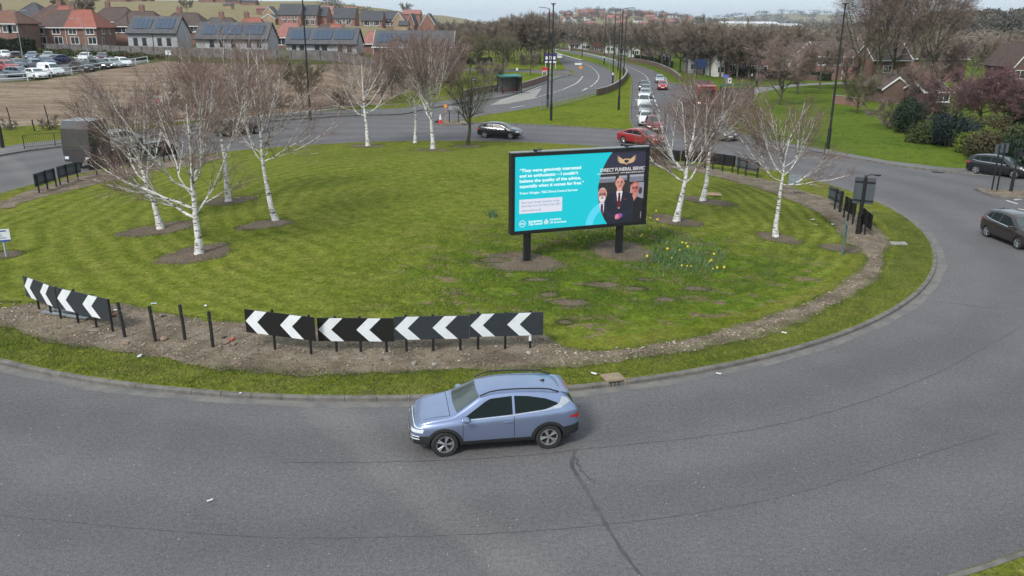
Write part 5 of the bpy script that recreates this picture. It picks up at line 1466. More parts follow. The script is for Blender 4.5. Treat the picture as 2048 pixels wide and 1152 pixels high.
    for wi, wx in enumerate(S['wx']):
        for s in (-1, 1):
            wt = bpy.data.objects.new('wheel', bm_); COL.objects.link(wt); wt.parent = t; wt.location = (wx, s * (S['W'] / 2 - .125), S['R'])
            wt.rotation_euler = (0, _tr.uniform(0, 1.2), steer if wi == 1 else 0)
            for nm, q in (('tyre', tm), ('rim', rm)):
                o = bpy.data.objects.new(nm, q); COL.objects.link(o); o.parent = wt
    # aerial on the roof
    if detail > 1:
        def mkae(): m = MB(); m.prism([(-1.35, ip(S['top'], -1.35)), (-1.20, ip(S['top'], -1.2)), (-1.36, ip(S['top'], -1.35) + .07)], -.02, .02, lambda a, b, c: (a, c, b)); return m
        inst('aerial', (kind, 'ae'), mkae, M['clad'])
    return t
def car_px(kind, paint, px, py, to, label, **k):
    """car whose ground centre is at the measured point, heading from it towards photo point 'to' """
    a, b = gz(px, py), gz(*to)
    zo = .12 if k.pop('kerbed', False) else (.02 if a[2] > .5 else 0)
    return car(kind, paint, (a[0], a[1], a[2] + zo), math.atan2(b[1] - a[1], b[0] - a[0]), label, **k)

# hero: blue-silver crossover driving left round the island
a, b = g0(889, 911), g0(1098, 895)
hd = math.atan2(a[1] - b[1], a[0] - b[0]); nx, ny = -math.sin(hd), math.cos(hd)
mx, my = (a[0] + b[0]) / 2, (a[1] + b[1]) / 2
# measured wheels are the near ones: step half a track away from the camera
sg = 1 if ny > 0 else -1
car('suv', 'blue_silver', (mx + sg * nx * .80, my + sg * ny * .80, 0), hd, 'pale blue crossover with black cladding and silver window line, on the road in front', detail=2, clad=True, roofbars=True, steer=.10)
car_px('hatch', 'black', 1000, 275, (1100, 280), 'black hatchback with a pale reflecting bonnet, behind the island at centre', detail=2)
car_px('saloon', 'red', 1282, 288, (1420, 306), 'bright red coupe-like saloon crossing behind the billboard', detail=2)
car_px('mini', 'brown_grey', 2030, 485, (2128, 523), 'dark brown small hatchback with a pale roof at the right edge', detail=2, scale=1.0)
car_px('hatch', 'black', 1996, 350, (2090, 362), 'black hatchback parked on the verge by the bushes, right edge', detail=2)
car_px('hatch', 'grey', 1438, 278, (1520, 300), 'grey hatchback half hidden by the forked birch, joining the roundabout', detail=1)
car_px('estate', 'dark_grey', 478, 268, (700, 250), 'dark estate car behind the left hand birches', detail=1)
Q = 'cars queuing on the inbound carriageway'
car_px('suv', 'deep_red', 1308, 262, (1322, 290), 'deep red crossover first in the queue, one headlight lit', group=Q, lights=True)
car_px('mini', 'white', 1291, 249, (1297, 270), 'white small car directly behind the deep red one in the queue', group=Q)
car_px('hatch', 'silver', 1291, 231, (1292, 250), 'silver hatchback third in the queue, ahead of the white van', group=Q)
car_px('van', 'white', 1287, 215, (1288, 240), 'white van in the middle of the queue', group=Q, name='van', cat='van', lights=False)
car_px('saloon', 'silver', 1290, 196, (1290, 215), 'silver saloon right behind the white van in the queue', group=Q)
car_px('hatch', 'grey', 1291, 187, (1291, 205), 'grey hatchback second from the tail of the near lane queue', group=Q)
car_px('mpv', 'dark_grey', 1288, 180, (1290, 200), 'dark grey car at the tail of the near lane queue, lamps lit', group=Q, lights=True)
car_px('mini', 'red', 1324, 179, (1334, 195), 'small red car with lit headlights alone in the far lane', group=Q, lights=True)
car_px('hatch', 'silver', 1319, 165, (1326, 180), 'silver car with lit headlights behind the small red one', group=Q, lights=True)
car_px('hatch', 'white', 1119, 117.5, (1115, 113), 'white car driving away beyond the purple sign', detail=1)

# car park on the left
CG = 'cars in the car park'
for kind, pt, px, py, to, lb in [
    ('hatch', 'white', 12, 118, (60, 130), 'white hatchback cut by the left edge, back row of the car park'),
    ('suv', 'black', 33, 122, (20, 112), 'black off-roader with red tail lamps, back row of the car park'),
    ('hatch', 'grey_blue', 66, 121, (45, 132), 'grey blue hatchback in the back row beside the black off-roader'),
    ('hatch', 'silver', 98, 121, (85, 130), 'silver hatchback beside the navy car, back row'),
    ('saloon', 'navy', 122, 127, (150, 124), 'navy blue saloon with red lamps, end of the back row on its left side'),
    ('hatch', 'white', 172, 123, (150, 133), 'white hatchback starting the right hand group of the back row'),
    ('hatch', 'maroon', 206, 123, (196, 133), 'dark maroon hatchback behind the two black cars'),
    ('mpv', 'red', 18, 143, (60, 150), 'red people carrier at the left edge of the middle row'),
    ('hatch', 'red', 4, 132, (40, 140), 'second red car, half hidden behind the red people carrier'),
    ('hatch', 'grey_blue', 38, 137, (60, 143), 'grey blue hatchback between the red people carrier and a grey suv'),
    ('suv', 'grey_blue', 67, 138, (50, 134), 'grey blue suv in the middle row behind the white van'),
    ('saloon', 'navy', 92, 132, (125, 138), 'dark blue car pointing right behind the grey blue suv'),
    ('van', 'white', 104, 152, (150, 158), 'small white van parked by the rail in the car park'),
    ('hatch', 'white', 74, 158, (110, 166), 'white hatchback by the rail, left of the small van'),
    ('estate', 'grey_blue', 42, 155, (90, 158), 'grey blue estate car at the rail, nearest the left edge'),
    ('suv', 'black', 166, 144, (205, 148), 'black crossover by the rail, right of the gap'),
    ('mpv', 'dark_grey', 200, 139, (240, 143), 'dark grey car by the rail, second right of the gap'),
    ('hatch', 'silver', 226, 136, (260, 141), 'silver hatchback third right of the gap by the rail'),
    ('hatch', 'white', 247, 134, (275, 140), 'white hatchback ending the row by the rail, behind birch twigs')]:
    car_px(kind, pt, px, py, to, lb, group=CG, name='van' if kind == 'van' else 'car', cat='van' if kind == 'van' else 'car', scale=.97)

# ---- red bus at the stop, front towards us
p, q = g0(1409, 213), g0(1420, 232)
t = thing('bus', 'red single deck bus at the stop, seen through the forked birch', 'bus', (p[0] + .3, p[1] + 2, 0), math.atan2(q[1] - p[1], q[0] - p[0]) )
def rbox(L_, W_, z0, z1, r=.12, x0=0):
    """rounded box along x"""
    m = MB(); n = 6; sec = []
    for cx, cz, a0 in ((W_ / 2 - r, z1 - r, 0), (-W_ / 2 + r, z1 - r, 90), (-W_ / 2 + r * .4, z0 + r * .4, 180), (W_ / 2 - r * .4, z0 + r * .4, 270)):
        rr_ = r if a0 < 180 else r * .4
        for k in range(n): a = R(a0 + 90 * k / (n - 1)); sec.append((cx + rr_ * math.cos(a), cz + rr_ * math.sin(a)))
    zc = (z0 + z1) / 2; st_ = []
    for x, s in ((-L_ / 2, .96), (-L_ / 2 + .08, 1), (L_ / 2 - .25, 1), (L_ / 2 - .04, .985), (L_ / 2, .95)):
        st_.append([(x + x0, y * s, zc + (z - zc) * s) for y, z in sec])
    nn = len(sec); vs = [v for s_ in st_ for v in s_]
    fs = [(i * nn + k, i * nn + (k + 1) % nn, (i + 1) * nn + (k + 1) % nn, (i + 1) * nn + k) for i in range(len(st_) - 1) for k in range(nn)] + [tuple(range(nn)), tuple(range((len(st_) - 1) * nn, len(st_) * nn))]
    return m.add(vs, fs)
rbox(10.2, 2.45, .32, 2.95).build('body', PT['red'], t, smooth=40)
m = MB(); m.prism([(-1.1, 1.15), (1.1, 1.15), (1.06, 2.45), (-1.06, 2.45)], 5.09, 5.12, lambda a, b, c: (c, a, b)); m.build('windscreen', M['glass'], t)
m = MB(); m.prism([(-.95, 2.53), (.95, 2.53), (.93, 2.78), (-.93, 2.78)], 5.07, 5.11, lambda a, b, c: (c, a, b)); m.build('destination_display', M['black'], t)
for s in (-1, 1):
    for k in range(5): m = MB(); m.box((-4.0 + k * 1.85, s * 1.228, 1.85), (1.7, .02, .95)); m.build('window', M['glass'], t)
    m = MB(); m.box((5.11, s * .85, .72), (.03, .3, .16)); m.build('headlight', EH, t)
    m = MB(); m.box((5.05, s * 1.42, 2.2), (.12, .2, .35)); m.tube([(5.0, s * 1.2, 2.55), (5.05, s * 1.4, 2.45)], .02, 5); m.build('mirror', M['black'], t)
m = MB(); m.box((5.10, 0, .45), (.06, 2.3, .22)); m.build('bumper', M['clad'], t)
m = MB(); m.box((5.125, 0, .66), (.02, .5, .12)); m.build('number_plate', M['plate'], t)
tm, rm, bm_ = wheel_meshes(.48)
for wx in (3.0, -2.9):
    for s in (-1, 1):
        wt = bpy.data.objects.new('wheel', bm_); COL.objects.link(wt); wt.parent = t; wt.location = (wx, s * 1.12, .48)
        for nm, qq in (('tyre', tm), ('rim', rm)):
            o = bpy.data.objects.new(nm, qq); COL.objects.link(o); o.parent = wt

# ---- dark flatbed lorry carrying a white car, behind the left birches
p, q = g0(322, 312), g0(190, 342)
hd = math.atan2(q[1] - p[1], q[0] - p[0])
lx, ly = g0(272, 326); lx -= math.sin(hd) * -1.1 * (1 if math.cos(hd) < 0 else -1); 
t = thing('recovery_lorry', 'dark grey flatbed recovery lorry carrying a white car, behind the left birches', 'lorry', (lx - .6, ly + .9, 0), hd)
DG = PT['dark_grey']; GB = paintm('paint_lorry', (.045, .042, .045), .1)
m = MB(); m.prism([(2.2, .55), (4.25, .55), (4.32, 1.5), (4.22, 2.95), (3.95, 3.5), (2.3, 3.55), (2.2, 3.4)], -1.18, 1.18, lambda a, b, c: (a, c, b)); cab_ = m.build('cab', GB, t)
for s in (-1, 1): m = MB(); m.box((2.75, s * 1.19, 2.9), (.9, .03, .9)); m.build('side_deflector', GB, cab_)
m = MB(); m.prism([(-1.02, 1.62), (1.02, 1.62), (.98, 2.6), (-.98, 2.6)], 0, .02, lambda a, b, c: (4.31 + c - (b - 1.5) * .14, a, b)); m.build('windscreen', M['glass'], t)
for s in (-1, 1):
    m = MB(); m.prism([(2.9, 1.65), (4.1, 1.65), (3.98, 2.5), (2.9, 2.5)], s * 1.152, s * 1.165, lambda a, b, c: (a, c, b)); m.build('window', M['glass'], cab_)
    m = MB(); m.box((4.29, s * .9, .85), (.06, .34, .2)); m.build('headlight', M['headl'], t)
m = MB(); m.box((-1.2, 0, .88), (6.7, 2.35, .16)); m.box((-1.2, 1.2, .98), (6.7, .05, .30)); m.box((-1.2, -1.2, .98), (6.7, .05, .30)); m.build('bed', GB, t)
m = MB(); m.box((-.9, .45, .62), (8.6, .14, .3)); m.box((-.9, -.45, .62), (8.6, .14, .3)); m.build('chassis', M['black'], t)
m = MB(); m.box((2.05, 0, 1.55), (.08, 2.2, 1.2)); m.box((2.05, 0, 2.18), (.12, 2.25, .08)); m.build('headboard', M['black'], t)
for x in (-1.2, .8):
    for s in (-1, 1): m = MB(); m.box((x, s * 1.14, .55), (1.6, .05, .45)); m.build('side_guard', GB, t)
tm, rm, bm_ = wheel_meshes(.46)
for wx in (3.2, -2.4):
    for s in (-1, 1):
        wt = bpy.data.objects.new('wheel', bm_); COL.objects.link(wt); wt.parent = t; wt.location = (wx, s * 1.02, .46)
        for nm, qq in (('tyre', tm), ('rim', rm)):
            o = bpy.data.objects.new(nm, qq); COL.objects.link(o); o.parent = wt
c_, s_ = math.cos(hd), math.sin(hd)
car('hatch', 'white', (t.location.x - .3 * c_, t.location.y - .3 * s_, .97), hd + PI, 'white hatchback being carried on the dark flatbed lorry')
# ---------------------------------------------------------------- lamp columns, rails, walls, signs
def lamp(px, py, label, H=12.0, head='none', az=0.0, group='tall black lamp columns', r=.11, matk='black', arm=1.1, white=False, name='street_lamp'):
    x, y, z = gz(px, py)
    t = thing(name, label, 'street lamp', (x, y, z), az, group)
    m = MB(); m.tube([(0, 0, -.1), (0, 0, 1.9)], [r * 1.45, r * 1.4], 10); m.build('base', M[matk], t, smooth=50)
    m = MB(); m.tube([(0, 0, 1.9), (0, 0, H * .5), (0, 0, H)], [r, r * .85, r * .6], 8); m.build('column', M[matk], t, smooth=50)
    if white: m = MB(); m.tube([(0, 0, 1.9), (0, 0, 2.3)], r * 1.1, 8); m.build('white_band', M['wht'], t)
    for s in ((1,) if head == 'one' else (-1, 1) if head == 'two' else ()):
        m = MB(); m.tube([(0, 0, H), (s * arm * .6, 0, H + .12), (s * arm, 0, H + .14)], .035, 6); a = m.build('arm', M[matk], t)
        m = MB(); m.prism([(s * arm, H + .10), (s * (arm + .75), H + .12), (s * (arm + .7), H + .22), (s * arm, H + .22)], -.16, .16, lambda a_, b_, c_: (a_, c_, b_)); m.build('lamp_head', M['steel'], t)
    if head == 'none':
        m = MB(); m.tube([(0, 0, H), (0, 0, H + .15)], r * .9, 8); m.box((.0, 0, H + .2), (.5, .22, .1)); m.build('lamp_head', M[matk], t)
    return t
lamp(621, 240, 'tall black lamp column on the left verge, in front of the grey bungalows', 12.6)
lamp(1102, 243, 'tall black lamp column standing out on the median grass, nearer of the pair', 12.3)
lamp(1095, 218, 'tall black lamp column behind the nearest one, just inside the median railing', 12.2, 'one', PI, arm=.6)
lamp(1237, 222, 'tall black lamp column on the right side of the median grass, by the queue', 12.2, 'one', 0, arm=.7)
lamp(1225, 172, 'lamp column with arms both ways beside the median bend, white banded', 12, 'two', 0, white=True)
lamp(1247, 156, 'lamp column at the end of the curved median wall', 12, 'one', 0)
lamp(1236, 142, 'slim lamp column on the narrow part of the median', 12, 'none')
lamp(1208, 130, 'white banded lamp column far along the median', 12, 'none', white=True)
lamp(1164, 116, 'lamp column with two heads far up the median', 12, 'two')
lamp(1142, 101, 'most distant lamp column, on the far verge before the trees', 12, 'none')
lamp(1655, 300, 'tall black lamp column on the right verge behind the slender birch', 12, 'none')
lamp(6, 298, 'black lamp column at the left edge of the pavement', 12, 'none')
lamp(1502, 174, 'short black lamp post with a white band where the path bends', 6, 'one', .3, r=.08, white=True, group='short lamp posts', arm=.5)
lamp(47, 124, 'grey car park lamp with two flat arms, between parked cars', 7.6, 'two', 0, r=.07, matk='steel', group='car park lamps')
lamp(180, 142, 'grey car park lamp with one arm, beside the black crossover', 7.0, 'one', PI, r=.07, matk='steel', group='car park lamps')
for px, py, lb in ((1218, 147, 'thin grey pole between lamp columns on the median'), (322, 40, 'thin wooden pole rising behind the first bungalow'), (1392, 158, 'thin post on the park grass by the blue sign')):
    x, y, z = gz(px, py) if px != 322 else (*at_dist(258, 60, 175)[:2], 5.2)
    m = MB(); m.tube([(0, 0, -.1), (0, 0, 3.5), (0, 0, 7 if px != 1392 else 3)], .07, 7); m.box((0, 0, 6.9 if px != 1392 else 2.9), (.2, .1, .1)); o = m.build('pole', M['black'] if px != 1218 else M['steel']); o.location = (x, y, z); tag(o, lb, 'pole')

def along(pts, step):
    w_ = np.array(smooth_line([p[:2] for p in pts], .5)); d = np.r_[0, np.cumsum(np.hypot(*np.diff(w_, axis=0).T))]
    n = max(1, int(d[-1] / step)); t = np.linspace(0, d[-1], n + 1)
    return [(np.interp(q, d, w_[:, 0]), np.interp(q, d, w_[:, 1])) for q in t]
def fence(label, pts, h=1.05, step=2.0, mat='black', bars=True, rails=(1.0, .12), name='railing', post_r=.035, cat='railing', barstep=.13, z0=.12):
    q = along(pts, step); t = thing(name, label, cat, (q[0][0], q[0][1], hground(*q[0]) + z0)); ox, oy, oz = t.location
    loc = lambda p, z: (p[0] - ox, p[1] - oy, hground(*p) + z0 + z - oz)
    for p in q:
        m = MB(); m.tube([loc(p, -.1), loc(p, h)], post_r, 6); m.build('post', M[mat], t)
    m = MB()
    for a, b in zip(q, q[1:]):
        for rz_ in rails: m.tube([loc(a, h * rz_), loc(b, h * rz_)], .022 if mat != 'wht' else .05, 5)
    m.build('rail', M[mat], t)
    if bars:
        m = MB()
        for a, b in zip(q, q[1:]):
            n = int(math.hypot(b[0] - a[0], b[1] - a[1]) / barstep)
            for k in range(1, n):
                p = (a[0] + (b[0] - a[0]) * k / n, a[1] + (b[1] - a[1]) * k / n); m.tube([loc(p, h * rails[-1]), loc(p, h * rails[0])], .010, 4, cap=False)
        m.build('infill_bars', M[mat], t)
    return t
fence('black pedestrian railing along the left pavement behind the lorry', P0([(50, 302), (160, 291), (310, 277), (450, 263), (600, 249), (721, 239)]), 1.1, 2.4, barstep=.16)
fence('grey two rail handrail along the left pavement, right of the black railing', P0([(724, 238), (803, 231), (848, 220), (917, 207), (975, 194), (1037, 180)]), 1.0, 2.4, 'steel', bars=False, rails=(1.0, .5))
fence('dark railing on the right pavement beyond the grey car', P0([(1470, 283), (1520, 290), (1590, 302), (1648, 312)]), 1.0, 2.2, barstep=.2)
fence('grey mesh railing at the nose of the median, before the brick wall', P0([(1081, 222), (1107, 217), (1140, 208), (1172, 199), (1192, 193)]), 1.1, 2.4, 'steel', barstep=.2)
fence('white painted rail along the front edge of the car park', PZ([(0, 167), (36, 166), (60, 163), (100, 157), (140, 151), (180, 145), (220, 139), (262, 133), (296, 127)]), .95, 3.2, 'wht', bars=False, rails=(1.0, .45), post_r=.05)
def brickm(name, a, b, mortar=(.22, .20, .18), sc=1.0):
    m, nt, bs = newmat(name)
    v = coord(nt, 'object')
    sx = _n(nt, 'ShaderNodeSeparateXYZ'); nt.links.new(v, sx.inputs[0])
    cb = _n(nt, 'ShaderNodeCombineXYZ'); nt.links.new(mth(nt, 'ADD', sx.outputs[0], sx.outputs[1]), cb.inputs[0]); nt.links.new(sx.outputs[2], cb.inputs[1])
    br = _n(nt, 'ShaderNodeTexBrick'); br.inputs['Scale'].default_value = 1.0; br.inputs['Brick Width'].default_value = .225 * sc; br.inputs['Row Height'].default_value = .075 * sc; br.inputs['Mortar Size'].default_value = .010 * sc
    nt.links.new(cb.outputs[0], br.inputs['Vector'])
    br.inputs['Color1'].default_value = (*a, 1); br.inputs['Color2'].default_value = (*b, 1); br.inputs['Mortar'].default_value = (*mortar, 1)
    col = mixc(nt, 1.0, br.outputs[0], mrange(nt, noise(nt, v, .6, 4), .3, .7, .82, 1.15), 'MULTIPLY')
    nt.links.new(col, bs.inputs['Base Color']); bs.inputs['Roughness'].default_value = .9; return m
M['brick'] = brickm('red_brick', (.205, .078, .050), (.150, .058, .040))
M['brickb'] = brickm('brown_brick', (.130, .066, .048), (.098, .052, .040), (.13, .11, .10))
M['brickn'] = brickm('new_red_brick', (.250, .085, .055), (.205, .070, .048))
M['buff'] = brickm('buff_brick', (.36, .25, .14), (.31, .215, .12))
def wall(label, pts, h=1.0, th=.24, mat='brickb', name='brick_wall', cop='conc', z0=.12, cat='wall', step=2.5):
    q = along(pts, step); t = thing(name, label, cat, (q[0][0], q[0][1], hground(*q[0]) + z0)); ox, oy, oz = t.location
    m, c = MB(), MB(); L_ = []
    for i, p in enumerate(q):
        a, b = q[max(i - 1, 0)], q[min(i + 1, len(q) - 1)]; d = Vector((b[0] - a[0], b[1] - a[1])).normalized(); n_ = Vector((-d.y, d.x)); z = hground(*p) + z0 - oz
        L_.append((p[0] - ox, p[1] - oy, n_, z))
    for mb_, w_, za, zb_ in ((m, th / 2, -.2, h), (c, th / 2 + .03, h + .002, h + .07)):
        vs = []
        for x, y, n_, z in L_: vs += [(x + n_.x * w_, y + n_.y * w_, z + za), (x - n_.x * w_, y - n_.y * w_, z + za), (x - n_.x * w_, y - n_.y * w_, z + zb_), (x + n_.x * w_, y + n_.y * w_, z + zb_)]
        n = len(L_); mb_.add(vs, [(4 * i + k, 4 * i + (k + 1) % 4, 4 * i + 4 + (k + 1) % 4, 4 * i + 4 + k) for i in range(n - 1) for k in range(4)] + [(0, 1, 2, 3), tuple(4 * (n - 1) + k for k in (3, 2, 1, 0))])
    m.build('wall', M[mat], t); c.build('coping', M[cop], t); return t
wall('curved brown brick wall along the median, right of the mesh railing', P0([(1193, 193), (1217, 186), (1238, 174), (1250, 161), (1253, 150), (1246, 143)]), .95)
wall('long low brown brick wall behind the right verge, below the row of trees', P0([(1256, 124), (1290, 129), (1318, 137), (1342, 149), (1354, 158), (1360, 164)]), 1.0)
wall('low red brick wall left of the outbound road, beyond the bus shelter', P0([(1040, 179), (1068, 171), (1094, 161)]), .9, mat='brick')
wall('dark brick wall running behind the left bus shelter', P0([(930, 196), (975, 187), (1016, 182)]), 1.0)
wall('brown garden wall in front of the cottages on the right', P0([(1380, 141), (1430, 149), (1480, 154), (1540, 159), (1600, 162), (1660, 163)]), .9)
wall('short red brick wall beside the green bushy tree', P0([(1664, 208), (1690, 211), (1718, 216)]), 1.1, mat='brick')
wall('long brown wall beyond the median along the distant road', P0([(1118, 99), (1160, 103), (1210, 112), (1250, 122)]), .8)
M['fencewood'] = simple('weathered_fence_boards', (.165, .155, .150), .9, c2=(.105, .098, .095), scale=1.2)
def boardfence(label, pts, h=1.55):
    q = along(pts, 2.4); t = thing('garden_fence', label, 'fence', (q[0][0], q[0][1], hground(*q[0]) + .1)); ox, oy, oz = t.location; r_ = random.Random(4)
    m = MB(); ps = MB()
    for a, b in zip(q, q[1:]):
        for k in range(16):
            f0, f1 = k / 16, (k + .94) / 16; za, zb_ = hground(*a), hground(*b); hh = h + r_.uniform(-.03, .03); o_ = .02 if k % 2 else 0
            p0 = (a[0] + (b[0] - a[0]) * f0 - ox, a[1] + (b[1] - a[1]) * f0 - oy - o_); p1 = (a[0] + (b[0] - a[0]) * f1 - ox, a[1] + (b[1] - a[1]) * f1 - oy - o_); z = za + (zb_ - za) * f0 - oz + .1
            m.add([(p0[0], p0[1], z - .1), (p1[0], p1[1], z - .1), (p1[0], p1[1], z + hh), (p0[0], p0[1], z + hh), (p0[0], p0[1] + .03, z - .1), (p1[0], p1[1] + .03, z - .1), (p1[0], p1[1] + .03, z + hh), (p0[0], p0[1] + .03, z + hh)], [(0, 1, 2, 3), (5, 4, 7, 6), (3, 2, 6, 7), (0, 3, 7, 4), (1, 5, 6, 2)])
    m.build('boards', M['fencewood'], t)
    for p in q: ps.box((p[0] - ox, p[1] - oy - .08, hground(*p) - oz + h / 2), (.1, .1, h + .25))
    ps.build('fence_posts', M['fencewood'], t); t.children[-1]['kind'] = 'stuff'
    return t
boardfence('long grey close-boarded garden fence below the bungalows', [at_dist(p, q_, d)[:2] for p, q_, d in ((92, 100, 158), (185, 105, 156), (250, 110, 152), (345, 116, 149), (430, 122, 146), (560, 128, 143), (700, 130, 142), (815, 131, 141))])

def shelter(px, py, label, az, L_=3.6, hh=2.5, depth=1.4):
    x, y, z = gz(px, py); t = thing('bus_shelter', label, 'bus shelter', (x, y, z + .12), az, 'bus shelters')
    T_ = simple('teal_roof', (.015, .16, .14), .5)
    m = MB(); m.prism([(-depth / 2 - .25, hh), (depth / 2 + .25, hh + .22), (depth / 2 + .25, hh + .34), (-depth / 2 - .25, hh + .14)], -L_ / 2 - .15, L_ / 2 + .15, lambda a, b, c: (c, a, b)); m.build('roof', T_, t)
    for xx in (-L_ / 2, L_ / 2):
        for yy in (-depth / 2, depth / 2):
            m = MB(); m.box((xx, yy, hh / 2), (.09, .09, hh)); m.build('post', M['black'], t)
    G_ = simple('dull_glass', (.10, .095, .09), .25)
    m = MB(); m.box((0, depth / 2, hh * .52), (L_ - .12, .03, hh * .86)); m.build('back_panel', G_, t)
    m = MB(); m.box((L_ / 2, 0, hh * .52), (.03, depth - .1, hh * .86)); m.build('end_panel', G_, t)
    m = MB(); m.box((0, depth * .2, .5), (L_ * .7, .3, .06)); m.box((-L_ * .25, depth * .2, .24), (.06, .2, .46)); m.box((L_ * .25, depth * .2, .24), (.06, .2, .46)); m.build('bench', PT['red'], t)
    return t
shelter(1019, 188, 'bus shelter with a sloping teal roof on the left pavement', R(35))
shelter(1471, 216, 'bus shelter with a teal roof edge by the red bus, right side', R(200), 4.2, 2.7)

def panelsign(px, py, label, w_, h_, z0, mat, az=0.0, posts=2, postm='steel', name='road_sign', extra=None, cat='road sign', thick=.04):
    x, y, z = gz(px, py); t = thing(name, label, cat, (x, y, z + .1), az)
    for k in range(posts):
        xx = 0 if posts == 1 else -w_ * .42 + k * w_ * .84 / (posts - 1)
        m = MB(); m.tube([(xx, .06, -.1), (xx, .06, z0 + h_ * .9)], .05, 8); m.build('post', M[postm], t)
    m = MB(); m.box((0, 0, z0 + h_ / 2), (w_, thick, h_)); p = m.build('panel', mat, t)
    for (cx, cz, ww, hh, mt) in (extra or []):
        m = MB(); m.box((cx, -thick / 2 - .012, z0 + cz), (ww, .015, hh)); m.build('panel_mark', mt, p)
    return t
PUR = simple('purple_sign', (.045, .025, .13), .5); REDS = simple('red_sign', (.55, .02, .03), .5); BLS = simple('blue_sign', (.022, .045, .13), .5); ORS = simple('orange_sign', (.75, .25, .02), .6)
panelsign(1101, 139, 'large purple and white business park board on three white posts', 2.9, 2.3, 1.4, PUR, 0, 3, 'wht', extra=[(0, .25, 2.7, .4, M['wht']), (-.75, 1.2, 1.0, .75, M['wht']), (.6, 1.2, 1.1, .75, M['wht']), (0, 1.55, 2.5, .08, M['wht'])])
panelsign(1089, 152, 'small red and white board on white legs, left of the black lamp columns', 1.1, .85, .8, REDS, 0, 2, 'wht', extra=[(0, .12, 1.0, .12, M['wht'])])
panelsign(1034, 147, 'small white square sign on the grass beside the side road', .45, .6, .5, M['wht'], 0, 1, 'black')
panelsign(1156, 148.5, 'white street name plate in a tall grey frame with an orange disc', 1.5, .35, 1.9, M['wht'], 0, 2, extra=[(.55, -.55, .7, .5, ORS)])
panelsign(1400, 156, 'large blue direction sign on two posts, seen through the trees', 2.5, 1.75, 1.9, BLS, R(8), 2, extra=[(0, 1.2, 2.3, .03, M['greyback']), (0, .6, 2.3, .03, M['greyback'])])
panelsign(1447, 208, 'small blue sign on a thin pole by the red bus', .75, .45, 3.4, simple('bright_blue', (.05, .12, .45), .5), 0, 1)
panelsign(1455, 212, 'small white sign with a dark mark by the right bus shelter', .5, .7, 2.9, M['wht'], 0, 1, extra=[(0, .35, .22, .22, M['black'])])
panelsign(947, 197, 'small purple bus stop flag on the left pavement', .7, .4, 2.4, PUR, 0, 1, extra=[(0, .2, .5, .06, M['wht'])])
panelsign(318, 230, 'white site notice with a red mark at the edge of the waste field', 1.1, 1.0, .9, M['wht'], 0, 2, 'black', extra=[(.05, .5, .5, .5, REDS)])
panelsign(338, 121, 'small pale notice on the far side of the waste field', .9, .7, .8, M['wht'], 0, 1)
panelsign(2, 262, 'yellow warning board on a leaning white post at the left edge', .75, .75, 2.6, simple('yellow_board', (.75, .38, .02), .5), R(10), 1, 'wht', extra=[(0, .37, .3, .2, M['black'])])
x, y, z = gz(909, 247)
t = thing('temporary_sign', 'temporary sign frame with an orange board and pale plates on the splitter nose', 'road sign', (x, y, .13), 0)
for k, xx in enumerate((-.55, .45)): m = MB(); m.tube([(xx, 0, 0), (xx, 0, 1.75)], .05, 8); m.build('post', M['black'], t)
for s in (-1, 1): m = MB(); m.tube([(s * 1.2 + (-.9 if s < 0 else .2), -.3, .02), (s * .45 - (.0), 0, 1.4)], .025, 6); m.build('stay', M['black'], t)
m = MB(); m.box((0, -.06, 1.55), (1.2, .03, .42)); m.build('plate', simple('dull_plate', (.28, .29, .30), .6), t)
m = MB(); m.lathe([(.2, -.02), (.2, .02)], 6, Matrix.Translation((-.95, -.1, 1.75)) @ Matrix.Rotation(PI / 2, 4, 'X')); m.tube([(-.95, -.07, 0), (-.95, -.07, 1.6)], .02, 5); m.build('orange_board', ORS, t)
for xx in (-1.9, .9): m = MB(); m.box((xx, -.25, .09), (.5, .3, .16), .3, taper=.8); m.build('sandbag', M['blackrough'] if xx < 0 else M['conc'], t)
x, y, z = gz(881, 249)
t = thing('traffic_cone', 'red and white traffic cone beside the temporary sign', 'traffic cone', (x, y, .13))
m = MB(); m.box((0, 0, .02), (.55, .55, .05)); m.build('base', REDS, t)
for nm, z0_, z1_, mt in (('body', .045, .40, REDS), ('reflective_sleeve', .402, .68, M['wht']), ('tip', .682, .95, M['wht'])):
    rr_ = lambda q: .21 - .17 * q / .95
    m = MB(); m.lathe([(rr_(z0_), z0_), (rr_(z1_), z1_)], 14); m.build(nm, mt, t, smooth=50)
# right hand splitter: twin sign backs and a stout bollard
for px, py, hh, lb in ((1983, 383, 2.95, 'black pole with square sign back, left one on the right splitter'), (1993, 384, 3.05, 'black pole with square sign back, right one on the right splitter')):
    x, y, z = gz(px, py); t = thing('sign_pole', lb, 'sign', (x, y, .12), R(-15), 'sign poles on the right splitter')
    m = MB(); m.tube([(0, 0, 0), (0, 0, hh)], .055, 8); m.build('post', M['black'], t, smooth=50)
    m = MB(); m.box((0, .07, hh - .28), (.46, .03, .6)); m.box((0, .1, hh - .28), (.40, .02, .5)); m.build('panel', M['greyback'], t)
x, y, z = gz(2021, 386)
t = thing('bollard_post', 'stout black post on the right splitter island', 'post', (x, y, .12)); m = MB(); m.tube([(0, 0, 0), (0, 0, 1.25)], .11, 10); m.build('housing', M['black'], t, smooth=50); m = MB(); m.tube([(0, 0, 1.25), (.05, 0, 2.6)], .05, 8); m.lathe([(.28, -.02), (.28, .02)], 18, Matrix.Translation((.06, .08, 2.5)) @ Matrix.Rotation(PI / 2, 4, 'X')); m.build('sign_disc', M['black'], t)
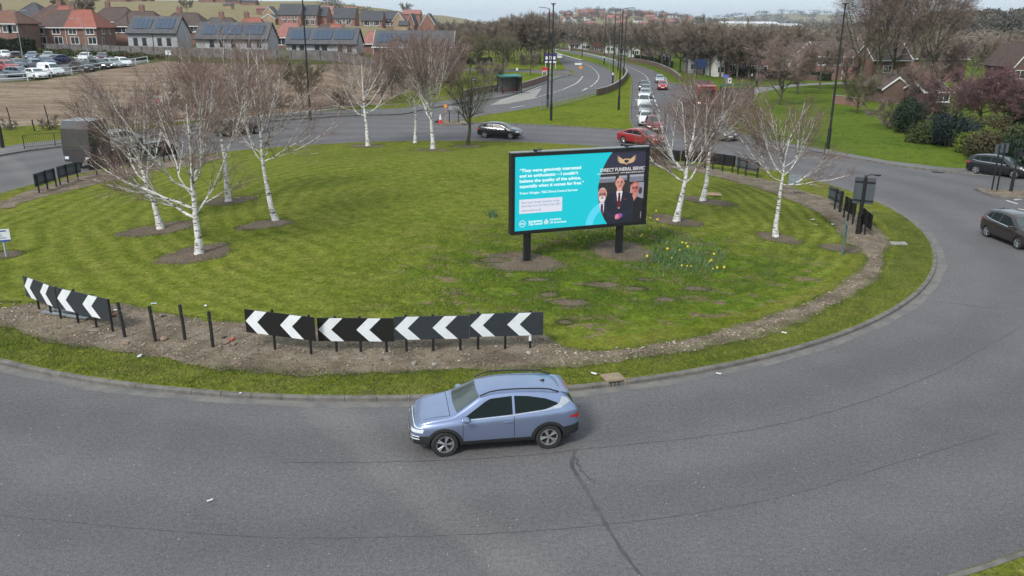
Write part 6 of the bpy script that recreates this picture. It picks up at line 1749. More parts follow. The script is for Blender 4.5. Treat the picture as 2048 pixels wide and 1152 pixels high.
# a leftover post and litter bin by the park path
x, y, z = gz(1513, 174); m = MB(); m.lathe([(.22, 0), (.25, .7), (.27, .72), (.27, .95), (.12, 1.02)], 12); o = m.build('litter_bin', M['black'], smooth=50); o.location = (x, y, z + .1); tag(o, 'small black litter bin at the bend of the park path', 'litter bin')

# field edge posts
for i, (px, py, ty) in enumerate([(24, 256, 216), (101, 261, 211), (70, 265, 250), (163, 250, 205)]):
    x, y, z = gz(px, py); m = MB(); m.tube([(0, 0, -.1), (0, 0, 1.2), (-.05, 0, (py - ty) * y / CF)], .05, 6); m.box((0, 0, .6), (.09, .09, .05)); o = m.build('field_post', M['black']); o.location = (x, y, z); o.rotation_euler = (0, R(-4), 0)
    tag(o, ['rusty field post nearest the yellow board', 'rusty field post right of the first, above the black railing', 'short stub of a field post by the white litter', 'rusty field post behind the lorry cab'][i], 'post', 'old posts at the edge of the waste field')
# ---------------------------------------------------------------- houses
def roofm(name, a, row=.32):
    m, nt, b = newmat(name); v = coord(nt, 'object')
    sx = _n(nt, 'ShaderNodeSeparateXYZ'); nt.links.new(v, sx.inputs[0])
    wv = mrange(nt, mth(nt, 'SINE', mth(nt, 'MULTIPLY', sx.outputs[2], 2 * PI / (row * .55))), -1, 1, .86, 1.08)
    col = mixc(nt, mrange(nt, noise(nt, v, .9, 5, .7), .3, .7), tuple(x * .8 for x in a), tuple(x * 1.12 for x in a))
    nt.links.new(mixc(nt, 1.0, col, wv, 'MULTIPLY'), b.inputs['Base Color']); b.inputs['Roughness'].default_value = .85; return m
RF = {'brown': roofm('brown_tiles', (.082, .056, .048)), 'red': roofm('orange_red_tiles', (.27, .092, .068)), 'pink': roofm('faded_red_tiles', (.28, .125, .108)), 'grey': roofm('grey_tiles', (.085, .085, .092)), 'slate': roofm('dark_slate_tiles', (.062, .064, .072)), 'rust': roofm('rust_brown_tiles', (.165, .082, .056))}
WM = {'brick': M['brick'], 'brown': M['brickb'], 'new': M['brickn'], 'buff': M['buff'],
      'render': simple('grey_render', (.37, .38, .40), .9, c2=(.31, .32, .34), scale=1.5), 'white': simple('white_render', (.62, .62, .60), .9, c2=(.5, .5, .48), scale=1.2)}
M['pane'] = simple('window_pane', (.030, .036, .042), .12, spec=.7)
M['upvc'] = simple('white_window_frame', (.68, .69, .69), .5)
M['solar'] = simple('solar_panel', (.030, .048, .082), .18, spec=.8, c2=(.042, .062, .10))
def house(pL, pR, D, ridge_y, eave_y, label, depth=8.0, kind='hip', wallm='brick', roof='brown', roof2=None, wins=(), side_wins=(), chim=(), name='house', overhang=.35, wz=(1.1, 1.25), yaw=0.0, solar=(), group=None, base=None, darkwin=False, gut=True, plinth=False, ridge_frac=None, cat='house', base_y=None):
    a, b = at_dist(pL, eave_y, D), at_dist(pR, eave_y, D)
    W_ = math.hypot(b.x - a.x, b.y - a.y); cx = (a.x + b.x) / 2
    gx, gy = cx, D + depth / 2
    zb = base if base is not None else hground(cx, D + 1)
    He = (a.z + b.z) / 2 - zb; Hr = at_dist((pL + pR) / 2, ridge_y, D + depth / 2).z - zb
    He = max(2.2, He); Hr = max(Hr, He + 1.0)
    t = thing(name, label, cat, (gx, gy, zb), yaw, group)
    hw, hd = W_ / 2, depth / 2
    m = MB()
    if kind == 'gable': # ridge along x
        m.prism([(-hd, -.6), (hd, -.6), (hd, He), (0, Hr - .08), (-hd, He)], -hw, hw, lambda a_, b_, c_: (c_, a_, b_))
    elif kind == 'front': # gable faces the camera, ridge along y
        m.prism([(-hw, -.6), (hw, -.6), (hw, He), (0, Hr - .08), (-hw, He)], -hd, hd, lambda a_, b_, c_: (a_, c_, b_))
    else: m.box((0, 0, (He - .6) / 2), (W_, depth, He + .6))
    wl = m.build('wall', WM[wallm], t)
    if plinth: m = MB(); m.box((0, 0, .2), (W_ + .05, depth + .05, .8)); m.build('plinth', M['brick'], wl)
    o = overhang; th = .14
    def slab(quads, mat, nm='roof'):
        m = MB()
        for q in quads:
            q = [Vector(p) for p in q]; n_ = (q[1] - q[0]).cross(q[2] - q[0]).normalized(); n_ = n_ if n_.z > 0 else -n_
            k = len(q); vs = [p + n_ * .0 for p in q] + [p + n_ * th for p in q]
            m.add(vs, [tuple(range(k)), tuple(range(k, 2 * k))] + [(i, (i + 1) % k, (i + 1) % k + k, i + k) for i in range(k)])
        return m.build(nm, mat, t)
    if kind == 'gable':
        sl = (Hr - He) / hd; ze = He - o * sl
        f = [(-hw - o * .5, -hd - o, ze), (hw + o * .5, -hd - o, ze), (hw + o * .5, 0, Hr), (-hw - o * .5, 0, Hr)]
        g_ = [(-hw - o * .5, hd + o, ze), (hw + o * .5, hd + o, ze), (hw + o * .5, 0, Hr), (-hw - o * .5, 0, Hr)]
        rf = slab([f, g_], RF[roof])
        if gut:
            for s in (-1, 1):
                m = MB(); m.prism([(-hd - o, ze - .14), (-hd - o, ze + .12), (0, Hr + .14), (hd + o, ze + .12), (hd + o, ze - .14), (0, Hr - .12)], s * (hw + o * .5 + .003), s * (hw + o * .5 + .05), lambda a_, b_, c_: (c_, a_, b_)); m.build('bargeboard', M['upvc'] if wallm not in ('render',) else M['black'], rf)
        for (u0, u1, v0, v1, np_) in solar:
            for k in range(np_):
                a0 = u0 + (u1 - u0) * k / np_; a1 = u0 + (u1 - u0) * (k + .96) / np_
                P_ = lambda u, v: Vector((-hw + W_ * u, -hd - o + (hd + o) * v, ze + (Hr - ze) * v))
                n_ = Vector((0, -(Hr - ze), (hd + o))).normalized(); qs = [P_(a0, v0), P_(a1, v0), P_(a1, v1), P_(a0, v1)]
                m = MB(); m.add([p + n_ * (th + .04) for p in qs] + [p + n_ * (th + .10) for p in qs], [(0, 1, 2, 3), (4, 5, 6, 7)] + [(i, (i + 1) % 4, (i + 1) % 4 + 4, i + 4) for i in range(4)]); m.build('solar_panel', M['solar'], rf)
    elif kind == 'front':
        sl = (Hr - He) / hw; ze = He - o * sl
        rf = slab([[(-hw - o, -hd - o * .5, ze), (-hw - o, hd + o, ze), (0, hd + o, Hr), (0, -hd - o * .5, Hr)], [(hw + o, -hd - o * .5, ze), (hw + o, hd + o, ze), (0, hd + o, Hr), (0, -hd - o * .5, Hr)]], RF[roof])
        m = MB(); yy = -hd - o * .5
        for s in (-1, 1): m.add([(s * (hw + o), yy - .05, ze - .1), (s * (hw + o), yy - .05, ze + .14), (0, yy - .05, Hr + .14), (0, yy - .05, Hr - .12), (s * (hw + o), yy - .003, ze - .1), (s * (hw + o), yy - .003, ze + .14), (0, yy - .003, Hr + .14), (0, yy - .003, Hr - .12)], [(0, 1, 2, 3), (4, 5, 6, 7), (0, 4, 5, 1), (1, 5, 6, 2), (3, 2, 6, 7), (0, 3, 7, 4)])
        m.build('bargeboard', M['upvc'], rf)
    else:
        rl = W_ * (ridge_frac if ridge_frac is not None else .5) / 2; sl = (Hr - He) / hd; ze = He - o * .5
        A1, B1, C1, D1 = (-hw - o, -hd - o, ze), (hw + o, -hd - o, ze), (hw + o, hd + o, ze), (-hw - o, hd + o, ze); E1, F1 = (-rl, 0, Hr), (rl, 0, Hr)
        mid0, mid1 = (0, -hd - o, ze), (0, 0, Hr); mid2 = (0, hd + o, ze)
        rf = slab([[A1, mid0, mid1, E1], [mid2, D1, E1, mid1], [D1, A1, E1]], RF[roof])
        slab([[mid0, B1, F1, mid1], [C1, mid2, mid1, F1], [B1, C1, F1]], RF[roof2 or roof])
        # pale ridge and hip tiles
        m = MB()
        for p, q in ((A1, E1), (B1, F1), (E1, F1), (C1, F1), (D1, E1)): m.tube([Vector(p) + Vector((0, 0, th)), Vector(q) + Vector((0, 0, th + .03))], .10, 5)
        m.build('ridge_tiles', RF[roof2 or roof], rf)
    m = MB(); gz_ = (ze if kind != 'front' else He) + .02
    if gut and kind != 'front':
        m.box((0, -hd - o - .07, gz_), (W_ + 2 * o, .12, .16))
        m.build('gutter', M['upvc'] if wallm not in ('render',) else M['black'], t)
        m = MB(); m.tube([(hw * .02, -hd - .06, 0), (hw * .02, -hd - .06, He - .1)], .05, 6); m.build('downpipe', M['upvc'] if wallm == 'brick' else M['black'], t)
    fm = M['black'] if darkwin else M['upvc']
    def win(u, z, ww, hh, side=False):
        if kind != 'front': z = min(z, He - hh - .22)
        sgn = 1
        def mp(a_, b_, c_): return (hw + c_, a_, b_) if side else (a_, -hd - c_, b_)
        c0 = (-hd + depth * u) if side else (-hw + W_ * u)
        m = MB(); m.prism([(c0 - ww / 2 - .07, z), (c0 + ww / 2 + .07, z), (c0 + ww / 2 + .07, z + hh + .07), (c0 - ww / 2 - .07, z + hh + .07)], .002, .05, mp); w1 = m.build('window', fm, t)
        m = MB(); n = 1 if ww < .9 else (3 if ww > 1.7 else 2)
        for k in range(n):
            x0 = c0 - ww / 2 + ww * k / n + .04; x1 = c0 - ww / 2 + ww * (k + 1) / n - .04
            m.prism([(x0, z + .07), (x1, z + .07), (x1, z + hh), (x0, z + hh)], .052, .06, mp)
        m.build('pane', M['pane'], w1)
        m = MB(); m.prism([(c0 - ww / 2 - .14, z - .09), (c0 + ww / 2 + .14, z - .09), (c0 + ww / 2 + .14, z - .01), (c0 - ww / 2 - .14, z - .01)], .002, .12, mp); m.build('sill', fm, w1)
    for q in wins: win(*q)
    for q in side_wins: win(*q, side=True)
    for (u, s_) in chim:
        m = MB(); x = -hw + W_ * u; zt = Hr + .2 if s_ is None else s_
        m.box((x, .1, Hr + .35), (1.1, .62, 1.9)); c = m.build('chimney', M['brick'] if wallm != 'brown' else M['brickb'], t)
        m = MB(); m.box((x, .1, Hr + 1.34), (1.2, .72, .08))
        m.build('chimney_cap', M['conc'], c)
        for k in (-.3, .3): m = MB(); m.tube([(x + k, .1, Hr + 1.38), (x + k, .1, Hr + 1.68)], .11, 8); m.build('chimney_pot', RF['rust'], c)
    return t
LG = 'houses behind the waste field'
up = lambda *u: [(q, 3.45, 1.55, 1.15) for q in u]; dn = lambda *u: [(q, .95, 1.6, 1.35) for q in u]
house(66, 191, 172, 21, 54, 'brick semi-detached pair, roof half brown and half orange red', 8.2, 'hip', 'brick', 'brown', 'red', up(.10, .36, .62, .90) + dn(.12, .38, .64, .92), [(.35, 3.4, .9, 1.1), (.70, 3.4, .6, 1.1), (.3, .6, .95, 1.6)], ((.5, None),), ridge_frac=.62, group=LG)
house(-60, 30, 163, 22, 46, 'brick house with a rusty roof cut by the left edge', 8, 'hip', 'brick', 'rust', None, up(.2, .55, .80, .93), (), ((.4, None),), group=LG)
house(20, 84, 206, 7, 35, 'brick house with a dark slate hip roof and bright solar panels, far left', 9, 'hip', 'brick', 'slate', None, up(.2, .75), (), (), group=LG, ridge_frac=.1)
house(58, 150, 192, 12, 41, 'brown roofed house directly behind the half red semi', 8, 'hip', 'brick', 'brown', 'red', up(.1, .3), (), ((.5, None),), group=LG, ridge_frac=.4)
house(178, 262, 203, 16, 43, 'dark brown roofed house behind the right end of the semi', 8, 'hip', 'brick', 'brown', None, up(.8), (), ((.3, None),), group=LG)
house(224, 318, 183, 24, 52, 'brown roofed brick house partly hidden by the first bungalow', 8, 'hip', 'brick', 'brown', None, up(.05, .2), (), ((.5, None),), group=LG)
house(318, 404, 192, 27, 51, 'dark roofed house rising between the first two bungalows', 8, 'hip', 'brick', 'brown', None, up(.8, .95), (), ((.35, None),), group=LG)
house(392, 474, 186, 37, 62, 'house with a grey and brown roof behind the second bungalow', 8, 'hip', 'brick', 'grey', 'brown', (), (), ((.5, None),), group=LG)
house(468, 528, 196, 37, 62, 'small house with an orange red roof behind the second bungalow', 7, 'hip', 'brick', 'red', None, (), (), ((.3, None),), group=LG)
house(545, 602, 178, 47, 74, 'brick house with a pink red hip roof between two bungalows', 8, 'hip', 'brick', 'pink', None, dn(.3), (), (), group=LG)
house(622, 690, 208, 49, 66, 'low roofed brick house peeping over the third bungalow', 8, 'hip', 'brick', 'brown', 'red', (), (), (), group=LG)
house(722, 770, 178, 64, 88, 'pink roofed brick house between the third and fourth bungalows', 8, 'hip', 'brick', 'pink', None, (), (), (), group=LG)
BGp = 'grey bungalows with solar panels'
bw = lambda *u: [(q, 1.45, .62, 1.2) for q in u]
house(254, 352, 160, 33, 64, 'first grey rendered bungalow, two banks of solar panels', 7.0, 'gable', 'render', 'grey', None, bw(.15, .33, .64, .83), (), (), name='bungalow', darkwin=True, solar=[(.10, .46, .26, .82, 4), (.55, .92, .26, .82, 4)], plinth=True, group=BGp, overhang=.4, cat='bungalow')
house(391, 534, 156, 45, 76, 'second grey rendered bungalow, three banks of solar panels, white gable', 7.2, 'gable', 'render', 'grey', None, bw(.22, .36, .52, .74, .88), (), (), name='bungalow', darkwin=True, solar=[(.08, .33, .26, .80, 4), (.37, .62, .26, .80, 4), (.66, .93, .26, .80, 4)], plinth=True, group=BGp, overhang=.4, cat='bungalow')
house(572, 712, 151, 56, 86, 'third grey rendered bungalow, behind the tall lamp column', 7.2, 'gable', 'render', 'grey', None, bw(.11, .22, .44, .55, .77, .9), (), (), name='bungalow', darkwin=True, solar=[(.05, .31, .26, .80, 4), (.37, .64, .26, .80, 4), (.68, .95, .26, .80, 4)], plinth=True, group=BGp, overhang=.4, cat='bungalow')
house(748, 905, 148, 62, 92, 'fourth bungalow with a dark brick end, behind the back birches', 7.2, 'gable', 'brown', 'grey', None, bw(.15, .4, .7), (), (), name='bungalow', darkwin=True, solar=[(.04, .27, .26, .80, 4), (.34, .6, .26, .80, 4)], plinth=True, group=BGp, overhang=.4, cat='bungalow')
NG = 'new houses on the rise'
nw = lambda *u: [(q, 3.3, 1.0, 1.5) for q in u]; nd = lambda *u: [(q, .5, 1.4, 1.7) for q in u]
for (l, r_, D, ry, ey, kd, wm, rf_, lb, dp) in [
    (556, 601, 330, 8, 29, 'gable', 'new', 'slate', 'tall new house with a dormer, leftmost of the grey roofed row', 10),
    (605, 633, 333, 10, 29, 'gable', 'new', 'slate', 'new grey roofed house just right of the lamp column top', 10),
    (634, 653, 336, 14, 32, 'gable', 'new', 'slate', 'narrow new grey roofed house adjoining its taller neighbour', 10),
    (666, 709, 322, 16, 36, 'gable', 'new', 'slate', 'pair of new houses with bay windows in the middle of the row', 9),
    (722, 764, 315, 22, 41, 'gable', 'new', 'slate', 'pair of new houses with bay windows right of the middle pair', 9),
    (768, 792, 335, 22, 38, 'gable', 'new', 'slate', 'small grey roofed new house set back at the right', 9),
    (526, 548, 355, 13, 27, 'front', 'buff', 'grey', 'buff brick gable left of the grey roofed row', 8),
    (524, 550, 335, 28, 37, 'front', 'buff', 'grey', 'low buff gable garage below the buff gable house', 6),
    (786, 808, 318, 25, 41, 'front', 'buff', 'pink', 'buff gabled new house at the right end of the row', 10),
    (814, 828, 312, 27, 46, 'front', 'new', 'slate', 'brick gabled terrace house second from the right end', 12),
    (842, 869, 305, 27, 48, 'front', 'new', 'slate', 'large brick gable at the right end of the new houses', 12),
    (797, 815, 300, 42, 50, 'gable', 'buff', 'slate', 'small grey roofed garage in front of the buff gable', 6),
    (655, 664, 345, 22, 34, 'gable', 'new', 'pink', 'small red roofed house glimpsed between two grey roofed ones', 8),
    (640, 665, 420, 12, 20, 'gable', 'buff', 'pink', 'red roof behind the left part of the new row', 8),
    (690, 712, 420, 14, 21, 'gable', 'buff', 'pink', 'red roof rising behind the middle pair of new houses', 8),
    (806, 840, 400, 20, 28, 'gable', 'new', 'pink', 'pinkish red roofs behind the right gables', 8)]:
    house(l, r_, D, ry, ey, lb, dp, kd, wm, rf_, None, (nw(.2, .5, .8) + nd(.3, .7)) if kd == 'gable' and r_ - l > 20 and D < 345 else ([] if D > 345 else [(.5, 3.0, .9, 1.2)] if r_ - l > 12 and ey < 48 and kd == 'front' and wm == 'new' else []), group=NG, gut=False)
CG2 = 'distant roofs on the crest'
for (l, r_, D, ry, ey, rf_, lb) in [(52, 82, 640, 1, 7, 'pink', 'distant red roof on the crest, farthest left'), (112, 138, 640, 2, 7, 'pink', 'distant red roof on the crest, second from the left'), (168, 190, 640, 2, 7, 'pink', 'distant red roof on the crest above the semi'),
    (214, 252, 600, 2, 9, 'red', 'largest bright red roof on the crest'), (262, 284, 610, 3, 9, 'brown', 'dark roof on the crest beside the bright red one'), (285, 301, 615, 3, 8, 'pink', 'small red roof on the crest right of the dark one'),
    (398, 428, 600, 9, 15, 'slate', 'long dark roof on the crest right of the lone tree'), (432, 452, 600, 11, 17, 'slate', 'dark roof next along the crest'), (454, 480, 560, 10, 18, 'slate', 'dark roofed house on the crest near a cream block'), (484, 512, 540, 13, 20, 'slate', 'low dark roof on the crest left of the new houses'), (512, 530, 450, 14, 20, 'pink', 'pink roof on the slope just left of the buff gable')]:
    house(l, r_, D, ry, ey, lb, 8, 'gable', 'brick', rf_, None, (), group=CG2, gut=False)
house(446, 462, 470, 13, 20, 'cream clad box building on the dry slope', 6, 'gable', 'buff', 'grey', None, (), group=CG2, gut=False)
# right side
RG = 'houses beyond the park trees'
house(1380, 1406, 190, 100, 115, 'low pale cottage left of the blue direction sign', 7, 'gable', 'render', 'brown', None, [(.3, .9, 1.2, 1.2), (.75, .9, 1.2, 1.2)], group=RG)
house(1430, 1450, 178, 100, 114, 'white gabled cottage behind a forked park tree', 8, 'front', 'white', 'brown', None, [(.7, .9, 1.4, 1.2), (.5, 3.2, 1.1, 1.0)], group=RG)
house(1453, 1500, 182, 88, 107, 'red brick cottage with a white window, right of the white gable', 8, 'gable', 'brick', 'brown', None, [(.3, 1.0, 1.3, 1.4), (.8, 1.0, .9, 1.9), (.3, 3.4, 1.2, 1.1)], (), ((.5, None),), group=RG)
house(1503, 1548, 180, 90, 110, 'brick and white porch cottage behind the dark hedge ball', 8, 'gable', 'brick', 'brown', None, [(.2, .9, 1.5, 1.4), (.6, .9, 1.5, 1.3)], (), (), group=RG)
house(1590, 1630, 178, 86, 110, 'white gabled house right of the short lamp post', 8, 'front', 'white', 'brown', None, [(.5, 1.0, 2.2, 1.2), (.5, 3.3, 1.4, 1.1)], group=RG)
house(1634, 1740, 170, 84, 112, 'long brown roofed terrace behind the black lamp column', 9, 'gable', 'brick', 'brown', None, [(.1, 3.0, 1.6, 1.2), (.4, 3.0, 1.6, 1.2), (.7, 3.0, 1.6, 1.2)], (), (), group=RG)
house(1748, 1822, 145, 90, 119, 'brick house with a white window and gutter, seen between tall trees', 8, 'gable', 'brick', 'brown', None, [(.42, 2.9, 1.7, 1.1), (.9, 2.7, 1.2, 1.0)], (), (), group=RG)
house(1826, 1935, 165, 86, 116, 'brown roofed terrace behind the pink blossom trees', 9, 'gable', 'brick', 'brown', None, [(.3, 3, 1.6, 1.2)], (), (), group=RG)
house(1768, 1822, 118, 152, 178, 'brown brick garage with a white edged gable behind the bushes', 7, 'front', 'brown', 'brown', None, (), group=RG, name='garage')
house(1850, 1900, 112, 176, 190, 'low brick outbuilding with a pale porch by the pink trees', 6, 'gable', 'brown', 'brown', None, [(.75, 1.0, 1.5, 1.1)], group=RG, name='outbuilding')
house(2032, 2090, 128, 88, 130, 'grey brown gabled house at the right edge', 8, 'front', 'brown', 'brown', None, [(.2, 3, 1.5, 1.2)], group=RG)
SG = 'small houses along the distant road'
for i, (px, py) in enumerate([(1150, 95), (1172, 96), (1198, 98), (1222, 101), (1248, 105), (1270, 109), (1300, 115), (1335, 122)]):
    D = g0(px, py + 6)[1]
    house(px - 11, px + 9, D, py - 14, py - 5, ['cream', 'white', 'red roofed', 'pale', 'white gabled', 'white fronted', 'brick', 'plain brick'][i] + ' house seen under the roadside trees, ' + ['farthest of all', 'second farthest', 'third farthest', 'fourth farthest', 'left of the tall lamp columns', 'behind the tall lamp columns', 'just right of the lamp columns', 'nearest of that line'][i], 7, 'front' if i % 2 else 'gable', 'white' if i not in (2, 6, 7) else 'brick', 'red' if i == 2 else 'brown', None, [(.3, .9, 1.3, 1.2), (.72, .9, 1.3, 1.2)], group=SG, gut=False)
# white industrial sheds far beyond the trees
for (l, r_, D, ty, by, lb) in [(1446, 1560, 950, 43.5, 60, 'long white industrial shed on the plain beyond the trees'), (1562, 1608, 930, 48, 60, 'smaller white industrial shed right of the long one')]:
    a, b = at_dist(l, ty, D), at_dist(r_, ty, D); zb = hground(a.x, D); t = thing('industrial_shed', lb, 'warehouse', ((a.x + b.x) / 2, D + 20, zb), 0, 'white sheds on the plain')
    W_ = b.x - a.x; H_ = a.z - zb
    m = MB(); m.prism([(-20, -1), (20, -1), (20, H_ - 2), (0, H_), (-20, H_ - 2)], -W_ / 2, W_ / 2, lambda a_, b_, c_: (c_, a_, b_)); m.build('wall', WM['white'], t)
    m = MB(); m.prism([(-20.5, H_ - 2), (0, H_ + .05), (20.5, H_ - 2), (20.5, H_ - 1.4), (0, H_ + .6), (-20.5, H_ - 1.4)], -W_ / 2 - .5, W_ / 2 + .5, lambda a_, b_, c_: (c_, a_, b_)); m.build('roof', simple('pale_metal_roof', (.55, .56, .58), .6), t)
# little houses over the far hill: one of each colour built, then copied
fr_ = random.Random(12); protos = []
for wm, rf_ in (('brick', 'pink'), ('white', 'brown'), ('buff', 'pink'), ('brick', 'brown')):
    t = bpy.data.objects.new('hill_house', None); COL.objects.link(t); t['category'] = 'house'; t['group'] = 'tiny houses scattered over the far hill'
    m = MB(); m.prism([(-4, -4), (4, -4), (4, 4.6), (0, 7), (-4, 4.6)], -7, 7, lambda a_, b_, c_: (c_, a_, b_)); m.build('wall', WM[wm], t)
    m = MB(); m.prism([(-4.5, 4.3), (0, 7.1), (4.5, 4.3), (4.5, 4.7), (0, 7.6), (-4.5, 4.7)], -7.3, 7.3, lambda a_, b_, c_: (c_, a_, b_)); m.build('roof', RF[rf_], t)
    protos.append(t)
for i in range(120):
    if i < 4: t = protos[i]
    else: t = copy_tree(protos[i % 4])
    x = fr_.uniform(60, 330); y = fr_.uniform(1180, 1640) if fr_.random() < .8 else fr_.uniform(1000, 1200)
    t.location = (x, y, hground(x, y)); t.rotation_euler = (0, 0, fr_.uniform(-.6, .6)); t['label'] = 'tiny %s house among the roofs on the far central hill' % ('red roofed', 'white walled', 'buff', 'brown roofed')[i % 4]
# ---------------------------------------------------------------- trees and bushes around
TW = 'trees of the wood left of the road'
names = ['brown bare tree', 'thin bare tree', 'tangled bare tree', 'upright bare tree', 'pale topped bare tree']
wood = [(905, 120, 38), (925, 128, 55), (948, 124, 50), (962, 118, 40), (978, 122, 44), (992, 125, 40), (1006, 127, 38), (1016, 124, 32), (1028, 128, 30), (1040, 130, 26), (1052, 131, 30), (1062, 129, 22), (1071, 131, 36), (1080, 128, 32), (1088, 126, 34), (1096, 122, 40), (1103, 118, 44), (1012, 117, 44), (1034, 117, 36), (1056, 117, 30), (1076, 116, 38), (1092, 113, 42), (985, 112, 46), (1108, 110, 48)]
for i, (px, py, ty) in enumerate(wood):
    tree_px('tall' if i % 3 else 'round', px, py, '%s, number %s from the left in the roadside wood' % (names[i % 5], ['one', 'two', 'three', 'four', 'five', 'six', 'seven', 'eight', 'nine', 'ten', 'eleven', 'twelve', 'thirteen', 'fourteen', 'fifteen', 'sixteen', 'seventeen', 'eighteen', 'nineteen', 'twenty', 'twenty one', 'twenty two', 'twenty three', 'twenty four'][i]), top=ty, group=TW)
for px, py, ty, kd, lb in [(1060, 152, 96, 'round', 'small bare tree on the grass by the side road'), (985, 186, 112, 'round', 'dark bare tree just left of the left bus shelter'), (940, 150, 50, 'olive', 'olive tree above the dark hedge, left of the side road'), (1005, 143, 60, 'olive', 'olive brown tree on the green bank behind the left shelter'),
    (605, 219, 100, 'olive', 'greenish bare tree on the waste field by the tall lamp column'), (806, 168, 70, 'red', 'reddish bare tree behind the pair of back birches'), (842, 158, 62, 'red', 'reddish bare tree right of the birches, against the last bungalow'), (878, 172, 60, 'red', 'tall reddish tree at the corner of the waste field'), (902, 192, 105, 'red', 'shorter reddish tree by the left pavement'), (765, 205, 128, 'red', 'thin reddish tree at the right edge of the waste field'), (784, 196, 120, 'round', 'twiggy brown tree in the thicket by the waste field'),
    (860, 140, 70, 'round', 'brown tree behind the reddish ones'), (915, 160, 80, 'red', 'reddish tree beside the olive one'), (163, 60, 2, 'round', 'large bare tree rising behind the roofs at far left'), (375, 27, -6, 'round', 'lone bare tree on the crest of the hill'), (812, 33, 1, 'olive', 'lone tree above the roofs of the new houses')]:
    if py == 60: x_, y_ = at_dist(px, 50, 225)[:2]; t = tree_at('round', x_, y_, hground(x_, y_), lb, s=1.15)
    else: tree_px(kd, px, py, lb, top=ty)
AV = 'avenue of bare trees on the right verge'
av = [(1262, 119), (1282, 124), (1297, 128), (1309, 130), (1323, 134), (1338, 138), (1372, 147), (1403, 152), (1440, 156), (1475, 161), (1514, 165)]
for i, (px, py) in enumerate(av):
    tree_px('round', px, py, '%s bare tree of the right hand avenue' % ['first', 'second', 'third', 'fourth', 'fifth', 'sixth', 'seventh', 'eighth, forked', 'ninth, before the white gable,', 'tenth', 'eleventh and nearest'][i], H=11.0 + (i % 3) * .7, group=AV)
for px, py, lb in ((1360, 145, 'bare tree filling the gap left of the blue direction sign'), (1388, 150, 'bare tree directly behind the blue direction sign'), (1420, 153, 'bare tree between the blue sign and the white gable'), (1458, 157, 'bare tree before the red brick cottage window'), (1497, 162, 'bare tree by the hedge ball')):
    tree_px('round', px, py, lb, H=10.5)
FR = 'bare trees along the distant road'
for i, (px, py) in enumerate([(1116, 98), (1126, 97), (1138, 98), (1150, 99), (1163, 100.5), (1178, 102), (1190, 104), (1203, 106), (1216, 109), (1229, 112), (1242, 115)]):
    tree_px('round', px, py, 'bare tree %s along the distant road, counting from its vanishing end' % ['one', 'two', 'three', 'four', 'five', 'six', 'seven', 'eight', 'nine', 'ten', 'eleven'][i], H=11, group=FR)
SR = 'second row of bare trees behind the avenue'
for i, (px, py) in enumerate([(1272, 105), (1300, 110), (1328, 112), (1352, 118), (1380, 122), (1405, 126), (1432, 124), (1462, 128), (1492, 130), (1520, 134), (1548, 132), (1578, 138), (1608, 140), (1340, 100), (1420, 105), (1500, 108), (1570, 112)]):
    tree_px('olive' if i % 4 == 2 else 'round', px, py, 'bare tree in the row behind the avenue, rooftops beside it', H=11, group=SR)
for px, py, ty, kd, lb in [(1556, 212, 62, 'red', 'big reddish tree rooted in the park lawn left of the slender birch top'), (1592, 190, 80, 'red', 'reddish park tree just left of the lamp column'), (1637, 180, 74, 'round', 'dark park tree right behind the lamp column foot'),
    (1722, 190, -50, 'poplar', 'tall mossy tree, leftmost of the towering group at right'), (1752, 192, -60, 'poplar', 'tall bare tree second in the towering group'), (1782, 186, -40, 'poplar', 'tall bare tree in the middle of the towering group'), (1822, 195, -70, 'poplar', 'tall bare tree fourth in the towering group, before the brick house'), (1858, 190, -50, 'poplar', 'rightmost tree of the towering group'),
    (1713, 228, 138, 'olive', 'green bushy multi-stemmed tree on the park lawn'), (1777, 259, 170, 'shrub', 'small dark leaning tree alone on the lawn'), (1690, 175, 90, 'red', 'reddish tree behind the green bushy one'), (1800, 205, 130, 'round', 'spreading dark tree before the garage gable'), (1835, 215, 110, 'red', 'grey red tree left of the pink ones'),
    (1750, 165, 80, 'red', 'reddish bare tree at the foot of the towering group'), (1880, 185, 75, 'red', 'reddish tree behind the first pink tree'), (1940, 170, 60, 'round', 'brown bare tree above the pink blossom'), (2000, 165, 55, 'red', 'red brown tree near the right edge roofs')]:
    tree_px(kd, px, py, lb, top=ty, name='bare_tree' if kd != 'shrub' else 'small_tree')
PK = 'pink blossoming trees on the right'
for px, py, ty, lb in [(1902, 258, 118, 'leftmost dark pink tree above the blue green bush'), (1960, 250, 105, 'pink tree in the middle, dotted with blossom'), (2015, 262, 98, 'broad pink tree near the right edge'), (2062, 268, 110, 'pink tree cut by the right edge')]:
    t = tree_px('pink', px, py, lb, top=ty, group=PK, name='blossom_tree')
BLm = leafmat('pink_blossom', (.40, .25, .27), (.24, .12, .14))
for t in [o for o in COL.objects if o.name.startswith('blossom_tree') and o.parent is None]:
    me = leaf_mesh('blossom', len(t.name), [(0, 0, 5.2, 4.2, 4.2, 3.0)], 420, .06, BLm)
    o = bpy.data.objects.new('blossom', me); COL.objects.link(o); o.parent = t
RB = 'shrubs along the right edge of the lawn'
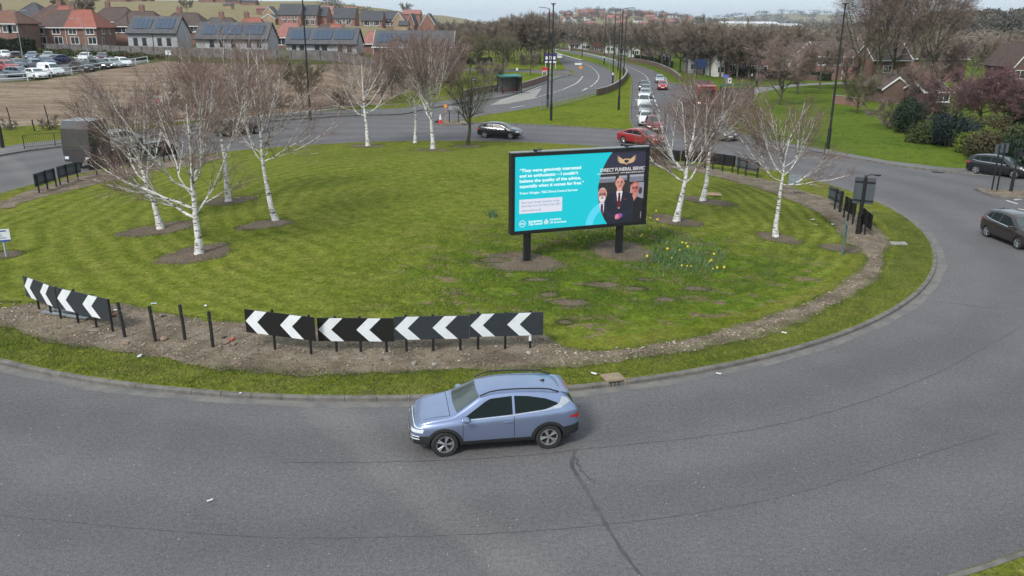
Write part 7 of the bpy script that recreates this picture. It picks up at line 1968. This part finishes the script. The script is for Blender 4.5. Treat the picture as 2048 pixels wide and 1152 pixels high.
for i, (px, py, w_, d_, h_, mt, lb) in enumerate([
    (1838, 268, 4.2, 3.5, 4.2, 'leafdark', 'dark ivy clad evergreen, left end of the shrub border'), (1868, 288, 3.6, 3.0, 3.0, 'leafmid', 'olive shrub below the ivy clad evergreen'), (1896, 296, 3.6, 3.2, 4.0, 'leafblue', 'blue black conifer like bush in the border'),
    (1912, 292, 3.0, 3.0, 3.2, 'leafdark', 'second dark evergreen beside the blue black bush'), (1938, 305, 3.8, 2.8, 2.6, 'leaflime', 'bright lime green bush'), (1972, 316, 4.4, 3.0, 2.6, 'leafmid', 'mid green bush right of the lime one'),
    (2008, 322, 4.6, 3.2, 2.8, 'leafbramble', 'brown bramble thicket behind the parked black car'), (2046, 322, 4.0, 3.4, 3.6, 'leafmid', 'grey green bush at the right edge'), (1806, 236, 2.4, 2.0, 1.5, 'leaflime', 'small yellow green bush beyond the leaning tree'),
    (2040, 262, 5, 4, 3.0, 'leafdark', 'dark evergreen below the pink trees at right'), (1955, 285, 5, 3.5, 3.2, 'leafbramble', 'bramble bank behind the lime bush'), (1850, 240, 4, 3, 2.4, 'leafdark', 'dark shrub behind the ivy clad evergreen'), (2080, 345, 4, 3, 3, 'leafdark', 'dark shrub beyond the parked black car bonnet')]):
    bush_px(px, py, w_, d_, h_, mt, lb, group=RB, seed=200 + i, n=7000, size=.085)
bush_px(1490, 158, 3.2, 3.0, 2.8, 'leafhedge', 'rounded dark green hedge ball in front of the brick cottage', seed=231, n=5000, size=.1)
bush_px(1304, 124, 2.2, 2.0, 2.2, 'leaflime', 'small yellow green shrub among the avenue trunks', seed=232, n=2500, size=.1)
def hedge(label, pts, h, th, mt='leafhedge', n=9000, size=.12, seed=5):
    q = along(pts, 1.0); rng = np.random.default_rng(seed); t = thing('hedge', label, 'hedge', (q[0][0], q[0][1], hground(*q[0]))); ox, oy, oz = t.location
    qa = np.array(q); i = rng.random(n) * (len(q) - 1); i0 = i.astype(int); f = (i - i0)[:, None]; p = qa[i0] * (1 - f) + qa[i0 + 1] * f
    fc = rng.integers(0, 3, n); lat = np.where(fc == 0, -1, np.where(fc == 1, 1, rng.uniform(-1, 1, n))) * th / 2; zz_ = np.where(fc == 2, h, rng.uniform(0, h, n))
    bump_ = .12 * np.sin(i * 1.7) + rng.normal(size=n) * .07
    x = p[:, 0] - ox + rng.normal(size=n) * .05; y = p[:, 1] - oy + lat * (1 + bump_); z = np.array([hground(*a) for a in p]) - oz + zz_ * (1 + bump_ * .5)
    c = np.stack([x, y, z], 1); nr = rng.normal(size=(n, 3)); nr /= np.linalg.norm(nr, axis=1, keepdims=True); a = np.cross(nr, rng.normal(size=(n, 3))); a /= np.linalg.norm(a, axis=1, keepdims=True); b = np.cross(nr, a)
    s_ = size * (.6 + .8 * rng.random(n))[:, None]; V = np.stack([c + a * s_, c + b * s_, c - a * s_, c - b * s_], 1).reshape(-1, 3)
    np_obj('foliage', V, np.arange(4 * n).reshape(-1, 4), M[mt], t)
    m = MB(); r_ = random.Random(2)
    for a_, b_ in zip(q[::2], q[1::2]): m.tube([(a_[0] - ox, a_[1] - oy, hground(*a_) - oz - .1), (a_[0] - ox, a_[1] - oy, hground(*a_) - oz + h * .7)], .06, 5)
    m.build('stems', M['bark'], t); t.children[-1]['kind'] = 'stuff'
hedge('tall dark clipped hedge above the car park at far left', [at_dist(p, 90, d)[:2] for p, d in ((-60, 150), (0, 150), (40, 151), (68, 152))], 2.6, 1.6, seed=1)
hedge('dark hedge in front of the cottages, left of the blue sign', P0([(1268, 121), (1290, 125), (1318, 132), (1345, 136)]), 1.6, 1.2, seed=2)
hedge('dark hedge behind the park path at right', P0([(1520, 158), (1570, 160), (1620, 162), (1660, 163)]), 1.7, 1.2, seed=3)
hedge('dark hedge patch behind the side road at left', P0([(905, 132), (950, 130), (985, 131)]), 1.8, 1.6, seed=4)
# scrub on the bank behind the car park and on the waste field
SB = 'scrub along the bank behind the car park'
for i, (px, py) in enumerate([(8, 112), (40, 108), (75, 106), (110, 107), (145, 109), (180, 112), (225, 113), (262, 116), (300, 120), (130, 113)]):
    bush_px(px, py, 4.6, 2.2, 1.1, 'leafbramble' if i % 3 == 1 else 'leafmid', 'low scrub clump number %d from the left on the bank behind the cars' % (i + 1), group=SB, seed=300 + i, n=1500, size=.12, name='scrub_clump')
FS = 'bare shrubs on the waste field'
for i, (px, py) in enumerate([(20, 262), (100, 262), (300, 240), (380, 232), (450, 225), (520, 226), (560, 214), (690, 212), (735, 214), (770, 188), (410, 205), (340, 215), (810, 180), (835, 190), (500, 205), (255, 250), (740, 190)]):
    tree_px('shrub', px, py, 'low bare shrub %s of the waste field' % ['by the yellow board at the edge', 'between two old posts at the edge', 'near the site notice, right', 'in the middle left', 'behind the birches', 'left of the tall lamp column', 'beside the greenish tree', 'right of the tall lamp column', 'at the right front corner', 'in the right hand thicket', 'farther back behind the birches', 'farther back near the notice', 'at the far right thicket', 'nearest the handrail', 'behind the straight birch', 'beside the lorry cab', 'deep in the right thicket'][i], H=1.6 + (i % 4) * .5, group=FS, name='bare_shrub', cat='shrub')
fr2 = np.random.default_rng(7)
fm_, ct_ = MB(), 0
# far-off woods that read as one mass
def far_wood(name, label, spots, mat, size=.55, n=110, hh=(8, 12), seed=0, rw=(3.0, 5.0)):
    rng = np.random.default_rng(seed); C_, S_ = [], []
    for (x, y) in spots:
        z = hground(x, y); H_ = rng.uniform(*hh); r_ = rng.uniform(*rw)
        d = rng.normal(size=(n, 3)); d /= np.linalg.norm(d, axis=1, keepdims=True); q = rng.random((n, 1)) ** .4
        c = d * q * np.array([r_, r_, H_ * .42]) + np.array([x, y, z + H_ * .58]); C_.append(c)
        k = 14; c = np.c_[np.full(k, x) + rng.normal(size=k) * .3, np.full(k, y), z + np.linspace(0, H_ * .6, k)]; C_.append(c)
    c = np.concatenate(C_); m_ = len(c); nr = rng.normal(size=(m_, 3)); nr /= np.linalg.norm(nr, axis=1, keepdims=True); a = np.cross(nr, rng.normal(size=(m_, 3))); a /= np.linalg.norm(a, axis=1, keepdims=True); b = np.cross(nr, a)
    s_ = size * (.5 + rng.random((m_, 1))); V = np.stack([c + a * s_, c + b * s_ * .35, c - a * s_, c - b * s_ * .35], 1).reshape(-1, 3)
    o = np_obj(name, V, np.arange(4 * m_).reshape(-1, 4), mat); tag(o, label, 'wood', kind='stuff'); return o
def scatter(n, pa, pb, Da, Db, seed):
    r_ = random.Random(seed); out = []
    for _ in range(n):
        D = r_.uniform(Da, Db); p = at_dist(r_.uniform(pa, pb), 60, D); out.append((p.x, D))
    return out
FW = leafmat('far_bare_wood', (.165, .135, .108), (.105, .088, .072), .05); FWd = leafmat('far_dark_wood', (.105, .095, .075), (.068, .062, .050), .04); FWg = leafmat('far_hill_trees', (.07, .062, .045), (.045, .044, .034), .02)
far_wood('distant_wood', 'dark bare wood on the skyline left of the road', scatter(150, 862, 1010, 330, 520, 1), FWd, seed=1, hh=(9, 12))
far_wood('distant_wood', 'mass of bare treetops beyond the distant road bend', scatter(360, 1090, 1420, 330, 900, 2), FW, seed=2)
far_wood('distant_wood', 'mass of bare treetops between the avenue and the white sheds', scatter(380, 1400, 1760, 230, 850, 3), FW, seed=3, hh=(7, 11))
far_wood('distant_wood', 'dark wood on the rise at the far right skyline', scatter(320, 1840, 2200, 420, 620, 4), FWd, seed=4, hh=(12, 14), size=.95, n=190)
far_wood('distant_wood', 'brown treetops behind the right hand houses', scatter(260, 1640, 2150, 210, 420, 5), FW, seed=5, hh=(7, 10))
far_wood('distant_wood', 'thin line of trees along the crest of the dry hill', [(x, 660 + random.Random(int(x)).uniform(-10, 20)) for x in np.linspace(-560, -190, 26)], FWd, seed=6, hh=(5, 9), n=70)
far_wood('distant_wood', 'trees scattered between the houses on the far central hill', [(p, q) for p, q in [(fr_.uniform(20, 420), fr_.uniform(1000, 1800)) for _ in range(420)]], FWg, seed=7, hh=(7, 13), n=50, size=1.1, rw=(4, 9))
far_wood('distant_wood', 'wooded top of the far right hand hills', [(fr_.uniform(700, 2600), fr_.uniform(2300, 4300)) for _ in range(700)], FWg, seed=8, hh=(10, 22), n=40, size=3.2, rw=(14, 34))
far_wood('distant_wood', 'treetops behind the new houses on the rise', scatter(60, 640, 900, 480, 620, 9), FWd, seed=9, hh=(5, 9), n=90)

# ---------------------------------------------------------------- small things on the island
rngS = np.random.default_rng(3)
def stones(name, label, area, n, size, mat, seed):
    rng = np.random.default_rng(seed); V, F = [], []; o_ = 0
    base = np.array([(1, 0, 0), (-1, 0, 0), (0, 1, 0), (0, -1, 0), (0, 0, 1), (0, 0, -1)], float); fc = np.array([(0, 2, 4), (2, 1, 4), (1, 3, 4), (3, 0, 4), (2, 0, 5), (1, 2, 5), (3, 1, 5), (0, 3, 5)])
    for k in range(n):
        x, y = area(rng); s_ = size * (.4 + rng.random() ** 3 * 2.2)
        v = base * (rng.random((6, 3)) * .5 + .6) * np.array([s_, s_ * .8, s_ * .5]); a = rng.random() * 6.28; c, s = math.cos(a), math.sin(a)
        v = np.c_[v[:, 0] * c - v[:, 1] * s, v[:, 0] * s + v[:, 1] * c, v[:, 2]] + np.array([x, y, hground(x, y) + .02 + s_ * .15]); V.append(v); F.append(fc + o_); o_ += 6
    o = np_obj(name, np.concatenate(V), np.concatenate(F), mat); tag(o, label, 'stones', kind='stuff')
def ring_area(r0, r1, a0, a1):
    def f(rng): r_ = rng.uniform(r0, r1); a = R(rng.uniform(a0, a1)); return ICX + r_ * math.cos(a), ICY + r_ * math.sin(a)
    return f
STN = simple('pale_stones', (.36, .30, .235), .9, c2=(.14, .11, .085), scale=1.5, kind='world', lo=.4, hi=.6)
def edge_pts(Pp): return np.array(smooth_line([gz(*p)[:2] for p in Pp], .25))
EI, EO = edge_pts(GI), edge_pts(GO)
def strip_area(lo, hi):
    def f(rng):
        t = rng.uniform(lo, hi); i = EI[min(int(t * len(EI)), len(EI) - 1)]; d = np.hypot(*(EO - i).T); o = EO[d.argmin()]; q = i + (o - i) * rng.uniform(.04, .96) + rng.normal(size=2) * .05; return q[0], q[1]
    return f
stones('gravel_stones', 'loose pale stones lying over the near part of the gravel strip', strip_area(0, .58), 3200, .036, STN, 1)
stones('gravel_stones', 'loose stones over the right hand part of the gravel strip', strip_area(.58, 1), 900, .032, STN, 2)
# grass blades standing up on the nearer turf
def blades(name, label, area, n, h, mat, seed, w_=.012):
    rng = np.random.default_rng(seed); pts = np.array([area(rng) for _ in range(n)])
    if name == 'grass_blades':
        for (qx, qy, qa, qb, qr) in PATCHES:
            dx, dy = pts[:, 0] - qx, pts[:, 1] - qy; u, v_ = dx * math.cos(qr) + dy * math.sin(qr), -dx * math.sin(qr) + dy * math.cos(qr)
            pts = pts[(u / qa) ** 2 + (v_ / qb) ** 2 > .62 + .4 * rng.random(len(pts))]
        n = len(pts)
    z = hisl(pts[:, 0], pts[:, 1]); a = rng.random(n) * 6.28; l = rng.normal(size=(n, 2)) * h * .45; hh = h * (.5 + rng.random(n))
    b0 = np.c_[pts[:, 0] + np.cos(a) * w_, pts[:, 1] + np.sin(a) * w_, z - .005]; b1 = np.c_[pts[:, 0] - np.cos(a) * w_, pts[:, 1] - np.sin(a) * w_, z - .005]; tp = np.c_[pts[:, 0] + l[:, 0], pts[:, 1] + l[:, 1], z + hh]
    o = np_obj(name, np.stack([b0, b1, tp], 1).reshape(-1, 3), np.arange(3 * n).reshape(-1, 3), mat); tag(o, label, 'grass', kind='stuff')
GB1 = simple('grass_blades', (.135, .165, .030), .8, c2=(.060, .095, .014), scale=.8, kind='world')
GB2 = simple('rough_grass_blades', (.110, .155, .012), .8, c2=(.055, .105, .008), scale=1.1, kind='world', lo=.4, hi=.6)
blades('grass_blades', 'short grass blades on the verge inside the kerb', ring_area(25.6, 27.2, -150, -5), 52000, .06, GB1, 1)
def lawn_area(rng):
    while True:
        x, y = rng.uniform(-8, 19), rng.uniform(25, 40)
        r_ = math.hypot(x - ICX, y - ICY)
        if rng.random() > min(1, (x + 8) / 9) * min(1, (41 - y) / 7): continue
        if r_ < 22.6 and math.sin(x * 1.7 + y) * math.sin(y * 2.1 - x * .6) > -.35: return x, y
blades('grass_blades', 'rough green grass tufts on the lawn below the billboard', lawn_area, 42000, .070, GB2, 2, .014)
def edge_area(rng):
    E_ = EI if rng.random() < .5 else EO; k = rng.integers(0, len(E_) * 3 // 4); q = E_[k] + rng.normal(size=2) * .11; return q[0], q[1]
blades('grass_blades', 'ragged grass fringe along both edges of the gravel strip', edge_area, 16000, .07, GB1, 8)
def patch_area(rng):
    qx, qy, qa, qb, qr = PATCHES[rng.integers(0, len(PATCHES))]; a = rng.uniform(0, 6.28); k = 1.02 + rng.normal() * .10; u, v_ = qa * k * math.cos(a), qb * k * math.sin(a); return qx + u * math.cos(qr) - v_ * math.sin(qr), qy + u * math.sin(qr) + v_ * math.cos(qr)
_P, PATCH_ALL = PATCHES[:], PATCHES
blades('edge_grass', 'ragged grass growing over the rims of the bare soil patches', patch_area, 14000, .08, GB1, 9)
# daffodils
FLW = [(1250, 68), (1248, 90), (1245, 100), (1250, 120), (1240, 150), (1258, 150), (1340, 75), (1345, 135), (1380, 185), (1175, 180), (1290, 210), (1300, 127), (788, 272), (840, 270), (1036, 242), (1145, 247), (1235, 255), (1228, 268), (1530, 312), (1555, 312), (1567, 345), (1418, 360), (1502, 362), (1447, 418), (1271, 414), (1518, 480), (1558, 475), (1585, 477), (1752, 395), (1731, 440), (1742, 500), (1780, 495), (1825, 495), (697, 280), (1720, 445), (1262, 140), (1350, 140), (1243, 112)]
YEL = simple('daffodil_petals', (.85, .74, .08), .5, c2=(.8, .66, .04)); YEO = simple('daffodil_trumpet', (.85, .6, .02), .5); GRN = simple('daffodil_leaf', (.10, .17, .07), .6, c2=(.06, .12, .045))
d0 = bpy.data.objects.new('daffodil', None); COL.objects.link(d0); d0['category'] = 'daffodil'; d0['group'] = 'daffodils right of the billboard'
d0['label'] = 'yellow daffodil in flower on the grass around the billboard'
m = MB(); m.tube([(0, 0, 0), (.01, 0, .2), (.0, -.02, .31)], .008, 5)
for k in range(5):
    a = k * 1.3; m.add([(math.cos(a) * .02 - math.sin(a) * .012, math.sin(a) * .02 + math.cos(a) * .012, 0), (math.cos(a) * .02 + math.sin(a) * .012, math.sin(a) * .02 - math.cos(a) * .012, 0), (math.cos(a) * .10, math.sin(a) * .10, .24)], [(0, 1, 2)])
m.build('stem_and_leaves', GRN, d0)
m = MB()
for k in range(6):
    a = k * PI / 3; m.add([(0, -.03, .32), (math.cos(a - .45) * .045, -.045, .32 + math.sin(a - .45) * .045), (math.cos(a) * .085, -.05, .32 + math.sin(a) * .085), (math.cos(a + .45) * .045, -.045, .32 + math.sin(a + .45) * .045)], [(0, 1, 2, 3)])
m.build('petals', YEL, d0)
m = MB(); m.lathe([(.018, 0), (.024, .035), (.036, .055)], 8, Matrix.Translation((0, -.04, .32)) @ Matrix.Rotation(PI / 2, 4, 'X')); m.build('trumpet', YEO, d0)
for i, (zx, zy) in enumerate(FLW):
    px, py = 940 + zx / 3.6, 400 + zy / 3.6 + 8
    x, y, z = gz(px, py); t = d0 if i == 0 else copy_tree(d0); t.location = (x, y, z); t.rotation_euler = (0, 0, fr_.uniform(-.8, .8)); t.scale = (fr_.uniform(.62, .85),) * 3
def daf_area(rng):
    while True:
        px, py = rng.uniform(1090, 1450), rng.uniform(425, 550)
        if abs((py - 425) - (px - 1090) * .30) < 38 and not (1190 < px < 1300 and 480 < py < 525): return gz(px, py)[:2]
def daf_area2(rng):
    px, py = rng.normal(1352, 38), rng.normal(520, 14); return gz(px, py)[:2]
blades('daffodil_leaves', 'tall blue green daffodil leaves scattered right of the billboard', daf_area, 1500, .19, GRN, 5, .02)
blades('daffodil_leaves', 'dense bed of daffodil leaves nearest the right soil patch', daf_area2, 900, .20, GRN, 6, .02)
blades('daffodil_leaves', 'tuft of daffodil leaves left of the billboard', lambda rng: gz(rng.normal(986, 5), rng.normal(432, 3))[:2], 160, .26, GRN, 7, .02)
# rocks, litter, boards, grate
def rock(px, py, s, label, mat, seed, name='rock', cat='rock', flat=.5, group=None):
    x, y, z = gz(px, py); rng = random.Random(seed); bm = bmesh.new(); bmesh.ops.create_icosphere(bm, subdivisions=2, radius=1)
    for v in bm.verts:
        f = 1 + .22 * math.sin(v.co.x * 3 + seed) * math.cos(v.co.y * 4 + seed * 2) + rng.uniform(-.07, .07); v.co = Vector((v.co.x * s * f, v.co.y * s * .75 * f, v.co.z * s * flat * f))
    me = bpy.data.meshes.new(name); bm.to_mesh(me); bm.free(); me.materials.append(mat); o = bpy.data.objects.new(name, me); COL.objects.link(o); o.location = (x, y, z + s * flat * .5 + .02); o.rotation_euler = (0, 0, rng.uniform(0, 3)); tag(o, label, cat, group)
RK = simple('tan_rock', (.26, .18, .125), .9, c2=(.17, .12, .09), scale=8)
for i, (px, py, s, lb) in enumerate([(327, 680, .16, 'flat tan stone at the foot of the second bare post'), (310, 694, .07, 'small tan stone below the second bare post'), (452, 688, .13, 'rounded tan rock beside the orange litter'), (468, 690, .12, 'tan rock under the orange litter'), (440, 695, .10, 'tan rock right of the fourth bare post'), (829, 729, .13, 'white chalky stone below the chevron row, left one'), (868, 731, .09, 'small white stone below the chevron row, right one'), (1057, 708, .10, 'pale stone beside the white sleeved post'), (252, 689, .12, 'dark flat stone at the foot of the first bare post')]):
    rock(px, py, s, lb, RK if 'white' not in lb and 'pale' not in lb else M['conc'], i, group='stones on the gravel strip')
def crumple(px, py, s, mat, label, seed):
    x, y, z = gz(px, py); rng = random.Random(seed); n = 5; vs = [((i / n - .5) * s * 2 + rng.uniform(-.1, .1) * s, (j / n - .5) * s + rng.uniform(-.1, .1) * s, rng.uniform(.01, .3) * s) for i in range(n + 1) for j in range(n + 1)]
    m = MB(); m.add(vs, [(i * (n + 1) + j, i * (n + 1) + j + 1, (i + 1) * (n + 1) + j + 1, (i + 1) * (n + 1) + j) for i in range(n) for j in range(n)]); o = m.build('litter', mat, smooth=False); o.location = (x, y, z + .03); o.rotation_euler = (0, 0, rng.uniform(0, 3)); tag(o, label, 'litter', 'scraps of litter')
WL = simple('white_litter', (.62, .63, .64), .6); OL = simple('orange_litter', (.60, .13, .06), .6); DL = simple('dark_litter', (.03, .032, .035), .6); BLl = simple('pale_blue_litter', (.45, .58, .68), .5)
for i, (px, py, s, mt, lb) in enumerate([(1188, 749, .10, WL, 'white crumpled litter on the verge right of the blue car'), (279, 714, .11, WL, 'pale litter on the near verge below the bare posts'), (308, 609, .10, BLl, 'pale blue plastic scrap near the top of the second bare post'), (233, 621, .09, WL, 'white scrap beside the left chevron board'), (411, 613, .09, WL, 'white scrap on the lawn above the fourth bare post'), (326, 634, .11, DL, 'dark crumpled scrap at the lawn edge'), (463, 681, .14, OL, 'orange plastic scrap among the rocks'), (449, 676, .10, DL, 'dark scrap beside the orange one'), (1568, 667, .09, WL, 'white scrap on the right hand gravel'), (420, 1003, .07, WL, 'white scrap lying on the road in front'), (1625, 440, .12, WL, 'white scrap on the lawn left of the right gravel path, upper one'), (1631, 450, .08, WL, 'white scrap on the lawn left of the right gravel path, lower one'), (1665, 450, .12, WL, 'white scrap at the edge of the gravel path'), (1723, 502, .13, M['conc'], 'pale slab fragment by the edge on sign'), (1437, 749, .08, WL, 'white strip on the verge near the kerb at right'), (481, 788, .05, WL, 'tiny white scrap by the kerb, lower left'), (320, 262, .35, WL, 'white bag caught beyond the left railing'), (84, 262, .4, WL, 'white bag on the grass by the short post')]):
    crumple(px, py, s, mt, lb, i)
for px, py, rz_, L_, lb, mt in [(130, 634, -.32, 2.1, 'long grey plank lying behind the left chevron boards, front one', 'steel'), (142, 628, -.28, 1.9, 'long dark plank lying behind the left chevron boards, back one', 'black'), (208, 636, .5, .8, 'short broken plank end beside the left chevron board', 'brick'), (1424, 392, -.1, 1.1, 'pale plank leaning at the foot of the grey mottled birch', 'buffp')]:
    if mt == 'buffp': M['buffp'] = simple('pale_wood', (.42, .30, .20), .8)
    x, y, z = gz(px, py); m = MB(); m.box((0, 0, .06), (L_, .16, .05)); m.box((0, .2, .10), (L_ * .96, .05, .10)); o = m.build('plank', M[mt]); o.location = (x, y, z + .02); o.rotation_euler = (0, 0, rz_); tag(o, lb, 'plank')
x, y = g0(1242, 781); a = math.atan2(y - ICY, x - ICX) + PI / 2
t = thing('gully_grate', 'rusty concrete kerb gully with dark slots, right of the blue car', 'drain', (ICX + (IR - .02) * math.cos(a - PI / 2), ICY + (IR - .02) * math.sin(a - PI / 2), 0), a)
m = MB(); m.box((0, .30, .155), (.62, .52, .05)); m.box((-.29, .02, .07), (.05, .10, .15)); m.box((.29, .02, .07), (.05, .10, .15)); m.build('cover', simple('rusty_concrete', (.25, .19, .13), .9), t)
m = MB(); m.box((0, .03, .07), (.53, .06, .125)); m.build('opening', M['black'], t)
for k in range(4): m = MB(); m.box((-.18 + k * .12, -.012, .07), (.02, .02, .125)); m.build('bar', M['blackrough'], t)
x, y, z = gz(1795, 488); m = MB(); m.prism([(-.42, -.2), (.38, -.28), (.45, .22), (-.3, .26)], 0, .06, lambda a_, b_, c_: (a_, b_, c_)); o = m.build('concrete_slab', M['conc']); o.location = (x, y, z + .005); tag(o, 'flat concrete slab set in the verge beside the gravel path', 'slab')
x, y, z = gz(1900, 341); m = MB(); m.box((0, 0, .0), (.8, .35, .04)); 
for k in range(5): m.box((-.3 + k * .15, 0, .025), (.04, .3, .02))
o = m.build('drain_grate', M['black']); o.location = (*g0(1876, 345), .02); o.rotation_euler = (0, 0, -.1); tag(o, 'small dark drain grate at the kerb left of the parked black car', 'drain')
FTG = simple('dusty_concrete', (.22, .185, .15), .95, c2=(.14, .112, .088), scale=5)
for px, py in ((717, 716), (770, 714), (668, 714), (145, 652), (186, 660), (221, 671), (1640, 421), (252, 680)):
    x, y, z = gz(px, py); m = MB(); m.lathe([(.21, -.05), (.18, .02), (.1, .035)], 9); o = m.build('post_footing', FTG); o.location = (x, y, z + .0); o.scale = (1.2, .9, 1); struct(o)
def field_area(rng):
    while True:
        x, y = rng.uniform(-75, -5), rng.uniform(78, 135)
        if pip(FIELD, np.array([x]), np.array([y]))[0] and math.sin(x * .23 + 2) * math.sin(y * .31) > rng.uniform(-.4, 1): return x, y
stones('rubble', 'pale rubble strewn over the waste field', field_area, 700, .10, simple('rubble', (.34, .29, .25), .9, c2=(.15, .11, .08), scale=1, kind='world'), 12)
# ---------------------------------------------------------------- haze: one closed box of thin air round everything
m = MB(); m.box((250, 4100, 64), (13900, 10200, 134))
hm, hnt, hb = newmat('thin_haze'); hnt.nodes.remove(hb)
pv = hnt.nodes.new('ShaderNodeVolumePrincipled'); pv.inputs['Color'].default_value = (.80, .88, 1.0, 1); pv.inputs['Density'].default_value = .00010; pv.inputs['Anisotropy'].default_value = .2
hnt.links.new(pv.outputs[0], hnt.nodes['Material Output'].inputs['Volume'])
hz_o = m.build('haze', hm); hz_o['kind'] = 'stuff'; hz_o['label'] = 'thin pale haze over the distance'
SC.cycles.volume_bounces = 0
print('OBJS', len(bpy.data.objects), 'VERTS', sum(len(m.vertices) for m in bpy.data.meshes))
